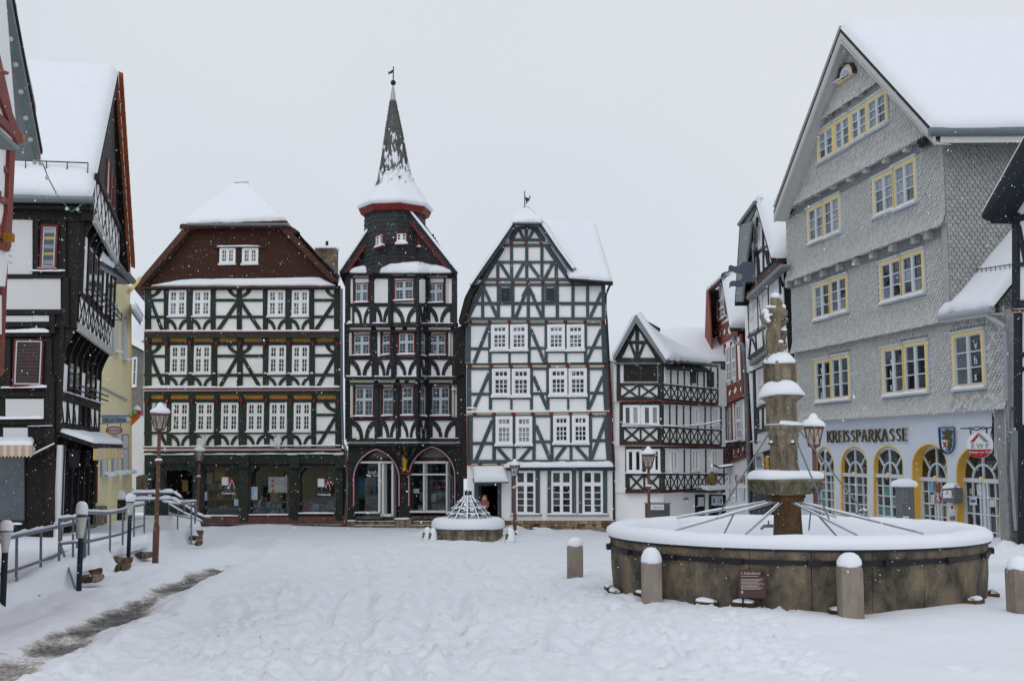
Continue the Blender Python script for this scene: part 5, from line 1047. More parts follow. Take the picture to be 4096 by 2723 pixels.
# ================================================================== black and white gable house next to the bank
h = House('striped_gable_house', 'white gable house with thin black timbers squeezed beside the shingled bank', 'house', Fac(PX(1716, 54.4), PX(1806, 44.6)), 'navy_timber'); R = h.root; F_ = h.F
h.at(Z19, .5); two_tone([(390, 960), (425, 640), (455, 320), (530, 130), (555, 200), (620, 500), (680, 660)], 'navy_timber')
h.at(Z19, .35); two_tone([(395, 1000), (780, 680), (790, 1100), (830, 1600), (420, 1800)], 'navy_timber')
h.at(Z10, .15); two_tone([(278, 985), (372, 900), (395, 1300), (395, 1430), (305, 1460)], 'navy_timber'); h.at(Z10, 0); h.wall([(300, 1380), (400, 1350), (400, 1800), (300, 1800)], 'navy_timber', 9)
h.at(Z19, .5)
h.beams([(388, 985, 770, 650, 46), (425, 670, 625, 510, 16), (476, 300, 482, 680, 9), (520, 225, 530, 850, 9), (580, 340, 585, 760, 9), (435, 530, 420, 660, 12), (536, 640, 546, 820, 8), (602, 560, 628, 710, 9), (625, 560, 640, 690, 7), (560, 240, 640, 560, 14)])
h.beam(412, 1045, 770, 712, 34, 'soffit_grey', d=.3, name='moulding'); h.beam(405, 1000, 770, 672, 6, 'rust_red', d=.12, name='red_moulding')
WB = dict(cols=1, split=(.45,), sub=(2, (1, 2)), casing='white_paint', frame='white_paint', glass=['plaster_white', 'shut_paint'], cw=.10, snow=0, sill=False, bar=.06, proud=.07)
h.win(492, 560, 522, 320, **WB); h.win(535, 560, 570, 270, **WB)
h.o = .35
h.beams([(430, 1090, 445, 1440, 9), (525, 990, 530, 1390, 9), (580, 940, 585, 1300, 8), (634, 890, 640, 1220, 9), (745, 800, 755, 1000, 8), (745, 800, 780, 930, 9), (430, 1440, 600, 1340, 24), (455, 1450, 440, 1640, 7), (505, 1415, 515, 1600, 8), (580, 1375, 590, 1560, 9), (470, 1450, 520, 1600, 6)])
for x0, x1, y0, y1 in ((452, 492, 1395, 1065), (494, 526, 1370, 1030), (548, 580, 1340, 975), (590, 632, 1190, 925), (655, 695, 1150, 870), (700, 738, 1110, 830)): h.win(x0, y0, x1, y1, **WB)
h.at(Z10, .35); h.beam(278, 960, 372, 890, 20); h.beam(285, 985, 372, 918, 16, 'soffit_grey', d=.25, name='moulding'); h.beam(285, 995, 365, 935, 5, 'rust_red', d=.15, name='red_moulding')
h.o = .15; h.beams([(305, 1010, 315, 1400, 10), (308, 1225, 372, 1200, 14), (325, 1220, 328, 1340, 6), (350, 1210, 352, 1330, 6), (308, 1345, 372, 1325, 16)]); h.win(328, 1200, 358, 1005, **WB)
h.o = 0; h.snow(302, 1396, 365, 1386, .06, .2); h.win(316, 1545, 355, 1450, 1, (), (1, 1), glass='glass_mid', snow=0, cw=.12)
h.rect('side_wall', 372, 700, 420, 1500, 'navy_timber', -9, -.3)
# roof
a, b, c = h.F.hit(*Z19(520, 95), 1.0), h.F.hit(*Z19(670, 640), 1.0), h.F.hit(*Z19(300, 1090), 1.0); t2 = h.F.hit(*Z19(350, 300), 1.0); bk = -F_.n * 8
slab('roof_slope', [a, b, b + bk, a + bk], .15, 'roof_dark', R); slab('roof_slope', [t2, c, c + bk, t2 + bk], .15, 'roof_dark', R)
h.at(Z19, .9); h.poly('verge_board', [(352, 300), (470, 270), (420, 640), (385, 960), (375, 1080), (300, 1080), (330, 720)], 'soffit_grey', 0, .08)
h.poly('fascia', [(345, 300), (495, 75), (548, 75), (500, 150), (440, 300)], 'soffit_grey', -.1, .0); MB().tube([h.p(345, 298, .1), h.p(505, 78, .1)], .1, 6).build('gutter', 'zinc', R)
MB().snowquad(b, b + bk, a + bk, a, .5, 18, 18, edges='bl', jit=.1).build('roof_snow', 'snow', R, smooth=True); MB().prism([h.p(672, 650), F_.hit(*Z19(850, 655), -1.0), F_.hit(*Z19(850, 690), -1.0), h.p(680, 680)], -F_.n * .4).build('eave_board', 'iron', R)
h.snow(500, 75, 560, 60, .3, -.8)
# ================================================================== bank: grey shingled gable house with arcaded ground floor
h = House('shingled_bank', 'tall grey shingled gable building with yellow arched ground floor', 'house', Fac(PX(1835, 41.5), PX(2325, 28.5)), 'shingle'); R = h.root; FB = h.F
O1, O2, O3, O4 = .10, .22, .44, .62        # first shingled storey, its upper flare, third storey, gable
# levels: (offset, left-edge x/yt/yb, right edge) in the full photo at 2359 px
tags = []
def up_corner(o): return FB.uv(*DD(2186, 430), o)[0]
def lev(xl, yt, yb, o, xr, xr_, m='shingle'):
    h.at(DD, o); uL = FB.uv(*DD(xl, (yt + yb) / 2), o)[0]; uR = FB.uv(*DD(xr, xr_), o)[0]; vT = FB.uv(*DD(xl, yt), o)[1]; vB = FB.uv(*DD(xl, yb), o)[1]
    MB().prism([FB.pt(uL, vB, o), FB.pt(uR, vB, o), FB.pt(uR, vT, o), FB.pt(uL, vT, o)], -FB.n * 11).build('wall', m, R); return uL, uR, vB, vT
Lv = {}
Lv[1] = lev(1834, 812, 968, O1, 2322, 850)
Lv[2] = lev(1826, 648, 812, O2, 2196, 620)
Lv[3] = lev(1814, 488, 648, O3, 2178, 430)
# gable
uL, uR, vB, vT = Lv[3]; h.at(DD, O4); apex = FB.uv(*DD(1941, 84), O4); eL = FB.uv(*DD(1806, 470), O4); eR = FB.uv(*DD(2150, 318), O4); ve = vT
uRe = eR[0]
MB().prism([FB.pt(eL[0], ve, O4), FB.pt(uRe, ve, O4), FB.pt(apex[0], apex[1], O4)], -FB.n * .5).build('gable_wall', 'shingle', R)
# shingles: near ones are single parts, the rest one part
pool = []; rs = random.Random(14)
WINR = []                                  # window rectangles to leave free, filled below as (level, u0, u1, v0, v1)
def blank(l, x0, yb, x1, yt, o): a = FB.uv(*x0y(x0, yb), o); b = FB.uv(*x0y(x1, yt), o); WINR.append((l, a[0], b[0], a[1], b[1]))
WDEF = []
V = Z12
GLB = ['glass_mid', 'glass_pale', 'glass_mid', 'glass_dark']
def bw(l, o, view, groups, gl, split=1/3):
    h.at(view, o)
    for xl, yb, xr, yt in groups:
        h.o = o + .07; (u0, v0), (u1, v1) = h.uv(xl, yb), h.uv(xr, yt); WDEF.append((l, o, u0, v0, u1, v1, gl)); WINR.append((l, u0 - .12, u1 + .12, v0 - .12, v1 + .12))
bw(4, O4, Z11, [(347, 935, 442, 678), (450, 875, 546, 612), (552, 812, 652, 545), (656, 750, 775, 462)], ['glass_pale', 'glass_pale', 'glass_mid'])
bw(3, O3, Z11, [(285, 1442, 380, 1170), (382, 1405, 483, 1118), (697, 1275, 822, 962), (824, 1230, 955, 885)], ['glass_pale', 'glass_mid', 'glass_pale'])
bw(2, O2, Z12, [(402, 752, 526, 432), (528, 712, 660, 382), (925, 620, 1088, 240), (1090, 578, 1258, 182)], ['glass_dark', 'glass_mid', 'glass_dark', 'glass_pale'])
bw(1, O1, Z12, [(415, 1392, 535, 1038), (540, 1378, 676, 1008), (945, 1345, 1105, 935), (1112, 1325, 1284, 898), (1500, 1292, 1726, 812)], ['glass_dark', 'glass_dark', 'glass_mid'])
for l, o, u0, v0, u1, v1, gl in WDEF:
    # draw in (u,v) directly
    ff = h.uv; h.o = o; h.uv = (lambda A, B: (lambda x, y: A if x == 0 else B))((u0 + .01, v0), (u1 + .01, v1))
    w_ = h.win(0, 0, 1, 1, 2, (), (1, 3), casing='yellow_trim', frame='frame_grey', glass=gl, cw=.10, mull=.06, bar=.035, proud=.09, snow=.07 if l < 4 else .02, sill='frame_blue')
    h.uv = ff
    MB().prism([FB.pt(u0 - .07, v1, o), FB.pt(u1 + .07, v1, o), FB.pt(u1 + .07, v1 + .06, o), FB.pt(u0 - .07, v1 + .06, o)], FB.n * .13).build('window_head', 'frame_blue', w_)
    MB().prism([FB.pt(u0 - .06, v0, o), FB.pt(u0 - .005, v0, o), FB.pt(u0 - .005, v1, o), FB.pt(u0 - .06, v1, o)], FB.n * .07).build('side_trim', 'frame_blue', w_)
    MB().prism([FB.pt(u1 + .005, v0, o), FB.pt(u1 + .06, v0, o), FB.pt(u1 + .06, v1, o), FB.pt(u1 + .005, v1, o)], FB.n * .07).build('side_trim', 'frame_blue', w_)
def shingles(fac, l, o, lim, flare=.10, cw=.16, ch=.09, clip=None):
    u0, u1, v0, v1 = lim; v = v0 - .05; r = 0
    while v < v1:
        u = u0 + (r % 2) * cw / 2 - cw / 2; fl = flare * max(0, 1 - (v - v0) / .5) ** 2
        while u < u1:
            a, b = max(u0, u), min(u1, u + cw * .87); cu, cv = (a + b) / 2, v + ch / 2
            if b - a > .04 and (clip is None or clip(cu, cv)) and not any(L == l and p < cu < q and m < cv < n for L, p, q, m, n in WINR):
                j = rs.uniform(0, .012); t = o + .042 + fl + j; k = rs.uniform(-.012, .012)
                P = [fac.pt(a, v + k + .025, t), fac.pt(a + (b - a) * .3, v + k - .02, t), fac.pt(a + (b - a) * .7, v + k - .02, t), fac.pt(b, v + k + .025, t), fac.pt(b, v + ch * 1.25, o + .012 + fl * .8), fac.pt(a, v + ch * 1.25, o + .012 + fl * .8)]
                P += [P[0] - fac.n * .02, P[1] - fac.n * .02, P[2] - fac.n * .02, P[3] - fac.n * .02]
                pool.append(((P[0] - EYE).length, P, [(0, 1, 2, 3, 4, 5), (0, 6, 7, 1), (1, 7, 8, 2), (2, 8, 9, 3), (3, 9, 4), (0, 5, 6)]))
            u += cw
        v += ch; r += 1
for l, o in ((1, O1), (2, O2), (3, O3)): shingles(FB, l, o, Lv[l][:2] + (Lv[l][2], Lv[l][3] - (.0 if l == 1 else .28 if l != 2 else .30)))
def tri(u, v):
    t = (v - ve) / (apex[1] - ve); return eL[0] + (apex[0] - eL[0]) * t < u < uRe + (apex[0] - uRe) * t
vmid = FB.uv(*Z11(560, 590), O4)[1]
h.at(Z11, O4); vband = h.uv(450, 660)[1]
shingles(FB, 4, O4, (eL[0], uRe, ve, vband - .0), clip=tri); shingles(FB, 5, O4 + .10, (eL[0], uRe, vband + .2, apex[1]), clip=tri)
pool.sort(key=lambda q: q[0])
near = [q for q in pool]
for q in near[:300]: mk('shingle', q[1], q[2], 'shingle', R)
rest = MB()
for q in near[300:]: rest.add(q[1], q[2])
tag(rest.build('shingles', 'shingle', R), kind='stuff'); pool = []
# beam ends under the jetties
for o, ob, pts, yy in ((O2, O3, [(235, 468), (312, 442), (385, 415), (512, 378), (640, 336), (772, 290), (905, 238), (1060, 180), (1238, 118), (1340, 82)], Z12), (O3, O4, [(212, 1195), (268, 1172), (372, 1118), (474, 1072), (578, 1024), (682, 970), (806, 908), (938, 836)], Z11), (O4, O4 + .1, [(335, 690), (437, 625), (535, 560), (640, 492)], Z11)):
    h.at(yy, o)
    for x, y in pts: u, v = h.uv(x, y); s_ = .11; MB().prism([FB.pt(u - s_, v - .11, o + .02), FB.pt(u + s_, v - .11, o + .02), FB.pt(u + s_, v + .13, o + .02), FB.pt(u - s_, v + .13, o + .02)], FB.n * .24).build('beam_end', 'shingle', R)
for l, o in ((2, O2), (3, O3)): u0, u1, v0, v1 = Lv[l]; MB().prism([FB.pt(u0, v1 - .30, o), FB.pt(u1, v1 - .30, o), FB.pt(u1, v1 - .02, o), FB.pt(u0, v1 - .02, o)], FB.n * .07).build('frieze_board', 'soffit_grey', R)
# gable lunette
h.at(Z11, O4 + .1); a = arch(462, 562, 430, 395, 300, 7); a = [(468, 438), (470, 400), (480, 350), (500, 318), (525, 303), (545, 308), (557, 330), (562, 368)]
lun = h.poly('gable_window', a, 'yellow_trim', .05, .14); h.poly('inner_frame', [(482, 418), (486, 375), (505, 338), (525, 325), (543, 335), (552, 370)], 'frame_grey', .14, .17, lun); h.poly('pane', [(492, 408), (498, 378), (512, 350), (520, 348), (520, 392)], 'glass_pale', .17, .176, lun); h.poly('pane', [(524, 390), (524, 346), (534, 346), (545, 372)], 'glass_pale', .17, .176, lun); h.snow(456, 440, 562, 378, .05, .2, .05); h.strip([(463, 400), (478, 335), (510, 300), (540, 298), (562, 330), (566, 365)], [(470, 400), (482, 345), (512, 310), (538, 306), (557, 336), (561, 366)], 'slate', .2, 'drip_moulding')
# ---- roof with deep snow, running back to the right
SD = Vector((FB.n.x * -1, FB.n.y * -1, 0))
RD = Vector((.985, -.02, 0)).normalized()   # ridge direction as the eaves run in the photo
fo = O4 + .55
tL = FB.pt(eL[0] - .35, ve - .30, fo); tR = FB.pt(uRe + .45, ve - .05, fo); tA = FB.pt(apex[0], apex[1] + .35, fo)
tL = FB.hit(*DD(1782, 486), fo); tR = FB.hit(*DD(2150, 300), fo); tA = FB.hit(*DD(1936, 66), fo)
LR = 16
slab('roof_slope', [tL, tA, tA + RD * LR, tL + RD * LR], .14, 'roof_dark', R); slab('roof_slope', [tR, tA, tA + RD * LR, tR + RD * LR], .14, 'roof_dark', R)
MB().snowquad(tR, tR + RD * LR, tA + RD * LR, tA, .34, 26, 22, edges='bl', jit=.10, bs=.3).build('roof_snow', 'snow', R, smooth=True)
MB().snowquad(tL + RD * LR, tL, tA, tA + RD * LR, .2, 10, 10, edges='', jit=.2).build('roof_snow', 'snow', R, smooth=True)
for a_, b_, s_ in ((tL, tA, 1), (tR, tA, -1)):
    dn = Vector((0, 0, -.42)); MB().prism([a_ - Vector((0, 0, .12)), b_ - Vector((0, 0, .12)), b_ + dn * 1.15, a_ + dn], -FB.n * .06).build('verge_board', 'white_board', R)
    MB().prism([a_ + dn * .85, b_ + dn * .85, b_ + dn * .85 - FB.n * .52, a_ + dn * .85 - FB.n * .52], (0, 0, -.04)).build('soffit', 'white_board', R)
eg = tR + Vector((0, 0, -.05)) - FB.n * .2; MB().tube([eg - RD * .2 + FB.n * .1, eg + RD * 11], .13, 10).build('gutter', 'zinc', R); MB().prism([eg + Vector((0, 0, -.12)), eg + RD * 11 + Vector((0, 0, -.12)), eg + RD * 11 + Vector((0, 0, -.3)), eg + Vector((0, 0, -.3))], SD * .1).build('eave_board', 'white_board', R)
# side wall of the upper storeys, shingled darker
cor_ = FB.pt(Lv[3][1], 0, O3); FSd = Fac((cor_.x, cor_.y), (cor_.x + RD.x * 9, cor_.y + RD.y * 9 + 1.2))
zb_, zt_ = Lv[2][2] - .02, ve + .1
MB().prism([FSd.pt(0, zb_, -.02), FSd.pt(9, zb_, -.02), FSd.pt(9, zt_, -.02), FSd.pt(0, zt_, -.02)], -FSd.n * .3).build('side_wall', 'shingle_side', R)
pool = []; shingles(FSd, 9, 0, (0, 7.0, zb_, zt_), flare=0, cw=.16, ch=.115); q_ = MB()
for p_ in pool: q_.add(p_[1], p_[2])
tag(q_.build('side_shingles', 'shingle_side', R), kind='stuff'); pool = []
# ---- ground floor
h.at(Z13, 0)
AR = [(262, 446, 1190, 640, 452), (515, 766, 1260, 635, 446), (830, 1110, 1300, 625, 441), (1200, 1535, 1340, 640, 427), (1628, 2040, 1560, 690, 440)]
def arc5(x0, x1, yb, ys, yt, slope): # arch in a receding wall: base, spring and crown follow the wall's perspective
    m = (x0 + x1) / 2; q = [(x0, yb)]
    for i in range(15): t = math.pi * i / 14; q.append((m - (m - x0) * math.cos(t), ys + (yt - ys) * math.sin(t)))
    return q + [(x1, yb + 14)]
outer = [(100, 205), (2100, 60), (2135, 1600), (60, 1330)]
uvh = [arc5(*a, 0) for a in AR]
h.wallhole(outer, uvh, 'bank_wall', .5, 'ochre', .42)
# the left part of the wall that continues behind the fountain
for i, (x0, x1, yb, ys, yt) in enumerate(AR):
    a = arc5(x0 - 8, x1 + 6, yb, ys, yt - 12, 0); b = arc5(x0, x1, yb, ys, yt, 0); h.strip(a, b, 'yellow_trim', .012, 'arch_trim')
    depth = (.13, .15, .17, .36, .30)[i]; q = [FB.uv(*Z13(x, y), 0) for x, y in uvh[i]]; u0, u1 = min(p[0] for p in q), max(p[0] for p in q); vtop = max(p[1] for p in q); vb_ = min(p[1] for p in q); W_ = u1 - u0; um = (u0 + u1) / 2
    o = -depth; wn = MB().prism([FB.pt(u0 - .1, vb_, o - .03), FB.pt(u1 + .1, vb_, o - .03), FB.pt(u1 + .1, vtop + .1, o - .03), FB.pt(u0 - .1, vtop + .1, o - .03)], FB.n * .01).build('arched_window' if i < 3 else 'arched_door', 'dark', R)
    fr = MB(); gl = []
    def bar(p, q_, w_, d=.06):
        a_, b_ = Vector(p), Vector(q_); d_ = (b_ - a_).normalized(); n_ = Vector((-d_.y, d_.x)) * w_ / 2; fr.prism([FB.pt(*(a_ + n_), o), FB.pt(*(b_ + n_), o), FB.pt(*(b_ - n_), o), FB.pt(*(a_ - n_), o)], FB.n * (d + random.uniform(0, .006)))
    vt_ = FB.uv(*Z13(x1, (712, 728, 738, 775, 788)[i]), 0)[1]
    vs5 = FB.uv(*Z13(x1, ys), 0)[1]
    def ell(t, k=1.0): return (um + (W_ / 2 - .05) * k * math.cos(t), (vs5 + (vtop - .05 - vs5) * math.sin(t)))
    for k in range(18): t0, t1 = math.pi * k / 18, math.pi * (k + 1) / 18; bar(ell(t0), ell(t1), .13, .07)
    bar((u0 + .05, vs5), (u0 + .05, vb_), .13); bar((u1 - .05, vs5), (u1 - .05, vb_), .13)
    bar((u0, vt_), (u1, vt_), .12, .10); bar((um, vt_), (um, vtop - .05), .055)
    ra, rb_ = W_ * .24, (vtop - vt_) * .46
    for k in range(12): t0, t1 = math.pi * k / 12, math.pi * (k + 1) / 12; bar((um + ra * math.cos(t0), vt_ + rb_ * math.sin(t0)), (um + ra * math.cos(t1), vt_ + rb_ * math.sin(t1)), .05)
    for an in (.7, math.pi - .7): bar((um + ra * math.cos(an), vt_ + rb_ * math.sin(an)), ell(.62 if an < 1.5 else math.pi - .62), .05)
    if i < 3:
        bar((um, vt_), (um, vb_), .09)
        for s_ in (-1, 1): bar((um + s_ * W_ * .25, vt_), (um + s_ * W_ * .25, vb_), .04)
        nr_ = 6
    else:
        bar((um, vt_), (um, vb_), .12)
        for s_ in (-1, 1):
            for w2 in (.08, .24, .42): bar((um + s_ * W_ * w2, vt_), (um + s_ * W_ * w2, vb_), .07 if w2 != .24 else .04)
        nr_ = 5
    for k in range(1, nr_): y = vt_ + (vb_ - vt_) * k / nr_; bar((u0 + .1, y), (u1 - .1, y), .04)
    fr.build('frame', 'frame_grey', wn); MB().lathe(FB.pt(um, vt_ + .04, o + .1), [(.07, -.07), (.08, 0), (.07, .07)], 10).build('rosette', 'yellow_trim', wn)
    cols = [u0 + .1, um - W_ * .25, um, um + W_ * .25, u1 - .1]; ys_ = [vb_ + (vt_ - vb_) * k / nr_ for k in range(nr_ + 1)]
    for a_, b_ in zip(cols[:-1], cols[1:]):
        for c_, d_ in zip(ys_[:-1], ys_[1:]): t_ = random.uniform(-.004, .004); mk('pane', [FB.pt(a_, c_, o + .01 + t_), FB.pt(b_, c_, o + .01 - t_), FB.pt(b_, d_, o + .01 + t_), FB.pt(a_, d_, o + .01 - t_)], [(0, 1, 2, 3)], random.choice(['glass_dark', 'glass_dark', 'glass_mid', 'book_green'] if i in (0, 2) else ['glass_dark', 'glass_dark', 'glass_mid']), wn)
    fan = [FB.pt(*ell(math.pi * k / 12), o + .008) for k in range(13)]
    mk('fanlight', [FB.pt(u1 - .1, vt_, o + .008)] + fan + [FB.pt(u0 + .1, vt_, o + .008)], [tuple(range(15))], 'glass_dark', wn)
    if i > 2:
        st = MB(); st.prism([FB.pt(u0, vb_, -.4), FB.pt(u1, vb_, -.4), FB.pt(u1, vb_ - .18, -.4), FB.pt(u0, vb_ - .18, -.4)], FB.n * .5); st.build('step', 'sandstone', R)
# notices in the doors
h.o = -.26
for x0, y0, x1, y1, m_ in ((1375, 790, 1408, 880, 'bright_blue'), (1428, 800, 1465, 890, 'rust_red'), (1385, 910, 1415, 1000, 'paper'), (1755, 925, 1822, 1010, 'sign_white'), (1825, 810, 1872, 880, 'paper'), (1830, 880, 1875, 918, 'sign_white'), (1755, 850, 1805, 908, 'cream'), (1950, 960, 2000, 1030, 'paper')): h.rect('notice', x0, y0, x1, y1, m_, 0, .02)
for k in range(3): h.rect('notice', 1764 + k * 17, 960, 1778 + k * 17, 985, 'sign_blue', .02, .03)
nr = h.poly('no_entry_notice', [(1454 + 20 * math.cos(t), 956 + 36 * math.sin(t)) for t in [k * .524 for k in range(12)]], 'sign_red', 0, .02); h.poly('notice_field', [(1454 + 15 * math.cos(t), 956 + 27 * math.sin(t)) for t in [k * .524 for k in range(12)]], 'sign_white', .02, .03); h.beam(1442, 976, 1466, 936, 7, 'sign_red', d=.04, name='notice_bar')
# ---- lettering KREISSPARKASSE, one raised letter each
h.o = 0
ST = {'K': [(0, 0, 0, 1), (.05, .45, .62, 1), (.18, .55, .7, -.04)], 'R': [(0, 0, 0, 1), (0, .97, .35, 1), (.35, 1, .52, .8), (.52, .8, .38, .55), (.38, .55, .03, .52), (.2, .5, .72, -.06)], 'E': [(0, 0, 0, 1), (0, .97, .5, .98), (0, .53, .42, .53), (0, .03, .52, .02)], 'I': [(0, 0, 0, 1)], 'S': [(.52, .85, .34, 1), (.34, 1, .1, .92), (.1, .92, .05, .7), (.05, .7, .48, .38), (.48, .38, .5, .15), (.5, .15, .3, 0), (.3, 0, .02, .1)], 'P': [(0, 0, 0, 1), (0, .97, .35, 1), (.35, 1, .52, .78), (.52, .78, .38, .5), (.38, .5, .03, .48)], 'A': [(-.06, 0, .28, 1), (.28, 1, .66, 0), (.08, .34, .5, .34)]}
WD = {'K': .72, 'R': .74, 'E': .62, 'I': .22, 'S': .66, 'P': .64, 'A': .78}
word = 'KREISSPARKASSE'; tot = sum(WD[c] for c in word); uA = h.uv(405, 350)[0]; uZ = h.uv(1196, 320)[0]; sc_ = (uZ - uA) / tot; b0 = h.uv(420, 402)[1]; t0_ = h.uv(420, 300)[1]; x = uA; HL = (t0_ - b0)
for c in word:
    lm = MB()
    for (a, b, c2, d) in ST[c]:
        p, q = Vector((x + a * sc_ * .72, b0 + b * HL)), Vector((x + c2 * sc_ * .72, b0 + d * HL)); dv = (q - p).normalized(); vert = abs(dv.y) > .6; wd = (.12 if vert else .075) * HL; n_ = Vector((-dv.y, dv.x)) * wd / 2; p -= dv * wd * .2; q += dv * wd * .2
        lm.prism([FB.pt(*(p + n_), .04), FB.pt(*(q + n_), .04), FB.pt(*(q - n_), .04), FB.pt(*(p - n_), .04)], FB.n * (.05 + random.uniform(0, .008)))
        if vert and c != 'S':
            for e in (p, q): lm.prism([FB.pt(e.x - wd * .85, e.y - wd * .3, .042), FB.pt(e.x + wd * .85, e.y - wd * .3, .042), FB.pt(e.x + wd * .5, e.y + wd * .3, .042), FB.pt(e.x - wd * .5, e.y + wd * .3, .042)], FB.n * (.048 + random.uniform(0, .008)))
    lm.build('letter', 'bronze', R); x += WD[c] * sc_
# vhs letters on first-floor panes
h.at(Z12, O1)
for x, ys in ((463, (1158, 1255, 1352)), (1010, (1088, 1190, 1292)), (1672, (968, 1090, 1215))):
    big = x > 1500
    for ch_, y in zip('vhs', ys): h.text(ch_, x, y, 62 if not big else 70, 'sign_white', .075, sx=.9, bold=.0)
# boxes on the wall
h.at(Z13, 0)
h.rect('bracket_rod', 1975, 130, 1983, 520, 'iron', .04, .07)
h.poly('night_safe', [(1500, 880), (1515, 845), (1610, 845), (1615, 880), (1610, 995), (1530, 985), (1500, 970)], 'steel_box', .0, .25); h.snow(1498, 852, 1612, 842, .14, -.25, .26, jit=.1); h.rect('night_safe_label', 1502, 870, 1580, 950, 'sign_white', .25, .26); h.poly('label_roof', [(1520, 915), (1541, 875), (1562, 915), (1541, 890)], 'sign_red', .26, .265); h.beam(1506, 946, 1576, 946, 6, 'sign_red', d=.262, name='label_bar')
h.rect('call_box', 1568, 1005, 1606, 1070, 'sign_white', 0, .06); h.rect('call_button', 1577, 1018, 1594, 1048, 'sign_red', .06, .08); h.rect('slot_plate', 1566, 1118, 1614, 1155, 'steel_box', 0, .04)
h.rect('corner_plinth', 2052, 1470, 2150, 1530, 'bank_wall', 0, .12); h.snow(2040, 1470, 2150, 1476, .06, .2)
# lamp spot under the eave
h.at(Z11, O3); MB().tube([h.p(1000, 800, .1), h.p(1000, 803, .5)], .14, 10).build('spot_lamp', 'iron', R)
# coat of arms
c_ = h.at(Z13, 0); q = [(1472, 262), (1609, 258), (1612, 430), (1600, 480), (1580, 505), (1553, 518), (1520, 505), (1495, 475), (1484, 430)]; P = [h.p(x, y, .02) for x, y in q]
ar = MB().prism(P, FB.n * .07).build('coat_of_arms', 'navy_timber', None, P[0]); tag(ar, 'blue shield with a golden lion on the bank front', 'emblem')
def onar(nm, pts, m_, d): MB().prism([h.p(x, y, d) for x, y in pts], FB.n * .02).build(nm, m_, ar)
onar('field', [(1480, 270), (1602, 266), (1604, 428), (1592, 474), (1574, 496), (1552, 508), (1524, 496), (1502, 470), (1491, 428)], 'shield_blue', .09)
onar('lion', [(1490, 290), (1515, 312), (1530, 280), (1552, 272), (1566, 292), (1560, 312), (1585, 282), (1598, 300), (1585, 340), (1572, 352), (1592, 372), (1598, 398), (1582, 392), (1592, 440), (1570, 482), (1552, 500), (1556, 466), (1540, 440), (1545, 398), (1518, 372), (1495, 378), (1508, 352), (1528, 345), (1502, 322)], 'bronze', .11)
onar('small_shield', [(1490, 386), (1542, 384), (1543, 440), (1522, 482), (1500, 462)], 'sign_white', .13); onar('small_beast', [(1496, 400), (1515, 412), (1535, 398), (1530, 425), (1535, 455), (1520, 445), (1508, 460), (1512, 430)], 'rust_red', .15)
# projecting round sign on a wrought bracket
c0 = h.p(1850, 432, 1.05); FE = Fac((c0.x - 1, c0.y + .12), (c0.x + 1, c0.y - .12))
def rs_(x, y, d=0): return FE.hit(*Z13(x, y), d)
def circ(cx, cy, r, n=28, a0=0, a1=2 * math.pi): return [(cx + r * math.cos(a0 + (a1 - a0) * k / n), cy + r * math.sin(a0 + (a1 - a0) * k / n)) for k in range(n + (0 if a1 - a0 > 6 else 1))]
q = [rs_(x, y, -.04) for x, y in circ(1852, 433, 126)]; sg = MB().prism(q, FE.n * .08).build('round_sign', 'sign_white', None, q[0]); tag(sg, 'round white and red energy company sign hanging from a wrought bracket', 'sign')
def onsg(nm, pts, m_, d0=.04, d1=.055): MB().prism([rs_(x, y, d0) for x, y in pts], FE.n * (d1 - d0)).build(nm, m_, sg)
onsg('red_field', circ(1852, 433, 125, 20, .34, math.pi - .34), 'sign_red'); onsg('roof_mark', [(1760, 405), (1842, 312), (1842, 345), (1798, 402)], 'sign_red'); onsg('roof_mark', [(1848, 312), (1942, 402), (1900, 402), (1848, 350)], 'sign_grey')
def sgtext(t, x, y, hp, m_, sx=1.0, b=0):
    c = rs_(x, y, .06); sz = (rs_(x, y - hp, .06) - c).length / .73; vs, fs = textmesh(t, sz, b * sz, .002, sx); mk('lettering', [c + FE.u * a + Vector((0, 0, d)) + FE.n * e for a, d, e in vs], fs, m_, sg)
sgtext('E W F', 1856, 460, 44, 'sign_grey', 1.05, .02); sgtext('Energie vor Ort!', 1858, 510, 22, 'sign_white', 1.0, .01)
br = MB(); pr = [rs_(x, y) for x, y in ((1668, 272), (1740, 272), (1765, 262), (1795, 285), (1840, 285), (1885, 258), (1920, 268), (1970, 262))]; br.tube(pr, .018, 6); br.tube([rs_(x, y) for x, y in ((1740, 272), (1765, 285), (1800, 262), (1845, 256), (1890, 282), (1940, 270))], .014, 6); br.tube([rs_(1768, 290), rs_(1768, 330)], .02, 6); br.tube([rs_(1922, 280), rs_(1922, 325)], .02, 6); br.tube([rs_(1975, 262), h.p(1979, 262, .05)], .02, 6)
br.build('bracket', 'iron', sg); w1 = h.p(1979, 135, .08); MB().tube([w1, h.p(1983, 510, .08)], .02, 6).tube([h.p(1980, 250, .08), h.p(1962, 340, .1), h.p(1982, 410, .08)], .016, 6).build('wall_bar', 'iron', sg)
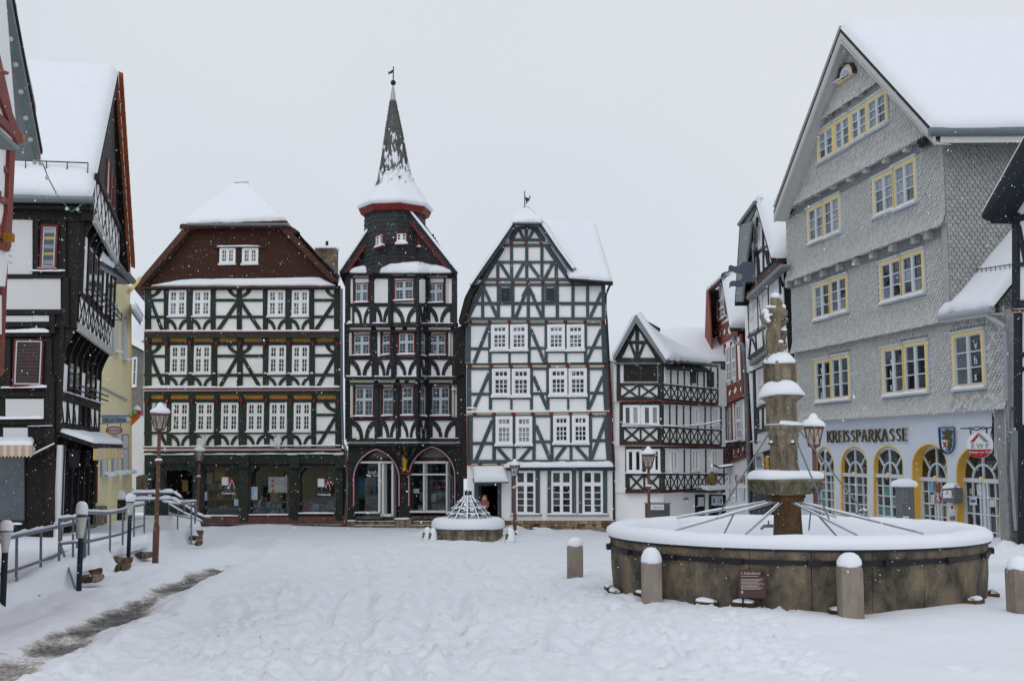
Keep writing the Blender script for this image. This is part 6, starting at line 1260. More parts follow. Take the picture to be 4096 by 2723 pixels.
# ---- lean-to roof on the right with gutter and downpipe
h.at(Z12, O1)
e0, e1 = h.p(1390, 718, .35), h.p(1800, 652, .35); rise = Vector((2.3, .35, 2.6))
k0 = FSd.hit(*Z12(1925, 165), .02); 
P = [e0, e1, e1 + rise * 1.05, e0 + rise * 1.25]; MB().prism(P, (0, 0, -.1)).build('lean_to_roof', 'roof_dark', R); MB().snowquad(*P, .22, 16, 16, edges='blr', jit=.15).build('lean_to_snow', 'snow', R, smooth=True)
MB().tube([e0 + Vector((0, 0, -.03)), e1 + Vector((0, 0, -.03))], .10, 8).build('gutter', 'zinc_pale', R)
MB().prism([e0 + Vector((0, 0, -.12)), e1 + Vector((0, 0, -.12)), e1 + Vector((0, 0, -.12)) - FB.n * .5, e0 + Vector((0, 0, -.12)) - FB.n * .5], (0, 0, -.05)).build('soffit', 'white_board', R)
gu = MB(); A_, B_ = P[0] + rise * .35, P[1] + rise * .30; up3 = Vector((0, 0, .42))
A_ = A_ + Vector((0, 0, .2)); B_ = B_ + Vector((0, 0, .2)); gu.tube([A_, B_], .014, 5); gu.tube([A_ + up3 * .5, B_ + up3 * .5], .014, 5)
for k in range(12): q = A_.lerp(B_, k / 11); gu.tube([q, q + up3 * .55], .010, 4)
gu.build('snow_guard', 'iron', R)
pp = [e1 + Vector((0, 0, -.05)), h.p(1765, 710, .35), h.p(1900, 800, .15), h.p(1905, 850, .12)]; h.at(Z13, 0); pp += [h.p(2125, 10, .1), h.p(2175, 700, .12), h.p(2215, 1255, .15)]; MB().tube(pp, .075, 10).build('downpipe', 'zinc_pale', R)
# shingled return to the right of the arcade
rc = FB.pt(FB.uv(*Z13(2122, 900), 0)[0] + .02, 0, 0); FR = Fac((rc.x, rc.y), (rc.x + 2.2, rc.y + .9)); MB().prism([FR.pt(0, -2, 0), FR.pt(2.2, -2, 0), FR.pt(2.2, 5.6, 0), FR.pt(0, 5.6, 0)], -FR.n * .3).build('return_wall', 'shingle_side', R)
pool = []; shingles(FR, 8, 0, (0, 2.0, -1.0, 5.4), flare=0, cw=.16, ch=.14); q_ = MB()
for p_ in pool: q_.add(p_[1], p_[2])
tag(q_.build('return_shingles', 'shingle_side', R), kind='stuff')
# small wall lamp box
c = FR.hit(*Z13(2190, 90), .1); MB().box(c, .16, .14, .3).build('wall_box', 'bright_blue', R)

# ================================================================== dark timber house at the right edge
h = House('dark_gable_house', 'navy timbered white house cut off at the right picture edge', 'house', Fac(PX(2338, 27.5), PX(2520, 24.5)), 'navy_timber'); R = h.root
h.at(DD, .5); h.wall([(2332, 500), (2420, 300), (2600, 420), (2600, 700), (2332, 705)], 'plaster_white', 4); h.at(DD, .25); h.wall([(2336, 690), (2600, 690), (2600, 990), (2336, 990)], 'plaster_white', 4); h.at(DD, 0); h.wall([(2345, 985), (2600, 985), (2600, 1420), (2345, 1420)], 'navy_timber', 4)
h.at(DD, .5); h.beams([(2338, 490, 2338, 700, 14), (2330, 702, 2480, 692, 18), (2335, 610, 2480, 600, 10), (2344, 520, 2362, 610, 8), (2330, 505, 2480, 480, 14)]); h.rect('red_moulding', 2330, 712, 2480, 718, 'red_paint', 0, .15)
h.o = .25; h.beams([(2343, 720, 2343, 985, 16), (2340, 985, 2480, 985, 14), (2345, 850, 2480, 846, 10), (2352, 820, 2420, 770, 8)])
a, b = h.F.hit(*DD(2262, 503), 1.2), h.F.hit(*DD(2400, 255), 1.2); bk = -h.F.n * 1.0
MB().prism([a, b, b + Vector((.1, .1, -.75)), a + Vector((.35, .05, -.12))], -h.F.n * .12).build('verge_board', 'navy_timber', R); MB().prism([a, b, b - h.F.n * 3, a - h.F.n * 3], (0, 0, .12)).build('roof_slope', 'roof_dark', R)
MB().snowquad(a + Vector((0, 0, .12)), a - h.F.n * 3 + Vector((0, 0, .12)), b - h.F.n * 3 + Vector((0, 0, .12)), b + Vector((0, 0, .12)), .10, 8, 8).build('roof_snow', 'snow', R, smooth=True)
MB().prism([a + Vector((.2, .0, -.1)), b + Vector((.2, 0, -.4)), b + Vector((.2, 0, -.4)) - h.F.n * .7, a + Vector((.2, 0, -.1)) - h.F.n * .7], (0, 0, -.03)).build('soffit', 'navy_timber', R)
h.at(DD, .3)
# ================================================================== big dark brown timber house at the left, roof slope to the camera, jettied gable to the square
cB = PX(130, 28.0); cF = PX(222, 35.6)
h = House('brown_timber_house', 'large near black timber house with steep snow roof and jettied gable, left side', 'house', Fac(PX(-140, 27.6), cB), 'brown_timber', base=Vector((cB[0] - 2, cB[1] + 3, 0))); R = h.root
FF = h.F; FS = Fac(cB, cF); nS = FS.n; FS1 = Fac(PX(166, 28.05), PX(246, 35.6)); FS2 = Fac(PX(196, 28.1), PX(258, 35.6))
def fs(o): return FS if o < .2 else (FS1 if o < .6 else FS2)
def SPT(u, v, o, d=0): f = fs(o); return f.pt(u * f.L / FS.L, v, d)
h.bv = Vector((-.24, .97, 0))
h.at(Z16, 0); zj1 = FF.hit(*Z16(560, 1010)).z; zj2 = FF.hit(*Z16(600, 60)).z; zeave = FF.hit(*DD(150, 462), .3).z
OJ1, OJ2 = .42, .80                         # jetties of the gable side
def lvl(z0, z1, oj, of, m='brown_timber'):
    a = FF.pt(-.0, 0, of); c0 = SPT(0, 0, oj) + FF.n * of; c1 = SPT(FS.L, 0, oj); q = [Vector((p.x, p.y, z0)) for p in (a, c0, c1, c1 - nS * 6 - FS.u * .0, a - FF.n * 7)]; MB().prism(q, (0, 0, z1 - z0)).build('wall', m, R); return c0, c1
lvl(-2, zj1, 0, 0); a1, b1 = lvl(zj1, zj2, OJ1, .06); a2, b2 = lvl(zj2, zeave, OJ2, .12)
# front panels and windows (faces the camera)
h.at(Z16, .06)
for x0, y0, x1, y1 in ((-60, 12, 290, 530), (-60, 572, 296, 845), (294, 570, 542, 845), (-60, 902, 290, 955), (292, 900, 438, 953)):
    h.rect('plaster_panel', x0, y0, x1, y1, 'plaster_grey', -.01, .035); 
h.win(352, 478, 520, 92, 1, (), (1, 1), casing='red_paint', frame='frame_blue', glass='glass_mid', cw=.05, snow=.02, proud=.07)
for k, m_ in enumerate(('glass_pale', 'ice_green', 'glass_pale', 'ice_green', 'glass_pale')): y = 125 + k * 70; h.rect('blind_slat', 378, y, 502, y + (26 if m_ == 'ice_green' else 36), m_ if m_ != 'ice_green' else 'book_yellow', .022, .03)
h.snow(280, 508, 590, 508, .05, .12, .02)
h.hb([(-60, 560, 550)], 34, d=.07); h.hb([(-60, 450, 1075)], 22, d=.08); h.snow(-40, 1056, 445, 1054, .10, .14); h.hb([(-60, 600, 872)], 34, d=.07)
h.vb([322, 570], 10, 560, 40, d=.075); h.vb([590], 560, 1000, 50, d=.075); h.vb([470], 860, 1060, 40, d=.07)
h.at(Z16, 0)
h.win(108, 1530, 392, 1112, 1, (), (1, 1), casing='red_paint', frame='frame_grey', glass='shop_dark', cw=.04, snow=.0, proud=.07, bar=.05)
for k in range(11): h.rect('blind_slat', 148, 1165 + k * 31, 345, 1180 + k * 31, 'panel_brown', .03, .04)
h.snow(20, 1552, 428, 1546, .06, .14); h.vb([70, 440], 1100, 1540, 44, d=.07)
h.at(Z17, 0)
h.rect('plaster_panel', 38, 162, 298, 290, 'plaster_grey', 0, .035); h.rect('plaster_panel', 22, 358, 188, 442, 'plaster_grey', 0, .035); h.snow(-40, 302, 302, 298, .07, .14); h.hb([(-40, 330, 132), (-40, 330, 322)], 30, d=.07); h.vb([340], 0, 1000, 60, d=.06); h.snow(195, 350, 365, 346, .02, .1)
h.rect('shop_window', -60, 560, 165, 990, 'glass_mid', .0, .03); h.rect('window_frame', -60, 990, 172, 1004, 'iron', 0, .08); h.rect('window_frame', 165, 560, 172, 990, 'iron', 0, .05)
h.snow(40, 1020, 155, 1016, .05, .12); 
br_ = [h.p(235, 470, .7), h.p(210, 545, .9), h.p(370, 468, .1)]; MB().snowbar(h.p(210, 552, .15), h.p(372, 470, .15), FF.n, .1, .05, jit=.3).build('snow_ledge', 'snow', R, smooth=True); h.beam(205, 565, 372, 480, 16, d=.16)
# striped awning over the shop window
aw = MB(); n_ = 12
for k in range(n_):
    x0, x1 = -80 + 300 * k / n_, -80 + 300 * (k + 1) / n_
    P = [h.p(x0, 478, .95), h.p(x1, 478, .95), h.p(x1, 548, .97), h.p((x0 + x1) / 2, 562, .97), h.p(x0, 548, .97)]; MB().prism(P, FF.n * -.015).build('awning_stripe', ('awning_cream', 'awning_tan')[k % 2], R)
A = [h.p(-80, 476, .95), h.p(222, 476, .95), h.p(232, 445, .05), h.p(-80, 445, .05)]; MB().prism(A, (0, 0, -.04)).build('awning', 'awning_tan', R); MB().snowquad(*A, .12, 14, 8, jit=.2).build('awning_snow', 'snow', R, smooth=True)
MB().prism([h.p(222, 478, .94), h.p(240, 500, .5), h.p(225, 545, .9)], -FF.n * .03).build('awning_side', 'awning_cream', R)
# gable side: brackets, lattice, windows
def SD(off): return Fac((cB[0] + nS.x * off, cB[1] + nS.y * off), (cF[0] + nS.x * off, cF[1] + nS.y * off))
h.F = FS; L = FS.L
def srect(nm, u0, v0, u1, v1, o, m, d0=0, d1=.05): return MB().prism([SPT(u0, v0, o, d0), SPT(u1, v0, o, d0), SPT(u1, v1, o, d0), SPT(u0, v1, o, d0)], fs(o).n * (d1 - d0)).build(nm, m, R)
def sbar(u0, v0, u1, v1, o, w_, m='brown_timber', d=.06, nm='beam'):
    a, b = Vector((u0, v0)), Vector((u1, v1)); e = (b - a).normalized(); n_ = Vector((-e.y, e.x)) * w_ / 2; return MB().prism([SPT(*(a + n_), o, -.02), SPT(*(b + n_), o, -.02), SPT(*(b - n_), o, -.02), SPT(*(a - n_), o, -.02)], fs(o).n * (d + .02 + random.uniform(0, .012))).build(nm, m, R)
zs1 = FS.hit(*Z16(660, 560), OJ1).z; zl1 = FS.hit(*Z16(700, 905), OJ1).z
zpl = zs1 - .28
srect('plaster_panel', .08, zj1 + .1, L, zpl, OJ1, 'plaster_white', -.01, .01)
for k in range(8):
    u0, u1 = .1 + (L - .2) * k / 8, .1 + (L - .2) * (k + 1) / 8; sbar(u0, zj1 + .08, u1, zpl, OJ1, .06, d=.02); sbar(u1, zj1 + .08, u0, zpl, OJ1, .06, d=.024); sbar(u0, zj1 + .08, u0, zpl, OJ1, .06, d=.022)
sbar(0, zj1 + .04, L, zj1 + .04, OJ1, .22, 'shingle', d=.05); sbar(0, zpl + .06, L, zpl + .06, OJ1, .14); sbar(0, zj2 - .1, L, zj2 - .1, OJ1, .24)
for k in range(8):
    u = .05 + (L - .1) * k / 7; sbar(u, zpl, u, zj2, OJ1, .22, d=.09)
    # curved jetty brackets, both jetties
    for oj, ob, zz_, dz in ((0, OJ1, zj1, 1.0), (OJ1, OJ2, zj2, .75)):
        pr = []
        for j in range(7): t = j / 6; pr.append((ob - (ob - oj) * (1 - math.cos(t * 1.57)) * 0 - (ob - oj) * math.sin(t * 1.45) ** .8 * (1), zz_ - dz * t ** 1.0 * 1.0))
        BP = lambda z, t: SPT(u - .07, z, oj).lerp(SPT(u - .07, z, ob), t); q = [BP(zz_, -.1)] + [BP(z, max(0, (o_ - oj) / (ob - oj)) + .06) for o_, z in pr] + [BP(zz_ - dz, -.1)]; MB().prism(q, FS.u * .15).build('bracket', 'brown_timber', R)
for k, wide in enumerate((0, 1, 1, 1, 0, 1, 1)):
    u0, u1 = .05 + (L - .1) * k / 7 + .14, .05 + (L - .1) * (k + 1) / 7 - .14
    if not wide: srect('plaster_panel', u0 - .05, zpl + .12, u1 + .05, zj2 - .25, OJ1, 'plaster_white', -.01, .045)
    else:
        w_ = srect('window', u0, zpl + .2, u1, zj2 - .35, OJ1, 'red_paint', 0, .05); 
        for (m_, i0, d0) in (('frame_grey', .05, .06), ('glass_mid', .12, .065)): MB().prism([SPT(u0 + i0, zpl + .2 + i0, OJ1, .05), SPT(u1 - i0, zpl + .2 + i0, OJ1, .05), SPT(u1 - i0, zj2 - .35 - i0, OJ1, .05), SPT(u0 + i0, zj2 - .35 - i0, OJ1, .05)], nS * (d0 - .045)).build('frame' if m_[0] == 'f' else 'pane', m_, w_)
sr = MB(); 
for z in (.25, .42): sr.tube([SPT(.8, zpl + z, OJ1, .3), SPT(L + .15, zpl + z, OJ1, .3)], .02, 5)
for k in range(7): u = .8 + (L - .7) * k / 6; sr.tube([SPT(u, zpl + .25, OJ1), SPT(u, zpl + .25, OJ1, .3), SPT(u, zpl + .5, OJ1, .3)], .018, 5)
sr.build('flower_rail', 'iron', R)
# storey below: white panels, posts
zlo = FS.hit(*Z17(400, 370)).z; zmid = FS.hit(*Z17(400, 140)).z
for k in range(8): u = .04 + (L - .08) * k / 7; sbar(u, zlo, u, zj1, 0, .2, d=.07)
sbar(0, zlo + .05, L, zlo + .05, 0, .25); sbar(0, zmid, L, zmid, 0, .22, d=.08)
for k in (0, 3, 6): u0, u1 = .04 + (L - .08) * k / 7 + .13, .04 + (L - .08) * (k + 1) / 7 - .13; srect('plaster_panel', u0, zmid + .12, u1, zj1 - .9, 0, 'plaster_white', 0, .04); 
for k in (0, 1, 2, 5, 6): u0, u1 = .04 + (L - .08) * k / 7 + .08, .04 + (L - .08) * (k + 1) / 7 - .08; srect('plaster_panel', u0, zlo + .2, u1, zmid - .12, 0, 'plaster_white', 0, .04); sbar(u0, zmid - .15, (u0 + u1) / 2, zlo + .2, 0, .07)
for k in (1, 2, 4, 5): u0, u1 = .04 + (L - .08) * k / 7 + .13, .04 + (L - .08) * (k + 1) / 7 - .13; srect('window', u0, zmid + .15, u1, zj1 - .8, 0, 'glass_dark', 0, .05)
MB().tube([FS.pt(.6, zmid + .2, .3), FS.pt(L, zmid + .2, .3)], .025, 5).tube([FS.pt(.6, zmid + .35, .3), FS.pt(L, zmid + .35, .3)], .025, 5).build('flower_rail', 'iron', R); MB().snowbar(FS.pt(.4, zmid + .1, .02), FS.pt(L, zmid + .1, .02), nS, .14, .05, jit=.6).build('snow_ledge', 'snow', R, smooth=True)
# canopy with yellow valance over the café front
h.at(Z17, 0); e0, e1 = FS.hit(*Z17(470, 415), .85), FS.hit(*Z17(730, 440), .85)
e0 = FS.pt(.35, zlo - .35, .85); e1 = FS.pt(L - .4, zlo - .35, .85); w0, w1 = FS.pt(.05, zlo - .05, .02), FS.pt(L - .4, zlo - .05, .02)
MB().prism([e0, e1, w1, w0], (0, 0, -.12)).build('canopy', 'brown_timber', R); MB().snowquad(e0, e1, w1, w0, .13, 20, 6, jit=.2).build('canopy_snow', 'snow', R, smooth=True)
for k in range(16): a, b = e0.lerp(e1, k / 16), e0.lerp(e1, (k + 1) / 16); MB().prism([a + Vector((0, 0, -.14)), b + Vector((0, 0, -.14)), b + Vector((0, 0, -.42)), (a + b) / 2 + Vector((0, 0, -.46)), a + Vector((0, 0, -.42))], nS * .015).build('valance_stripe', ('awning_yellow', 'awning_cream')[k % 2], R)
# ground floor: white pillar, posts and glass
srect('pillar', .06, -1.0, .72, zlo - .4, 0, 'plaster_white', 0, .12); sbar(.4, -.9, .36, zlo - .4, 0, .06, 'grey_timber', d=.15); 
for k in range(1, 6): u = .9 + (L - .9) * k / 6; sbar(u, -1.0, u, zlo - .4, 0, .16, d=.12)
srect('shop_window', .8, -.6, L - .1, zlo - .5, 0, 'glass_dark', 0, .04); srect('plinth', .0, -2, L, -.55, 0, 'sandstone', 0, .14)
for u in (.55, 2.6, 4.6):
    c = FS.pt(u, zlo - 1.0, .35); lt = MB(); lt.lathe(c, [(.06, 0), (.12, .05), (.16, .42), (.19, .45), (.05, .6), (.001, .62)], 6); lt.tube([c + Vector((0, 0, .6)), c + Vector((0, 0, .75)), FS.pt(u, zlo - .35, .02)], .018, 5); lt.build('wall_lantern', 'iron', R)
# gable wall above, lattice and attic
zap = at(*DD(268, 178), 31.9).z; Lm = L / 2
MB().prism([SPT(-.25, zj2, OJ2), SPT(L + .2, zj2, OJ2), SPT(L + .2, zeave, OJ2), SPT(Lm, zap - .4, OJ2), SPT(-.25, zeave, OJ2)], -nS * .3).build('gable_wall', 'brown_timber', R)
sbar(-.2, zj2 + .06, L + .1, zj2 + .06, OJ2 + .02, .22, 'shingle', d=.06)
srect('plaster_panel', -.1, zj2 + .2, L, zj2 + 1.15, OJ2 + .02, 'plaster_white', -.01, .012)
for k in range(7): u0, u1 = -.1 + (L + .1) * k / 7, -.1 + (L + .1) * (k + 1) / 7; sbar(u0, zj2 + .18, u1, zj2 + 1.15, OJ2 + .02, .06, d=.02); sbar(u1, zj2 + .18, u0, zj2 + 1.15, OJ2 + .02, .06, d=.024)
for k in range(7):
  u = .6 + (L - 1.2) * k / 6
  if zeave + (zap - .4 - zeave) * (1 - abs(u - Lm) / Lm) > zj2 + 3.0: srect('window', u - .28, zj2 + 1.35, u + .28, zj2 + 2.4, OJ2 + .02, 'red_timber', 0, .05); srect('pane', u - .2, zj2 + 1.42, u + .2, zj2 + 2.33, OJ2 + .02, 'glass_mid', .05, .055)
sbar(-.1, zj2 + 1.22, L, zj2 + 1.22, OJ2 + .02, .16, d=.1)
# roof
nR = (nS - FS.u * 0).normalized(); ov = OJ2 + .75
RD2 = Vector((nS.x, nS.y, 0))
eN = FS.pt(-.75, zeave - .05, ov); eFar = FS.pt(L + .65, zeave - .15, ov); tp = FS.pt(Lm, zap, ov)
eN = Vector(at(*DD(213, 455), 27.6)); tp = Vector(at(*DD(272, 168), 31.9)); eFar = Vector(at(*DD(301, 604), 36.2)); W = Vector((-1, -.10, 0)).normalized() * 14
slab('roof_slope', [eN, tp, tp + W, eN + W], .16, 'roof_dark', R); slab('roof_slope', [eFar, tp, tp + W, eFar + W], .16, 'brown_timber', R)
MB().snowquad(eN + W, eN, tp, tp + W, .30, 22, 22, edges='br', jit=.08, bs=.4).build('roof_snow', 'snow', R, smooth=True); MB().snowquad(eFar, eFar + W, tp + W, tp, .2, 10, 8, edges='l').build('roof_snow', 'snow', R, smooth=True)
dv = Vector((0, 0, -.35)); MB().prism([eFar, tp, tp + dv * 1.3, eFar + dv], Vector((-.06, 0, 0))).build('verge_board', 'rust_red', R); MB().prism([eN, tp, tp + dv * 1.3, eN + dv], Vector((-.06, 0, 0))).build('verge_board', 'brown_timber', R)
MB().prism([eFar + dv * .9, tp + dv * 1.2, tp + dv * 1.2 + Vector((-1.3, -.1, 0)), eFar + dv * .9 + Vector((-1.6, -.1, 0))], (0, 0, -.03)).build('soffit', 'brown_timber', R)
# red tile edge along the far verge
for k in range(16): a, b = tp.lerp(eFar, k / 16), tp.lerp(eFar, (k + .93) / 16); MB().prism([a + Vector((.02, 0, .05)), b + Vector((.02, 0, -.05)), b + Vector((.14, .05, -.09)), a + Vector((.14, .05, .0))], (0, 0, -.14)).build('verge_tile', 'rust_red', R)
MB().tube([eN + W * .4 + Vector((0, 0, -.08)), eN + Vector((.05, 0, -.08))], .10, 8).build('gutter', 'zinc', R)
MB().prism([eN + Vector((-.1, .1, -.2)), eN + W + Vector((0, .1, -.2)), eN + W + Vector((0, .6, -.2)), eN + Vector((-.1, .6, -.2))], (0, 0, -.1)).build('eave_board', 'brown_timber', R)
sgd = MB(); sgd.tube([eN + W * .02 + Vector((0, .35, 1.0)), eN + W * .17 + Vector((0, .35, 1.03))], .018, 5)
for k in range(5): q = eN + W * (.02 + .15 * k / 4) + Vector((0, .35, .5)); sgd.tube([q, q + Vector((0, 0, .5))], .014, 5)
sgd.build('snow_guard', 'iron', R)

# ================================================================== yellow gelateria
h = House('yellow_gelateria', 'narrow pale yellow house front beside the dark timber house', 'house', Fac(PX(226, 36.2), PX(302, 46.3)), 'yellow_trim'); R = h.root; F_ = h.F
h.at(DD, 0); h.wall([(222, 620), (300, 660), (301, 1190), (222, 1230)], 'yellow_wall', 8)
zr = lambda x, y: h.p(x, y)
for (x0, x1, yb, yt) in ((261, 272, 812, 700), (284, 293, 830, 730)): h.rect('window', x0, yt, x1, yb, 'white_board', 0, .06); h.rect('pane', x0 + 2, yt + 6, x1 - 1, yb - 4, 'sign_white', .06, .07); h.snow(x0 - 2, yb, x1 + 1, yb, .1, .2)
h.at(Z17, 0)
h.beam(700, 85, 868, 170, 12, 'zinc_pale', d=.05, name='string_course')
for x0, x1, yb, yt in ((692, 735, 690, 420), (768, 808, 680, 410), (835, 880, 672, 400)): h.rect('window', x0, yt, x1, yb, 'zinc_pale', 0, .05); h.rect('pane', x0 + 8, yt + 12, x1 - 6, yb - 12, 'sign_white', .05, .055); h.snow(x0 - 4, yb + 4, x1 + 4, yb - 4, .16, .3, jit=.2)
h.rect('plinth', 655, 890, 730, 1010, 'sandstone', 0, .1)
h.beam(664, 620, 662, 870, 9, 'red_paint', d=.1, name='red_post'); 
tp_ = h.at(DD, 0); MB().tube([zr(299, 700), zr(300, 1130)], .07, 8).build('downpipe', 'yellow_trim', R)
MB().tube([zr(262, 672) + F_.n * .5, zr(283, 650) + F_.n * .5, zr(290, 640) + F_.n * .5], .08, 8).build('downpipe', 'yellow_trim', R)
a, b = h.p(268, 610, .6), h.p(306, 648, .6); MB().tube([a, b], .12, 8).build('gutter', 'zinc', R)
P = [h.p(232, 600, .5), h.p(300, 640, .5)]; P += [P[1] - F_.n * 3 + Vector((0, 0, 2.6)), P[0] - F_.n * 3 + Vector((0, 0, 2.6))]; MB().prism(P, (0, 0, -.15)).build('roof_slope', 'roof_dark', R); MB().snowquad(*P, .25, 12, 10, jit=.15).build('roof_snow', 'snow', R, smooth=True); MB().prism([P[0], P[1], P[1] - F_.n * .5, P[0] - F_.n * .5], (0, 0, -.25)).build('eave_board', 'soffit_grey', R)
P = [h.p(303, 712, .5), h.p(324, 742, .4), h.p(326, 728, -.3), h.p(306, 696, -.3)]; MB().prism(P, (0, 0, -.15)).build('porch_roof', 'soffit_grey', R); MB().snowquad(*P, .12, 6, 6).build('porch_snow', 'snow', R, smooth=True)
# hanging signs
h.at(Z17, 0); c0 = F_.hit(*Z17(780, 310), .5); FG = Fac((c0.x - 1.2, c0.y - .15), (c0.x + 1.2, c0.y + .15))
def gq(x, y, d=0): return FG.hit(*Z17(x, y), d)
q = [gq(695, 282), gq(862, 280), gq(862, 325), gq(695, 328)]; s1 = MB().prism(q, -FG.n * .06).build('gelateria_sign', 'pale_blue', None, q[0]); tag(s1, 'blue and white GELATERIA sign hanging on the yellow house', 'sign')
def gtext(t, x, y, hp, m_, par, sx=1.0, b=0, sh=0):
    c = gq(x, y, .015); sz = (gq(x, y - hp, .015) - c).length / .73; vs, fs = textmesh(t, sz, b * sz, .002, sx, sh); mk('lettering', [c + FG.u * a + Vector((0, 0, d)) + FG.n * e for a, d, e in vs], fs, m_, par)
gtext('GELATERIA', 779, 318, 27, 'sign_blue', s1, .86, .02)
MB().tube([gq(660, 278), gq(890, 275)], .03, 6).tube([gq(660, 330), gq(890, 320)], .025, 6).tube([gq(655, 505), gq(885, 500)], .03, 6).build('sign_rail', 'zinc_pale', s1); MB().snowbar(gq(665, 274, -.05), gq(885, 271, -.05), FG.n, .09, .05).build('sign_snow', 'snow', s1, smooth=True)
q = [gq(778 + 58 * math.cos(t), 376 + 27 * math.sin(t)) for t in [k * math.pi / 12 for k in range(24)]]; s2 = MB().prism(q, -FG.n * .05).build('oval_sign', 'sign_white', None, q[0]); tag(s2, 'small oval white sign with red script under the GELATERIA sign', 'sign'); gtext('del Corso', 778, 383, 17, 'crimson', s2, 1.0, .01, .25)
rg = MB(); N = 24
for k in range(N): t0, t1 = 2 * math.pi * k / N, 2 * math.pi * (k + 1) / N; rg.tube([gq(778 + 55 * math.cos(t0), 376 + 25 * math.sin(t0), .01), gq(778 + 55 * math.cos(t1), 376 + 25 * math.sin(t1), .01)], .018, 4)
rg.build('sign_rim', 'crimson', s2); MB().tube([gq(730, 330), gq(735, 355)], .012, 4).tube([gq(825, 328), gq(822, 355)], .012, 4).build('sign_hook', 'iron', s2)
# ice-cream cone sign
cc = gq(918, 285); ic = thing('ice_cream_sign', 'big plastic ice cream cone sign with green and red scoops', 'sign', cc)
pxm = (gq(918, 285) - gq(918, 286)).length
ax = (gq(890, 345) - gq(935, 265)); top = gq(932, 272); tip = gq(893, 346); dr = (tip - top).normalized(); MB().tube([top, top.lerp(tip, .5), tip], [30 * pxm, 17 * pxm, 3 * pxm], 12).build('cone', 'ice_orange', ic, smooth=True)
MB().ball(gq(918, 256), 22 * pxm, 12, 8).build('green_scoop', 'ice_green', ic, smooth=True); MB().ball(gq(948, 252, -.03), 20 * pxm, 12, 8).build('red_scoop', 'ice_red', ic, smooth=True); MB().ball(gq(938, 236, -.06), 22 * pxm, 12, 8).build('red_scoop', 'ice_red', ic, smooth=True); MB().lathe(gq(935, 228), [(24 * pxm, -5 * pxm), (25 * pxm, 6 * pxm), (16 * pxm, 22 * pxm), (.001, 30 * pxm)], 12, jit=.05).build('snow_cap', 'snow', ic, smooth=True); MB().tube([gq(885, 290), gq(905, 280)], .02, 6).build('sign_arm', 'iron', ic)

# ---- grey slated house behind, at the left of the bookshop
hb = House('slated_house', 'narrow grey slated house in the gap left of the bookshop', 'house', Fac(PX(296, 54), PX(345, 53)), 'slate_pale'); hb.at(DD, 0); hb.wall([(296, 800), (338, 780), (338, 960), (296, 960)], 'slate_pale', 6); hb.wall([(297, 958), (337, 958), (337, 1180), (297, 1180)], 'plaster_grey', 6)
hb.win(303, 890, 316, 822, 1, (), (1, 2), snow=0); P = [hb.p(297, 790, .3), hb.p(345, 815, .3), hb.F.hit(*DD(345, 740), -3), hb.F.hit(*DD(300, 720), -3)]; MB().prism(P, (0, 0, -.1)).build('roof_slope', 'roof_dark', hb.root); MB().snowquad(*P, .2, 8, 8).build('roof_snow', 'snow', hb.root, smooth=True)

# ================================================================== red timbered house at the far left edge
h = House('red_corner_house', 'red timbered white house cut off at the left picture edge', 'house', Fac((-7.0, 12.5), PX(14, 20)), 'red_timber'); R = h.root; F_ = h.F
h.bv = Vector((-1, 0, 0))
OA, OB, OC = 0, .16, .34
h.at(DD, OA); h.wall([(-400, 560), (12, 650), (8, 860), (-400, 860)], 'plaster_white', 3); h.wall([(-400, 850), (-4, 850), (-4, 1500), (-400, 1700)], 'red_timber', 3)
h.at(DD, OB); h.wall([(-400, 200), (34, 345), (22, 565), (12, 660), (-400, 560)], 'plaster_white', 3)
h.at(DD, OC); h.wall([(-400, -500), (0, -180), (40, 330), (-400, 60)], 'plaster_white', 3)
h.at(DD, OC)
h.beams([(-60, 40, 48, 330, 14), (-10, 100, 24, 255, 9), (-30, 20, 8, 215, 9), (-60, 215, 48, 318, 16), (-60, 140, 20, 170, 7)])
h.rect('cornice', -60, 225, 44, 236, 'soffit_grey', 0, .3) if False else None
h.beam(-60, 250, 46, 345, 8, 'soffit_grey', d=.22, name='moulding'); h.o = OB
for y0, y1 in ((300, 345),): h.beam(-60, y0 - 32, 40, y1 - 8, 18, d=.1)
for x, y in ((18, 298), (43, 325), (20, 556)): c = h.p(x, y, .15); MB().box(c, .16, .16, .12, .3).build('beam_end', 'amber', R)
h.beams([(30, 335, 20, 570, 12), (-60, 350, 32, 400, 10), (4, 380, 0, 460, 6), (-60, 430, 28, 470, 12), (-10, 470, 4, 550, 6), (24, 480, 8, 560, 9), (-60, 540, 24, 572, 18)]); h.rect('window', -60, 340, 8, 440, 'white_paint', 0, .07)
h.o = OA; h.beams([(14, 575, 4, 850, 11), (-60, 590, 14, 640, 12), (-60, 760, 10, 800, 12), (-60, 830, 8, 858, 18), (-20, 640, 0, 760, 7)]); h.rect('window', -60, 680, 4, 770, 'white_paint', 0, .07)
for k in range(7): h.snow(16, 520 - k * 0 + k * 14, 24, 522 + k * 14, .03, .06, -.02)
a = Vector(at(*DD(94, 362), 19.2)); b = Vector(at(*DD(20, -30), 16.2)); ins_ = Vector(at(*DD(40, 345), 19.6)); 
MB().prism([a, b, b + Vector((-.75, .1, -.1)), a + Vector((-.62, .25, .05))], (0, 0, -.05)).build('soffit', 'soffit_grey', R); MB().prism([a, b, b + Vector((0, 0, .18)), a + Vector((0, 0, .16))], Vector((-.05, 0, 0))).build('verge_board', 'zinc_pale', R); MB().prism([a + Vector((.03, 0, .05)), b + Vector((.03, 0, .05)), b + Vector((-.9, 0, .2)), a + Vector((-.9, 0, .2))], (0, 0, .08)).build('roof_slope', 'roof_dark', R)
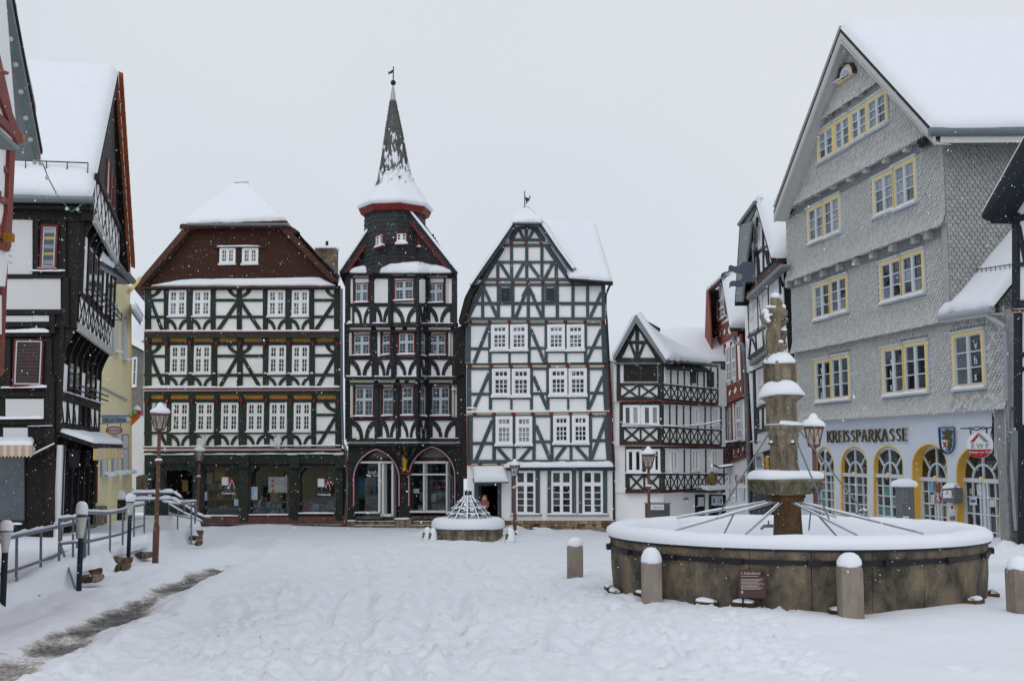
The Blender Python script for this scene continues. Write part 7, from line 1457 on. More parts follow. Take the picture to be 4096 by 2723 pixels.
MB().snowquad(a + Vector((0, 0, .18)), b + Vector((0, 0, .18)), b + Vector((-1, 0, .4)), a + Vector((-1, 0, .4)), .1, 8, 6).build('roof_snow', 'snow', R, smooth=True)
# string of festoon lights: from the red house roof to the brown house, and along the brown house verge
def festoon(pts, label, nb):
    P = [Vector(p) for p in pts]; st = MB(); st.tube(P, .012, 5); o_ = st.build('light_string', 'book_green', None, P[0]); tag(o_, label, 'lights')
    for k in range(nb):
        t = (k + .5) / nb * (len(P) - 1); i = min(int(t), len(P) - 2); q = P[i].lerp(P[i + 1], t - i); MB().ball(q - Vector((0, 0, .05)), .045, 8, 6).build('bulb', 'milk_glass', o_, smooth=True)
festoon([a.lerp(b, 1 - k / 6) + Vector((-.1, 0, -.08 - .03 * math.sin(k * 2))) for k in range(7)] + [Vector(at(*DD(x, y), Y)) for x, y, Y in ((96, 370, 19.5), (112, 412, 21.5), (135, 455, 24), (165, 488, 26.5), (190, 470, 27))], 'green light string with pale bulbs from the red house eave to the dark house', 12)
festoon([tp.lerp(eFar, .2 + .8 * k / 8) + Vector((-.45, -.05, -.5)) for k in range(9)], 'green light string hung under the dark house far verge', 9)
# ================================================================== sculpted shapes: overlapping limbs fused by a voxel remesh
def fuse(mb, name, m, parent=None, loc=None, voxel=.015, smooth=2):
    me = bpy.data.meshes.new('tmp'); me.from_pydata(mb.v, [], mb.f); ob = bpy.data.objects.new('tmp', me); C.objects.link(ob)
    r = ob.modifiers.new('r', 'REMESH'); r.mode = 'VOXEL'; r.voxel_size = voxel; s_ = ob.modifiers.new('s', 'SMOOTH'); s_.iterations = smooth; s_.factor = .5
    dg = bpy.context.evaluated_depsgraph_get(); dg.update(); ev = ob.evaluated_get(dg); m2 = ev.to_mesh(); vs = [tuple(v.co) for v in m2.vertices]; fs = [tuple(p.vertices) for p in m2.polygons]; ev.to_mesh_clear()
    bpy.data.objects.remove(ob); bpy.data.meshes.remove(me); return mk(name, vs, fs, m, parent, loc, True)
# ================================================================== Roland fountain
FC = Vector((4.80, 18.75, 0)); RA, RB = 3.10, 2.72; zr_ = .34; COL = Vector((4.70, 18.8, 0))
ft = thing('market_fountain', 'large round stone fountain basin with carved column and snow thick rim', 'fountain', (FC.x, FC.y, g(FC.x, FC.y)))
NS = 22; rf = random.Random(2)
def ep(a, k=1.0, dk=0): return Vector((FC.x + (RA * k + dk) * math.cos(a), FC.y + (RB * k + dk) * math.sin(a), 0))
for i in range(NS):
    a0, a1 = 2 * math.pi * (i + .006) / NS, 2 * math.pi * (i + .994) / NS; b_ = MB(); M_ = 6; j = rf.uniform(-.012, .012); lv = [(-.95, -.06), (-.5, -.025), (-.2, 0), (.15, .005), (.30, .02), (.30, -.30), (-.4, -.30)]
    for t in range(M_ + 1):
        a = a0 + (a1 - a0) * t / M_
        for z, dk in lv: p = ep(a, 1, dk + j); b_.v.append((p.x, p.y, z))
    n = len(lv)
    for t in range(M_):
        for q in range(n): b_.f.append((t * n + q, t * n + (q + 1) % n, (t + 1) * n + (q + 1) % n, (t + 1) * n + q))
    b_.f += [tuple(range(n)), tuple(range(M_ * n + n - 1, M_ * n - 1, -1))]; b_.build('basin_slab', 'wet_stone', ft)
def hoop(name, m, z0, z1, d0, d1):
    b_ = MB(); N = 96
    for i in range(N):
        a = 2 * math.pi * i / N
        for z, d in ((z0, d0), (z0, d1), (z1, d1), (z1, d0)): p = ep(a, 1, d); b_.v.append((p.x, p.y, z))
    for i in range(N):
        for q in range(4): b_.f.append((i * 4 + q, i * 4 + (q + 1) % 4, ((i + 1) % N) * 4 + (q + 1) % 4, ((i + 1) % N) * 4 + q))
    return b_.build(name, m, ft)
hoop('iron_hoop', 'iron', .10, .17, -.02, .035); hoop('rim_hoop', 'iron', .295, .36, -.2, .05)
for i in range(10): a = math.pi + i * .36; p = ep(a, 1, .06); MB().box((p.x, p.y, .09), .2, .06, .09, a + math.pi / 2).build('hoop_clasp', 'iron', ft)
# rim snow: thick rounded ring with wavy height
b_ = MB(); N = 120; pr = [(.06, .33), (.085, .39), (.07, .45), (0, .50), (-.14, .52), (-.28, .505), (-.37, .45), (-.42, .36), (-.44, .20), (-.42, -.05)]
for i in range(N):
    a = 2 * math.pi * i / N; k = 1 + .16 * noise.noise(Vector((math.cos(a) * 3, math.sin(a) * 3, 2))) + .08 * noise.noise(Vector((math.cos(a) * 9, math.sin(a) * 9, 5)))
    for d, z in pr: p = ep(a, 1, d * (1 + .15 * (k - 1))); b_.v.append((p.x, p.y, .33 + (z - .33) * (k if z > .33 else 1)))
n = len(pr)
for i in range(N):
    for q in range(n - 1): b_.f.append((i * n + q, i * n + q + 1, ((i + 1) % N) * n + q + 1, ((i + 1) % N) * n + q))
b_.build('rim_snow', 'snow', ft, smooth=True)
# lumpy snow inside the basin
b_ = MB(); rings = 12
for r in range(rings + 1):
    for i in range(64):
        a = 2 * math.pi * i / 64; p = ep(a, .9 * r / rings); z = .0 + .22 * max(0, r / rings - .6) + .10 * noise.noise(p * 1.1) + .07 * noise.noise(p * 3.2) + (.12 * max(0, math.cos(a - .5)) if r > 5 else 0); b_.v.append((p.x, p.y, z))
for r in range(rings):
    for i in range(64): b_.f.append((r * 64 + i, r * 64 + (i + 1) % 64, (r + 1) * 64 + (i + 1) % 64, (r + 1) * 64 + i))
b_.build('basin_snow', 'snow', ft, smooth=True)
# footing stones poking out of the snow
for x in (1425, 1465, 1560, 1680, 1745, 1900, 2080, 2175):
    q = gd(x, 1362 + 30 * math.sin((x - 1400) / 860 * math.pi)); a = math.atan2((q.y - FC.y) / RB, (q.x - FC.x) / RA); p = ep(a, 1, .0); zg_ = gz(p.x, p.y - .1); st = MB().box((p.x, p.y, zg_ - .15), .34, .26, .21, a + math.pi / 2).build('footing_stone', 'rust_stone', ft); MB().snowbar((p.x - .15 * math.sin(a), p.y + .15 * math.cos(a), zg_ + .06), (p.x + .15 * math.sin(a), p.y - .15 * math.cos(a), zg_ + .06), Vector((math.cos(a), math.sin(a), 0)), .13, .05).build('footing_snow', 'snow', ft, smooth=True)
# column
zc = lambda y: at(*Z14(366, y), 18.8).z
PXM = .6374 / FN * 18.8
SQ = -.4014
def sq(name, prof, m, n=4, rot=SQ, k=1.086, par=ft, dx=0, smooth=False, jit=0): return MB().lathe((COL.x + dx * PXM, COL.y, 0), [(hh * PXM * k, zc(y)) for hh, y in prof], n, rot=rot, jit=jit).build(name, m, par, smooth=smooth)
def rnd(name, prof, m, n=32, par=ft, dx=0, smooth=True, jit=0): return MB().lathe((COL.x + dx * PXM, COL.y, 0), [(hh * PXM, zc(y)) for hh, y in prof], n, jit=jit).build(name, m, par, smooth=smooth)
rnd('stem', [(95, 1640), (92, 1540), (88, 1480), (85, 1390), (88, 1345), (105, 1338), (108, 1320), (118, 1312), (112, 1296)], 'rust_stone', 10, dx=8, smooth=False)
bowl = rnd('bowl', [(100, 1300), (150, 1292), (190, 1270), (215, 1240), (222, 1215), (228, 1210), (228, 1196), (214, 1192), (.1, 1188)], 'moss_stone', 40)
for i in range(22):
    a = 2 * math.pi * i / 22; gd_ = MB(); c0 = Vector((COL.x, COL.y, 0)); P = [c0 + Vector((math.cos(a + da), math.sin(a + da), 0)) * r * PXM + Vector((0, 0, zc(y))) for r, y, da in ((165, 1285, .0), (200, 1262, .04), (216, 1240, .08), (222, 1222, .10))]; gd_.tube(P, [.02, .045, .05, .03], 6); gd_.build('gadroon', 'moss_stone', bowl, smooth=True)
rnd('bowl_snow', [(226, 1200), (234, 1185), (228, 1162), (205, 1148), (150, 1143), (100, 1142), (.1, 1142)], 'snow', 40, jit=.03)
sq('pillar', [(92, 1152), (86, 1140), (80, 1120), (78, 1000), (84, 930), (92, 895)], 'sandstone', dx=-6)
for a in (SQ - math.pi / 4 + i * math.pi / 2 for i in range(4)):       # lion masks with spouts on the pillar sides
    d = Vector((math.cos(a), math.sin(a), 0)); c = Vector((COL.x - 6 * PXM, COL.y, zc(960))) + d * 56 * PXM; mkk = MB(); mkk.ball(c, .07, 10, 8, 1, 1, 1.4); mkk.ball(c + d * .04 + Vector((0, 0, -.03)), .04, 8, 6); mkk.ball(c + d * .02 + Vector((0, 0, .09)), .055, 8, 6); mkk.build('mask', 'sandstone', ft, smooth=True)
    MB().tube([c + d * .05 + Vector((0, 0, -.06)), c + d * .16 + Vector((0, 0, -.05))], .015, 6).build('spout', 'iron', ft); MB().ball(c + d * .1 + Vector((0, 0, -.02)), .03, 8, 6).build('spout_snow', 'snow', ft, smooth=True)
for a in (SQ - math.pi / 4 + i * math.pi / 2 for i in range(4)):
    d = Vector((math.cos(a), math.sin(a), 0)); e = Vector((-d.y, d.x, 0)); c2 = Vector((COL.x - 6 * PXM, COL.y, zc(1065))) + d * 61 * PXM; fr = MB()
    for k in range(16): t0, t1 = math.pi * k / 16, math.pi * (k + 1) / 16; fr.tube([c2 + e * .12 * math.cos(t0) + Vector((0, 0, .10 + .08 * math.sin(t0))), c2 + e * .12 * math.cos(t1) + Vector((0, 0, .10 + .08 * math.sin(t1)))], .013, 5, False)
    for s_ in (-1, 1): fr.tube([c2 + e * .12 * s_ + Vector((0, 0, .10)), c2 + e * .12 * s_ + Vector((0, 0, -.16))], .013, 5); fr.ball(c2 + e * .14 * s_ + Vector((0, 0, zc(920) - zc(1065))), .05, 8, 6, 1, 1, 1.5)
    fr.build('niche_moulding', 'sandstone', ft, smooth=True)
sq('cornice', [(92, 898), (104, 888), (113, 880), (113, 866), (104, 858), (96, 852)], 'sandstone'); rnd('cornice_band', [(108, 876), (108, 866)], 'iron', 4) if False else None
sq('ledge_snow', [(112, 867), (108, 858), (96, 846), (88, 842)], 'snow', smooth=True, jit=.05)
sq('shaft', [(92, 856), (90, 845), (88, 720), (96, 712), (112, 700), (122, 690), (130, 684), (130, 676)], 'sandstone', dx=-14)
for a in (SQ - math.pi / 4 + i * math.pi / 2 for i in range(4)):
    d = Vector((math.cos(a), math.sin(a), 0)); e = Vector((-d.y, d.x, 0)); c = Vector((COL.x - 14 * PXM, COL.y, zc(780))) + d * (88 * 1.086 / math.sqrt(2)) * PXM; rg = MB()
    for r_, t_ in ((.105, .02), (.06, .016)):
        for k in range(18): t0, t1 = 2 * math.pi * k / 18, 2 * math.pi * (k + 1) / 18; rg.tube([c + e * r_ * math.cos(t0) + Vector((0, 0, r_ * math.sin(t0))), c + e * r_ * math.cos(t1) + Vector((0, 0, r_ * math.sin(t1)))], t_, 5, False)
    rg.build('medallion', 'sandstone', ft, smooth=True)
    c2 = Vector((COL.x - 18 * PXM, COL.y, zc(540))) + d * (96 * 1.086 / math.sqrt(2)) * PXM; fr = MB(); w_, hh = .15, .155
    for (x0, z0, x1, z1) in ((-w_, -hh, w_, -hh), (-w_, hh, w_, hh), (-w_, -hh, -w_, hh), (w_, -hh, w_, hh), (-w_ * .7, -hh * .7, w_ * .7, -hh * .7), (-w_ * .7, hh * .7, w_ * .7, hh * .7), (-w_ * .7, -hh * .7, -w_ * .7, hh * .7), (w_ * .7, -hh * .7, w_ * .7, hh * .7)): fr.tube([c2 + e * x0 + Vector((0, 0, z0)), c2 + e * x1 + Vector((0, 0, z1))], .014, 5)
    fr.build('panel_moulding', 'sandstone', ft)
sq('shaft_snow', [(132, 678), (130, 664), (112, 630), (98, 602), (80, 590), (40, 584), (.1, 583)], 'snow', 4, dx=-14, smooth=False, jit=.03) if False else MB().lathe((COL.x - 14 * PXM, COL.y, 0), [((1.06 if i < 2 else 1) * hh * PXM, zc(y)) for i, (hh, y) in enumerate(((134, 680), (138, 668), (126, 640), (108, 608), (84, 592), (50, 586), (.1, 584)))], 24, jit=.05).build('shaft_snow', 'snow', ft, smooth=True)
sq('plinth', [(102, 640), (98, 620), (96, 610), (95, 490), (100, 480), (101, 468)], 'sandstone', dx=-18)
MB().lathe((COL.x - 20 * PXM, COL.y, 0), [(hh * PXM, zc(y)) for hh, y in ((98, 472), (102, 462), (88, 440), (62, 412), (30, 396), (.1, 390))], 24, jit=.06).build('plinth_snow', 'snow', ft, smooth=True)
# iron stays
ends = [math.radians(a) for a in (214, 242, 278, 304, 60, 130)]; zsp = zc(1338); stm = MB
for k, a in enumerate(ends):
    p0 = Vector((COL.x + .18 * math.cos(a), COL.y + .18 * math.sin(a), zsp)); p1 = ep(a, .86); p1.z = .50; MB().tube([p0, p1], .015, 6).build('stay', 'zinc_pale', ft); MB().snowbar(p0.lerp(p1, .1) + Vector((-.02, 0, .02)), p0.lerp(p1, .95) + Vector((-.02, 0, .02)), Vector((0, -1, 0)), .034, .024).build('stay_snow', 'snow', ft, smooth=True)
    m_ = p0.lerp(p1, .45); k % 2 == 0 and MB().tube([m_, Vector((m_.x + .55 * math.cos(a + .35), m_.y + .55 * math.sin(a + .35), .3))], .014, 6).build('stay_leg', 'zinc', ft)
    if k in (0, 2, 3): t0 = Vector((COL.x + 100 * PXM * math.cos(a), COL.y + 100 * PXM * math.sin(a), zc(872))); MB().tube([t0, p0.lerp(p1, .62)], .014, 6).build('hanger', 'zinc', ft)
tap = MB(); c = Vector((COL.x - .25, COL.y - .15, zc(1490))); tap.tube([c, c + Vector((-.18, -.05, 0)), c + Vector((-.24, -.06, -.05))], [.03, .03, .022], 6); tap.tube([c + Vector((-.1, -.03, 0)), c + Vector((-.1, -.03, .09))], .014, 6); tap.build('tap', 'zinc', ft)
# knight statue with lance and pennant
YS = 18.75; SM = .2041 / FN * YS
st = MB()
def bl(x, y, r, sz=1, dy=0, sx=1): c = at(*Z22(x, y), YS + dy); st.ball(c, r * SM, 12, 8, sx, .9, sz)
def lb(pts, dy=(0, 0, 0, 0)): st.tube([at(*Z22(x, y), YS + d) for (x, y, r), d in zip(pts, dy)], [r * SM for x, y, r in pts], 10); [bl(x, y, r, 1, d) for (x, y, r), d in zip(pts, dy)]
bl(595, 240, 108, 1.05); bl(660, 250, 82, 1.2, .03); bl(540, 190, 60, .8, -.02); lb([(610, 310, 72), (615, 390, 85)]); bl(620, 450, 138, 1.0); bl(600, 580, 122, 1.1); bl(580, 700, 122, .9); lb([(560, 780, 140), (545, 930, 152)])
lb([(500, 420, 96), (450, 560, 84), (450, 655, 80), (370, 620, 52), (315, 515, 40)], (0, -.03, -.05, -.06, -.06)); lb([(725, 400, 82), (785, 430, 58), (790, 470, 52), (700, 520, 55)], (0, .02, .0, -.04)); lb([(690, 700, 55), (760, 640, 62), (800, 595, 58)], (.0, .02, .03)); bl(765, 840, 72, 1.1, .02); bl(745, 930, 66, 1.2, .02); bl(690, 1090, 78, 1.05, -.04); bl(780, 1090, 55, 1.6, .02); bl(700, 1160, 70, 1, -.02)
lb([(480, 960, 84), (475, 1100, 66), (480, 1180, 62), (475, 1320, 48)]); lb([(600, 960, 80), (585, 1100, 62), (585, 1180, 56), (590, 1330, 50)], (-.02, -.03, -.03, -.02))
sto = fuse(st, 'knight_statue', 'sandstone', None, at(*Z22(560, 1400), YS), .0135, 2); tag(sto, 'weathered stone knight statue holding a lance on top of the fountain column', 'statue')
sn = MB()
def sb(x, y, r, sx=1, sz=.6, dy=0): c = at(*Z22(x, y), YS + dy); sn.ball(c, r * SM, 12, 8, sx, .9, sz)
sb(590, 118, 92, 1, .75); sb(600, 90, 60, 1, .8); sb(470, 330, 70, 1.2, .5, -.02); sb(400, 420, 70, 1.1, .8, -.07); sb(420, 520, 60, 1, 1.1, -.10); sb(460, 600, 50, 1, .8, -.11); sb(560, 330, 60, 1, .5, -.05); sb(755, 330, 55, .9, 1, .0); sb(800, 565, 42, 1.2, .5, .02); sb(760, 780, 70, 1, .45, .01); sb(690, 1010, 70, 1, .6, -.04); sb(505, 480, 40, 1, .6, -.10)
fuse(sn, 'snow_cap', 'snow', sto, None, .014, 2)
MB().tube([at(*Z22(430, 1370), YS - .1), at(*Z22(315, 500), YS - .1), at(*Z19(488, 690), YS - .1), at(*Z19(483, 560), YS - .1)], .011, 6).build('lance', 'zinc', sto)
fl = Fac((4.0, YS - .1), (5.0, YS - .1)); q = [(483, 470), (494, 530), (484, 585), (470, 530)]; MB().prism([fl.hit(*Z19(x, y)) for x, y in q], fl.n * .02).build('lance_tip', 'zinc', sto)
pn = [(498, 690), (445, 674), (395, 678), (368, 690), (350, 715), (300, 722), (262, 708), (242, 716), (234, 795), (248, 762), (270, 768), (310, 790), (352, 795), (378, 805), (378, 838), (360, 860), (320, 868), (275, 866), (250, 885), (247, 945), (262, 925), (300, 922), (350, 932), (384, 925), (400, 890), (440, 878), (492, 884), (512, 850)]
P = [fl.hit(*Z19(x, y), .012) for x, y in pn]; loc = [Vector((p.x, p.z, 0)) for p in P]; tr_i = tessellate_polygon([loc]); k = len(P); vs = P + [p - fl.n * .02 for p in P]; mk('pennant', vs, [tuple(t) for t in tr_i] + [tuple(i + k for i in t) for t in tr_i] + [(i, (i + 1) % k, (i + 1) % k + k, i + k) for i in range(k)], 'iron_blue', sto)
# information panel leaning on the basin
yb_ = FC.y - RB * math.sqrt(max(0, 1 - ((2.4 - 2.4) / 1) ** 2)); YP = at(*DD(1733, 1345), 16.2); xx_ = (1733 - 1179.5) / 2500 * 16.1; YI = FC.y - RB * math.sqrt(1 - ((xx_ - FC.x) / RA) ** 2) - .14
FI = Fac((-5, YI), (10, YI)); q = [FI.hit(*DD(x, y)) for x, y in ((1703, 1311), (1764, 1313), (1764, 1378), (1702, 1375))]; ip = MB().prism(q, Vector((0, .03, 0))).build('information_panel', 'panel_brown', None, q[0]); tag(ip, 'small brown information panel in front of the fountain basin', 'sign')
def itext(t, x, y, hp, sx=1.0, b=0):
    c = FI.hit(*DD(x, y), .006); sz = hp / 2500 * YI / .73; vs, fs = textmesh(t, sz, b * sz, .001, sx, 0, 'LEFT'); mk('lettering', [c + Vector((a, -e, d)) for a, d, e in vs], fs, 'lettering_pale', ip)
itext('5. Rolandsbrunnen', 1707, 1322, 5.2, .98, .02)
for k, (y, w_) in enumerate([(1326, 40)] + [(1333 + q * 3.2, 50 - 5 * ((q * 7) % 3)) for q in range(8)]): MB().prism([FI.hit(*DD(x, y_), .003) for x, y_ in ((1707, y), (1707 + w_, y), (1707 + w_, y + 1.3), (1707, y + 1.3))], FI.n * .003).build('text_line', 'lettering_pale', ip)
MB().prism([FI.hit(*DD(x, y), .004) for x, y in ((1752, 1316), (1761, 1316), (1761, 1327), (1752, 1327))], FI.n * .004).build('panel_picture', 'roof_dark', ip); MB().prism([FI.hit(*DD(x, y), .004) for x, y in ((1707, 1360), (1712, 1360), (1712, 1366), (1707, 1366))], FI.n * .004).build('panel_emblem', 'lettering_pale', ip)
for x in (1712, 1755): p = FI.hit(*DD(x, 1376)); MB().tube([p + Vector((0, .015, .02)), (p.x, p.y + .015, p.z - .4)], .015, 6).build('leg', 'iron', ip)

# ================================================================== stone bollards with snow caps
for (x, yb, w_, yt, ys), lab in zip(((1326, 1332, 36, 1257, 1237), (1505, 1392, 46, 1297, 1261), (1968, 1413, 54, 1306, 1275), (2360, 1408, 46, 1311, 1281)), ('smallest stone bollard left of the fountain, snow capped', 'stone bollard in front of the left part of the fountain basin', 'tallest stone bollard in front of the right part of the basin', 'stone bollard cut by the right picture edge')):
    p = gd(x, yb); Yb = p.y; m_ = 1 / 2500 * Yb; r = w_ / 2 * m_; zt = at(*DD(x, yt), Yb).z; zs = at(*DD(x, ys), Yb).z; p = Vector((p.x, p.y + r, p.z)); rt = rf.uniform(-.1, .1)
    bo = MB(); R8 = r * 1.05; prof = [(R8, -.5), (R8, zt - p.z - .05), (R8 * .96, zt - p.z - .015), (R8 * .90, zt - p.z)]; N = 16; k = 0
    for rr_, z in prof:
        for j in range(N):
            a = 2 * math.pi * j / N + rt; e = 1 / max(abs(math.cos(a - rt)) ** 6 + abs(math.sin(a - rt)) ** 6, 1e-6) ** (1 / 6); bo.v.append((p.x + rr_ * .96 * e * math.cos(a), p.y + rr_ * .96 * e * math.sin(a), p.z + z))
    for i in range(len(prof) - 1):
        for j in range(N): bo.f.append((i * N + j, i * N + (j + 1) % N, (i + 1) * N + (j + 1) % N, (i + 1) * N + j))
    bo.f.append(tuple(range((len(prof) - 1) * N, len(prof) * N))); o_ = bo.build('stone_bollard', 'bollard_stone', None, p); tag(o_, lab, 'bollard', 'stone bollards round the fountain')
    hc = zs - zt; MB().lathe((p.x, p.y, zt), [(R8 * .97, -.01), (R8 * 1.0, hc * .12), (R8 * .95, hc * .4), (R8 * .72, hc * .75), (R8 * .4, hc * .95), (.001, hc)], 20, jit=.03).build('snow_cap', 'snow', o_, smooth=True)

# ================================================================== well with iron cage
pw = gd(1075, 1249); WX, WY = pw.x, pw.y + 1.1; m_ = .2550 / FN * WY; zw = lambda y: at(*Z20(712, y), WY).z
we = thing('small_well', 'low round well with conical iron cage and thick snow collar', 'well', (WX, WY, g(WX, WY)))
for i in range(10):
    a0, a1 = 2 * math.pi * (i + .01) / 10, 2 * math.pi * (i + .99) / 10; b_ = MB(); lv = [(520, zw(1460)), (530, zw(1300)), (545, zw(1275)), (548, zw(1225)), (440, zw(1225)), (440, zw(1460))]; n = len(lv)
    for t in range(5):
        a = a0 + (a1 - a0) * t / 4
        for r_, z in lv: b_.v.append((WX + r_ * m_ * math.cos(a), WY + r_ * m_ * math.sin(a), z))
    for t in range(4):
        for q in range(n): b_.f.append((t * n + q, t * n + (q + 1) % n, (t + 1) * n + (q + 1) % n, (t + 1) * n + q))
    b_.f += [tuple(range(n)), tuple(range(4 * n + n - 1, 4 * n - 1, -1))]; b_.build('curb_stone', 'moss_stone', we)
MB().lathe((WX, WY, 0), [(r_ * m_, zw(y)) for r_, y in ((560, 1212), (575, 1190), (572, 1130), (545, 1085), (500, 1062), (400, 1055), (200, 1058), (.1, 1058))], 48, jit=.03).build('collar_snow', 'snow', we, smooth=True)
for i in range(12):
    a = 2 * math.pi * i / 12; p0 = Vector((WX + 375 * m_ * math.cos(a), WY + 375 * m_ * math.sin(a), zw(1075))); p1 = Vector((WX + 52 * m_ * math.cos(a), WY + 52 * m_ * math.sin(a), zw(715))); e = Vector((-math.sin(a), math.cos(a), 0)) * .03
    for s_ in (-1, 1): MB().tube([p0 + e * s_, p1 + e * s_ * .4, Vector((p1.x + e.x * s_ * .4, p1.y + e.y * s_ * .4, zw(630)))], .013, 5).build('cage_bar', 'iron', we)
    MB().snowbar(p0 + Vector((0, 0, .01)) - e, p1 + Vector((0, 0, .01)) - e, e.normalized(), .05, .03).build('bar_snow', 'snow', we, smooth=True)
for y, r_ in ((985, 300), (900, 225), (800, 135)):
    P = [Vector((WX + r_ * m_ * math.cos(2 * math.pi * i / 24), WY + r_ * m_ * math.sin(2 * math.pi * i / 24), zw(y))) for i in range(25)]; MB().tube(P, .016, 5, False).build('cage_ring', 'iron', we); MB().tube([p + Vector((0, 0, .025)) for p in P], .022, 6, False).build('ring_snow', 'snow', we, smooth=True)
    for i in range(12):
        a = 2 * math.pi * (i + .5) / 12; c = Vector((WX + (r_ + 25) * m_ * math.cos(a), WY + (r_ + 25) * m_ * math.sin(a), zw(y + 45))); e = Vector((-math.sin(a), math.cos(a), 0)) * r_ * m_ * .2; MB().tube([c - e, c - e * .6 + Vector((0, 0, .07)), c + e * .6 + Vector((0, 0, .07)), c + e], .011, 5).build('ornament', 'iron', we); MB().snowbar(c - e * .7 + Vector((0, 0, .07)), c + e * .7 + Vector((0, 0, .07)), Vector((math.cos(a), math.sin(a), 0)), .04, .04).build('ornament_snow', 'snow', we, smooth=True)
for i in range(8): a = 2 * math.pi * i / 8; MB().ball((WX + 56 * m_ * math.cos(a), WY + 56 * m_ * math.sin(a), zw(626)), .035, 7, 5).build('bar_snow', 'snow', we, smooth=True)
for (x, y, r_), lab in zip(((95, 1430, 62), (190, 1435, 58), (1290, 1400, 40), (1400, 1442, 62)), ('snow buried guard stone left of the well, farther one', 'snow buried guard stone touching the left side of the well', 'guard stone peeking out behind the right side of the well', 'guard stone under a snow heap right of the well')):
    p = gp(*Z20(x, y)); r = r_ * .255 / FN * p.y; gs = MB().lathe(p, [(r, -.2), (r * 1.02, .05), (r * .9, r * 2.0), (r * .5, r * 3.0), (.001, r * 3.3)], 12, jit=.06).build('guard_stone', 'moss_stone', None, p, True); tag(gs, lab, 'stone'); MB().lathe(p + Vector((r * .25, .02, 0)), [(r * 1.5, -.05), (r * 1.25, r * .8), (r * 1.05, r * 2.4), (r * .6, r * 3.4), (.001, r * 3.7)], 14, jit=.08).build('snow_cap', 'snow', gs, smooth=True)

# ================================================================== street lamps
def lamp(xd, Y, ytop, yb, label, wpx, seed=0):
    X = (xd - 1179.5) / 2500 * Y; z0 = gz(X, Y) if yb is None else at(*DD(xd, yb), Y).z; zt = at(*DD(xd, ytop), Y).z; Hh = zt - z0; k = wpx / 43 * Y / 25.7
    t = thing('street_lamp', label, 'lamp', (X, Y, z0), 'reddish brown lantern lamp posts'); c = Vector((X, Y, z0)); zl = Hh - .58 * k
    MB().lathe(c, [(.075 * k, -.3), (.075 * k, Hh * .22), (.055 * k, Hh * .235), (.046 * k, zl * .6), (.042 * k, zl)], 12).build('post', 'lamp_paint', t, smooth=True)
    MB().lathe(c + Vector((0, 0, zl * .76)), [(.05 * k, -.04), (.09 * k, -.01), (.09 * k, .02), (.05 * k, .05)], 12).build('collar', 'lamp_paint', t); MB().ball(c + Vector((0, 0, zl * .76 + .04)), .09 * k, 8, 6, 1, 1, .5).build('collar_snow', 'snow', t, smooth=True)
    lz = c + Vector((0, 0, zl)); MB().lathe(lz, [(.05 * k, -.02), (.13 * k, .02), (.13 * k, .05)], 6).build('lantern_base', 'lamp_paint', t)
    gl_ = MB().lathe(lz, [(.115 * k, .05), (.195 * k, .36 * k)], 6, rot=.3).build('lantern_glass', 'lamp_glass', t)
    fr = MB()
    for i in range(6):
        a = .3 + i * math.pi / 3; b2 = a + math.pi / 3; p0 = lz + Vector((math.cos(a) * .12 * k, math.sin(a) * .12 * k, .05)); p1 = lz + Vector((math.cos(a) * .205 * k, math.sin(a) * .205 * k, .37 * k)); q0 = lz + Vector((math.cos(b2) * .12 * k, math.sin(b2) * .12 * k, .05)); q1 = lz + Vector((math.cos(b2) * .205 * k, math.sin(b2) * .205 * k, .37 * k)); fr.tube([p0, p1], .013 * k, 5); fr.tube([p0, (p1 + q1) / 2], .006 * k, 4); fr.tube([q0, (p1 + q1) / 2], .006 * k, 4)
    fr.build('lantern_frame', 'lamp_paint', t); MB().lathe(lz, [(.205 * k, .355 * k), (.225 * k, .37 * k), (.225 * k, .43 * k), (.12 * k, .47 * k)], 6, rot=.3).build('lantern_roof', 'lamp_paint', t)
    MB().lathe(lz, [(.23 * k, .43 * k), (.235 * k, .47 * k), (.19 * k, .53 * k), (.10 * k, .58 * k), (.055 * k, .66 * k), (.001, .68 * k)], 16, jit=.06, rot=.3).build('snow_cap', 'snow', t, smooth=True)
    return t, c, k
lamp(370, 25.7, 935, 1292, 'nearest tall lamp post at the left edge of the square', 43)
lamp(463, 44.6, 1028, 1214, 'distant lamp post in front of the bookshop entrance', 26)
t3, c3, k3 = lamp(1186, 40.5, 1062, 1212, 'lamp post with small green cycle sign before the grey timbered house', 25)
lamp(1492, 32.0, 1034, None, 'lamp post with two small plates before the corner house', 33)
lamp(1872, 22.6, 962, None, 'lamp post standing right of the fountain column before the bank', 51)
for (x, y0, y1, w_, m_) in ((1184.5, 1081, 1094, 10, 'sign_white'), (1184.5, 1083, 1092, 8, 'book_green'), (1184.5, 1119, 1125, 6, 'awning_yellow')): P = [at(*DD(x + s_ * w_ / 2, y), 40.35 - (.01 if m_ == 'book_green' else 0)) for s_, y in ((-1, y1), (1, y1), (1, y0), (-1, y0))]; MB().prism(P, (0, .02, 0)).build('plate', m_, t3)

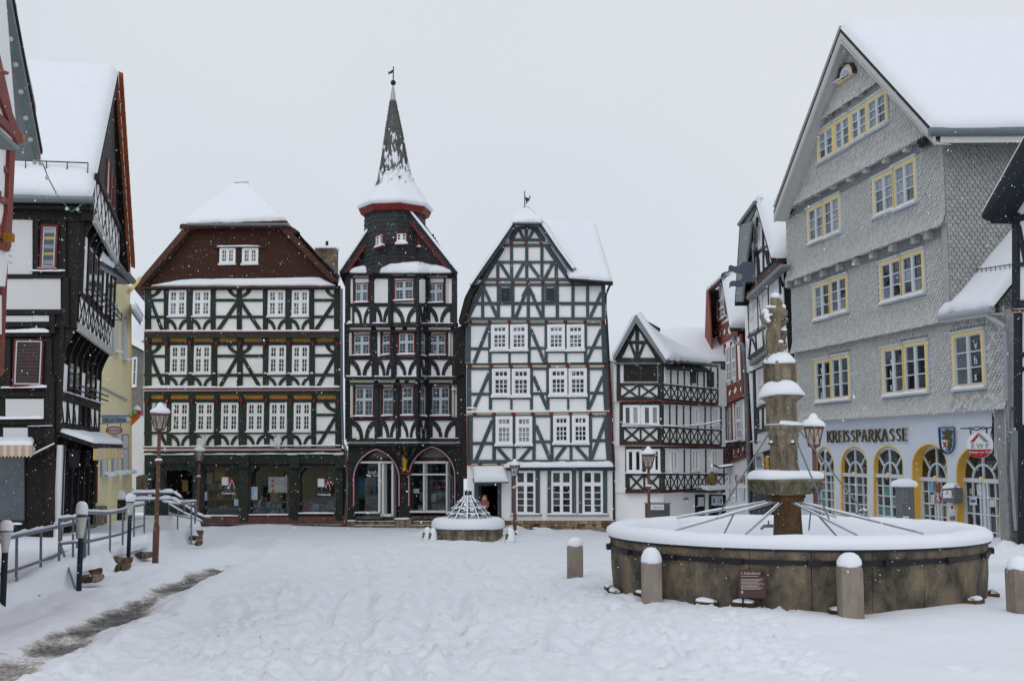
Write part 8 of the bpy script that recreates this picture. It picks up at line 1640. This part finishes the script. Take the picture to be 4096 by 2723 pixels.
# ================================================================== terrace at the left: bollard lights, railings, stone walling
def blight(x, yb, yt, dz, label, Y=None, w_=None):
    p = gp(*Z17(x, yb), dz); Yq = p.y; zt = at(*Z17(x, yt), Yq).z; t = thing('bollard_light', label, 'lamp', p, 'bollard lights along the ramp'); Hh = zt - p.z; 
    MB().lathe(p, [(.045, -.5), (.045, Hh * .60), (.04, Hh * .61)], 12).build('post', 'navy_timber', t, smooth=True); MB().lathe(p, [(.045, Hh * .60), (.055, Hh * .66), (.085, Hh * .84), (.09, Hh * .845)], 14).build('shade', 'milk_glass', t, smooth=True)
    MB().lathe(p, [(.096, Hh * .84), (.098, Hh * .855)], 14).build('lid', 'iron_blue', t); MB().lathe(p, [(.092, Hh * .85), (.10, Hh * .88), (.095, Hh * .95), (.07, Hh * .985), (.03, Hh), (.001, Hh)], 14, jit=.06).build('snow_cap', 'snow', t, smooth=True)
blight(18, 1565, 972, .05, 'bollard light with snow cap at the left picture edge'); blight(537, 1472, 870, .02, 'bollard light in front of the lower railing corner'); blight(878, 1170, 812, .42, 'bollard light on the stone wall before the gelateria')
def rail(posts, lower, dz, label, extra=(), name='railing', snowy=True, Yfix=None):
    B, T = [], []
    for x, yb, yt in posts:
        p = gp(*Z17(x, yb), dz) if Yfix is None else at(*Z17(x, yb), Yfix); T.append(at(*Z17(x, yt), p.y)); B.append(p)
    t = thing(name, label, 'railing', B[0])
    for b, q in zip(B, T): MB().tube([b - Vector((0, 0, .25)), q], .022, 6).build('post', 'rail_metal', t)
    MB().tube(T, .03, 7).build('top_rail', 'rail_metal', t)
    Lw = [b.lerp(q, lower) for b, q in zip(B, T)]; MB().tube(Lw, .025, 7).build('lower_rail', 'rail_metal', t)
    for P, hh in ((T, .055), (Lw, .035)):
        for a, b in zip(P[:-1], P[1:]): MB().snowbar(a + Vector((-.03, 0, .02)), b + Vector((-.03, 0, .02)), Vector((.3, -1, 0)).normalized(), .065, hh).build('rail_snow', 'snow', t, smooth=True)
    return t, B, T
t1, B1, T1_ = rail([(-60, 1490, 1160), (25, 1462, 1120), (115, 1438, 1098), (280, 1370, 1062), (418, 1312, 1030), (525, 1280, 1005)], .33, .20, 'long sloping ramp railing in the left foreground, snow on its rails')
MB().tube([gp(*Z17(518, 1470), .0), B1[4].lerp(T1_[4], .5)], .022, 6).build('prop', 'rail_metal', t1); MB().tube([gp(*Z17(258, 1512), .02), gp(*Z17(528, 1392), .02)], .03, 6).build('edge_angle', 'iron_blue', t1)
rail([(405, 1262, 985), (500, 1250, 975), (572, 1245, 968), (606, 1240, 972)], .4, .42, 'short railing turning back behind the bollard light')
rail([(585, 1240, 938), (752, 1180, 942), (838, 1158, 925), (915, 1115, 895), (985, 1090, 882)], .33, .44, 'angled terrace railing above the stone wall in front of the yellow house')
t4, B4, T4 = rail([(1153, 1005, 878), (1212, 1038, 880), (1306, 1085, 865)], .5, .5, 'stair railing beside the tall lamp post, far end of the terrace')
for pts in (((912, 806), (1110, 802), (1192, 804), (1245, 838)), ((915, 852), (1095, 848), (1180, 846), (1300, 912), (1345, 950)), ((1115, 864), (1215, 880), (1340, 884), (1345, 862), (1230, 860)), ((1160, 880), (1260, 940), (1385, 1000)), ((1345, 945), (1400, 968), (1440, 970))):
    P = [at(*Z17(x, y), 32.5 + .002 * (x - 1100)) for x, y in pts]; MB().tube(P, .032, 7).build('handrail', 'rail_metal', t4)
    for a, b in zip(P[:-1], P[1:]): MB().snowbar(a + Vector((-.02, 0, .02)), b + Vector((-.02, 0, .02)), Vector((0, -1, 0)), .08, .09 if pts[0][0] < 1000 else .05).build('rail_snow', 'snow', t4, smooth=True)
for x, y0, y1 in ((1330, 870, 1010), (1340, 890, 960), (1255, 850, 930)): MB().tube([at(*Z17(x, y0), 32.6), at(*Z17(x, y1), 32.6)], .025, 6).build('post', 'rail_metal', t4)
rq = random.Random(17)
def stonewall(rows, dz, label, capts, Yoff=-.45):
    t = None
    for (x0, x1, y0, y1, n) in rows:
        n = int(n * 1.5)
        for k in range(n):
            a, b = x0 + (x1 - x0) * k / n, x0 + (x1 - x0) * (k + 1) / n; p = gp(*Z17((a + b) / 2, y1 + 8), dz); Yq = p.y + Yoff
            if t is None: t = thing('stone_wall', label, 'wall', p)
            c = at(*Z17((a + b) / 2 + rq.uniform(-3, 3), (y0 + y1) / 2 + rq.uniform(-3, 3)), Yq); rx = (at(*Z17(b, y0), Yq) - at(*Z17(a, y0), Yq)).length / 2; rz = (at(*Z17(a, y0), Yq) - at(*Z17(a, y1), Yq)).length / 2; sb_ = MB().ball((0, 0, 0), 1, 9, 6); q = []
            for v in sb_.v: v = Vector(v); v = Vector([math.copysign(abs(e_) ** .55, e_) for e_ in v]) * (1 + .22 * noise.noise(v * 1.4 + c * 3)); q.append(c + Vector((v.x * rx * .98, v.y * .28 + .2, v.z * rz * .98)))
            mk('stone', q, sb_.f, rq.choice(['rubble', 'rubble', 'rust_stone', 'sandstone']), t)
    c = [at(*Z17(x, y), gp(*Z17(x, y + q), dz).y + Yoff + d) for x, y, q, d in capts]; MB().snowquad(*c, .16, 14, 8, jit=.2).build('wall_snow', 'snow', t, smooth=True); return t
stonewall([(540, 645, 1328, 1375, 3), (525, 650, 1370, 1422, 4)], 0, 'stone wall end under the lower railing corner', [(530, 1345, 75, -.1), (660, 1318, 90, -.1), (700, 1270, 120, .9), (560, 1290, 120, .9)])
stonewall([(800, 1015, 1180, 1215, 7), (700, 1010, 1212, 1250, 9), (680, 860, 1248, 1292, 6), (780, 850, 1290, 1335, 2)], .0, 'rough stone wall below the terrace railing near the tall lamp post', [(670, 1262, 60, -.15), (1020, 1170, 70, -.15), (1010, 1110, 120, 1.0), (690, 1190, 120, 1.0)])
stonewall([(1310, 1365, 1060, 1100, 2), (1285, 1362, 1098, 1130, 2), (1330, 1362, 1130, 1165, 1)], 0, 'short stone wall end at the foot of the far stair railing', [(1285, 1075, 60, -.12), (1372, 1050, 70, -.12), (1360, 1010, 110, .8), (1290, 1025, 100, .8)])
for (x, yb, yt, w_), lab in zip(((815, 985, 848, 80), (880, 960, 820, 55)), ('dark waste bin with a snow dome in front of the yellow house', 'second snow topped bin behind the bollard light, nearer the bookshop')):
    p = gp(*Z17(x, yb), .5); zt = at(*Z17(x, yt), p.y).z; r = w_ / 2 * .5866 / FN * p.y; b_ = MB().lathe(p, [(r * .85, -.2), (r * .95, (zt - p.z) * .95), (r * 1.03, (zt - p.z) * .96), (r * 1.03, zt - p.z)], 14).build('waste_bin', 'iron', None, p); tag(b_, lab, 'bin'); MB().lathe((p.x, p.y, zt), [(r * 1.0, 0), (r * 1.05, .08), (r * .85, .26), (r * .4, .36), (.001, .38)], 14, jit=.08).build('snow_cap', 'snow', b_, smooth=True)
p = gp(*Z17(958, 830), .45); q = [at(*Z17(x, y), 44) for x, y in ((928, 840), (988, 840), (988, 682), (960, 678), (928, 692))]; tag(MB().prism(q, (0, .35, 0)).build('stone_gatepost', 'sandstone', None, q[0]), 'pale stone gatepost beside the bookshop corner', 'gatepost')

# ================================================================== information pillar and bicycle stand in front of the bank
pc = Vector(at(*Z13(1140, 1180), 28.5)); zt = at(*Z13(1140, 830), 28.5).z; m_ = .41455 / FN * 28.5
ob = MB().box((pc.x, pc.y, pc.z - 1.0), 118 * m_, .35, zt - pc.z + 1.0, .22).build('information_pillar', 'steel_box', None, (pc.x, pc.y, gz(pc.x, pc.y))); tag(ob, 'grey metal information pillar in front of the third bank arch', 'pillar')
MB().lathe((pc.x, pc.y, zt), [(.34, -.01), (.36, .05), (.31, .13), (.15, .19), (.001, .2)], 4, rot=.22 + math.pi / 4, ey=.8).build('snow_cap', 'snow', ob, smooth=False)
FP = Fac((pc.x - 1, pc.y - .178 - .22), (pc.x + 1, pc.y - .178 + .22))
for y in (880, 905, 930, 955, 985): MB().prism([FP.hit(*Z13(x, y_), .02) for x, y_ in ((1105, y), (1160, y), (1160, y + 10), (1105, y + 10))], FP.n * .012).build('pillar_text', 'sign_grey', ob)
MB().prism([FP.hit(*Z13(x, y_), .02) for x, y_ in ((1113, 1118), (1170, 1118), (1170, 1170), (1113, 1170))], FP.n * .012).build('pillar_notice', 'paper', ob); MB().prism([FP.hit(*Z13(x, y_), .02) for x, y_ in ((1108, 1008), (1122, 1008), (1122, 1020), (1108, 1020))], FP.n * .012).build('pillar_emblem', 'sign_red', ob)
Yk = 30.0; P = [at(*Z13(x, y), Yk) for x, y in ((640, 1200), (640, 1120), (690, 1072), (765, 1072), (765, 1200))]; bk_ = MB().tube(P, .03, 7).build('bicycle_stand', 'zinc', None, P[0]); tag(bk_, 'bent steel bicycle stand behind the fountain before the second bank arch', 'bicycle stand'); MB().snowbar(P[2] + Vector((0, 0, .02)), P[3] + Vector((0, 0, .02)), Vector((0, -1, 0)), .08, .06).build('stand_snow', 'snow', bk_, smooth=True)

# ================================================================== café sign, golden lion, cables, woman in the doorway
FCf = Fac(PX(1600, 41.5), PX(1700, 41.2))
def cf(x, y, d=0): return FCf.hit(*Z23(x, y), d)
q = [cf(104, 1036), cf(168, 1034), cf(168, 1064), cf(104, 1068)]; cs = MB().prism(q, -FCf.n * .05).build('cafe_sign', 'iron', None, q[0]); tag(cs, 'small wrought iron Café sign hanging over the street by the corner house', 'sign')
c = cf(136, 1060, .012); sz = (cf(136, 1042, .012) - c).length / .73; vs, fs = textmesh('Café', sz, 0, .002, 1.1, .2); mk('lettering', [c + FCf.u * a + Vector((0, 0, d)) for a, d, e in vs], fs, 'gold', cs)
wr = MB(); wr.tube([cf(80, 942), cf(300, 935), cf(310, 935)], .022, 5); wr.tube([cf(270, 990), cf(290, 1010), cf(310, 990), cf(300, 960), cf(280, 950)], .018, 5); wr.tube([cf(60, 1030), cf(80, 1000), cf(95, 940)], .018, 5); wr.tube([cf(175, 1030), cf(165, 990), cf(160, 945)], .018, 5); wr.tube([cf(200, 945), cf(230, 965), cf(260, 940)], .015, 5); wr.tube([cf(150, 835), cf(215, 870), cf(370, 845)], .03, 5); wr.build('wrought_bracket', 'iron', cs); MB().snowbar(cf(215, 862), cf(370, 838), FCf.n, .1, .06).build('sign_snow', 'snow', cs, smooth=True)
orn = MB(); orn.ball(cf(138, 985), .2, 10, 8, 1, .3, 1.1); orn.ball(cf(85, 1005), .12, 8, 6, 1, .3, 1); orn.build('sign_ornament', 'bronze', cs, smooth=True)
ln = MB(); cY = 46; 
for x, y, r_ in ((745, 780, 26), (748, 760, 20), (755, 800, 24), (750, 830, 22), (742, 860, 20), (758, 870, 18), (738, 795, 18), (765, 850, 14)): ln.ball(at(*Z23(x, y), cY), r_ * .357 / FN * cY, 8, 6)
lo = fuse(ln, 'golden_lion', 'gold_fig', None, at(*Z23(750, 890), cY), .03, 1); tag(lo, 'small yellow lion figure on the house front behind the fountain column', 'statue')
MB().ball(at(*Z23(758, 745), cY), .07, 8, 6, 1.2, 1, .6).build('snow_cap', 'snow', lo, smooth=True)
ca = [at(*Z9(x, y), 41.3) for x, y in ((110, 945), (130, 958), (240, 962), (340, 968), (430, 970), (560, 962), (665, 940))]; o_ = MB().tube(ca, .018, 5).build('cable', 'zinc', None, ca[0]); tag(o_, 'thin snowy cable strung across the corner house front', 'cable'); 
for a, b in zip(ca[:-1], ca[1:]): MB().snowbar(a + Vector((0, 0, .01)), b + Vector((0, 0, .01)), Vector((0, -1, 0)), .04, .03).build('cable_snow', 'snow', o_, smooth=True)
# woman: arms folded, seen to the knees behind the well
PYw = 43.75; wm = .2550 / FN * PYw
def wp(x, y, d=0): return at(*Z20(x, y), PYw + d)
def limbs(mb, chains):
    for ch in chains:
        mb.tube([wp(x, y, d) for x, y, r, d in ch], [r * wm for x, y, r, d in ch], 10)
        for x, y, r, d in ch: mb.ball(wp(x, y, d), r * wm, 10, 8)
bd = MB(); bd.ball(wp(1012, 752), 33 * wm, 14, 10, .88, 1, 1.25); bd.ball(wp(1008, 762, -.075), 7 * wm, 6, 6, .9, 1.4, 1.4)
limbs(bd, [[(1012, 780, 15, 0), (1012, 805, 17, 0)], [(1012, 830, 45, 0), (1010, 900, 40, 0), (1010, 960, 46, 0)], [(994, 960, 22, 0), (994, 1030, 16, 0), (994, 1092, 11, 0)], [(1030, 960, 22, 0), (1030, 1030, 16, 0), (1030, 1092, 11, 0)], [(966, 815, 19, 0), (958, 870, 16, -.02), (985, 885, 13, -.10), (1020, 880, 10, -.13)], [(1058, 815, 19, 0), (1062, 868, 16, -.02), (1035, 890, 13, -.11), (1000, 878, 10, -.14)]])
for s_ in (0, 1):
    for k in range(4): x0 = (1020 if s_ == 0 else 1000); sg = 1 if s_ == 0 else -1; limbs(bd, [[(x0, 874 + k * 5, 4.2, -.14), (x0 + sg * 12, 873 + k * 5, 3.6, -.145), (x0 + sg * (20 - abs(k - 1) * 2), 877 + k * 5, 3.0, -.135)]])
    limbs(bd, [[(x0 - sg * 4, 872, 4.4, -.14), (x0 + sg * 5, 862, 3.6, -.145)]])
pe = fuse(bd, 'person', 'skin', None, wp(1012, 1100), .010, 1); tag(pe, 'person in a patterned pink dress with folded arms in the dark doorway', 'person')
dr = MB(); limbs(dr, [[(1012, 812, 34, 0), (1012, 840, 52, 0), (1010, 905, 46, 0), (1008, 965, 53, 0), (1006, 1010, 55, 0)], [(964, 816, 24, 0), (955, 872, 21, -.02), (978, 888, 18, -.08)], [(1060, 816, 24, 0), (1066, 870, 21, -.02), (1042, 892, 18, -.08)]]); fuse(dr, 'dress', 'dress', pe, None, .011, 1)
hr = MB(); hr.ball(wp(1014, 740, .025), 40 * wm, 12, 8, .9, .9, 1.05); hr.ball(wp(985, 775, .03), 16 * wm, 8, 6, 1, 1, 1.8); hr.ball(wp(1042, 775, .03), 16 * wm, 8, 6, 1, 1, 1.8); fuse(hr, 'hair', 'hair', pe, None, .010, 1)
for x in (1000, 1022): MB().ball(wp(x, 750, -.072), 4 * wm, 6, 5).build('eye', 'dark', pe)
MB().ball(wp(1009, 778, -.066), 7 * wm, 6, 5, 1.4, .6, .5).build('mouth', 'rust_red', pe)

# ================================================================== falling snow
fk = MB(); rk_ = random.Random(77)
def flake(Y, r, st=1.6):
    a, b = rk_.uniform(-.05, 1.05), rk_.uniform(-.02, .86); c = at(a * 4096, b * 2723, Y)
    if c.z < g(c.x, c.y) + .05: return
    d = Vector((.35, -.1, -1)).normalized() * r * st; e = Vector((1, 0, .3)).normalized() * r; f = Vector((0, 1, 0)) * r
    fk.add([c + d, c - d, c + e, c - e, c + f, c - f], [(0, 2, 4), (0, 4, 3), (0, 3, 5), (0, 5, 2), (1, 4, 2), (1, 3, 4), (1, 5, 3), (1, 2, 5)])
for k in range(22000): flake(4.5 + 28 * rk_.random() ** .5, rk_.uniform(.002, .0048) * (1.7 if rk_.random() < .05 else 1))
tag(fk.build('falling_snow', 'snow', None, (0, 0, 0)), 'scattered snowflakes drifting through the air', 'snowflakes', kind='stuff')
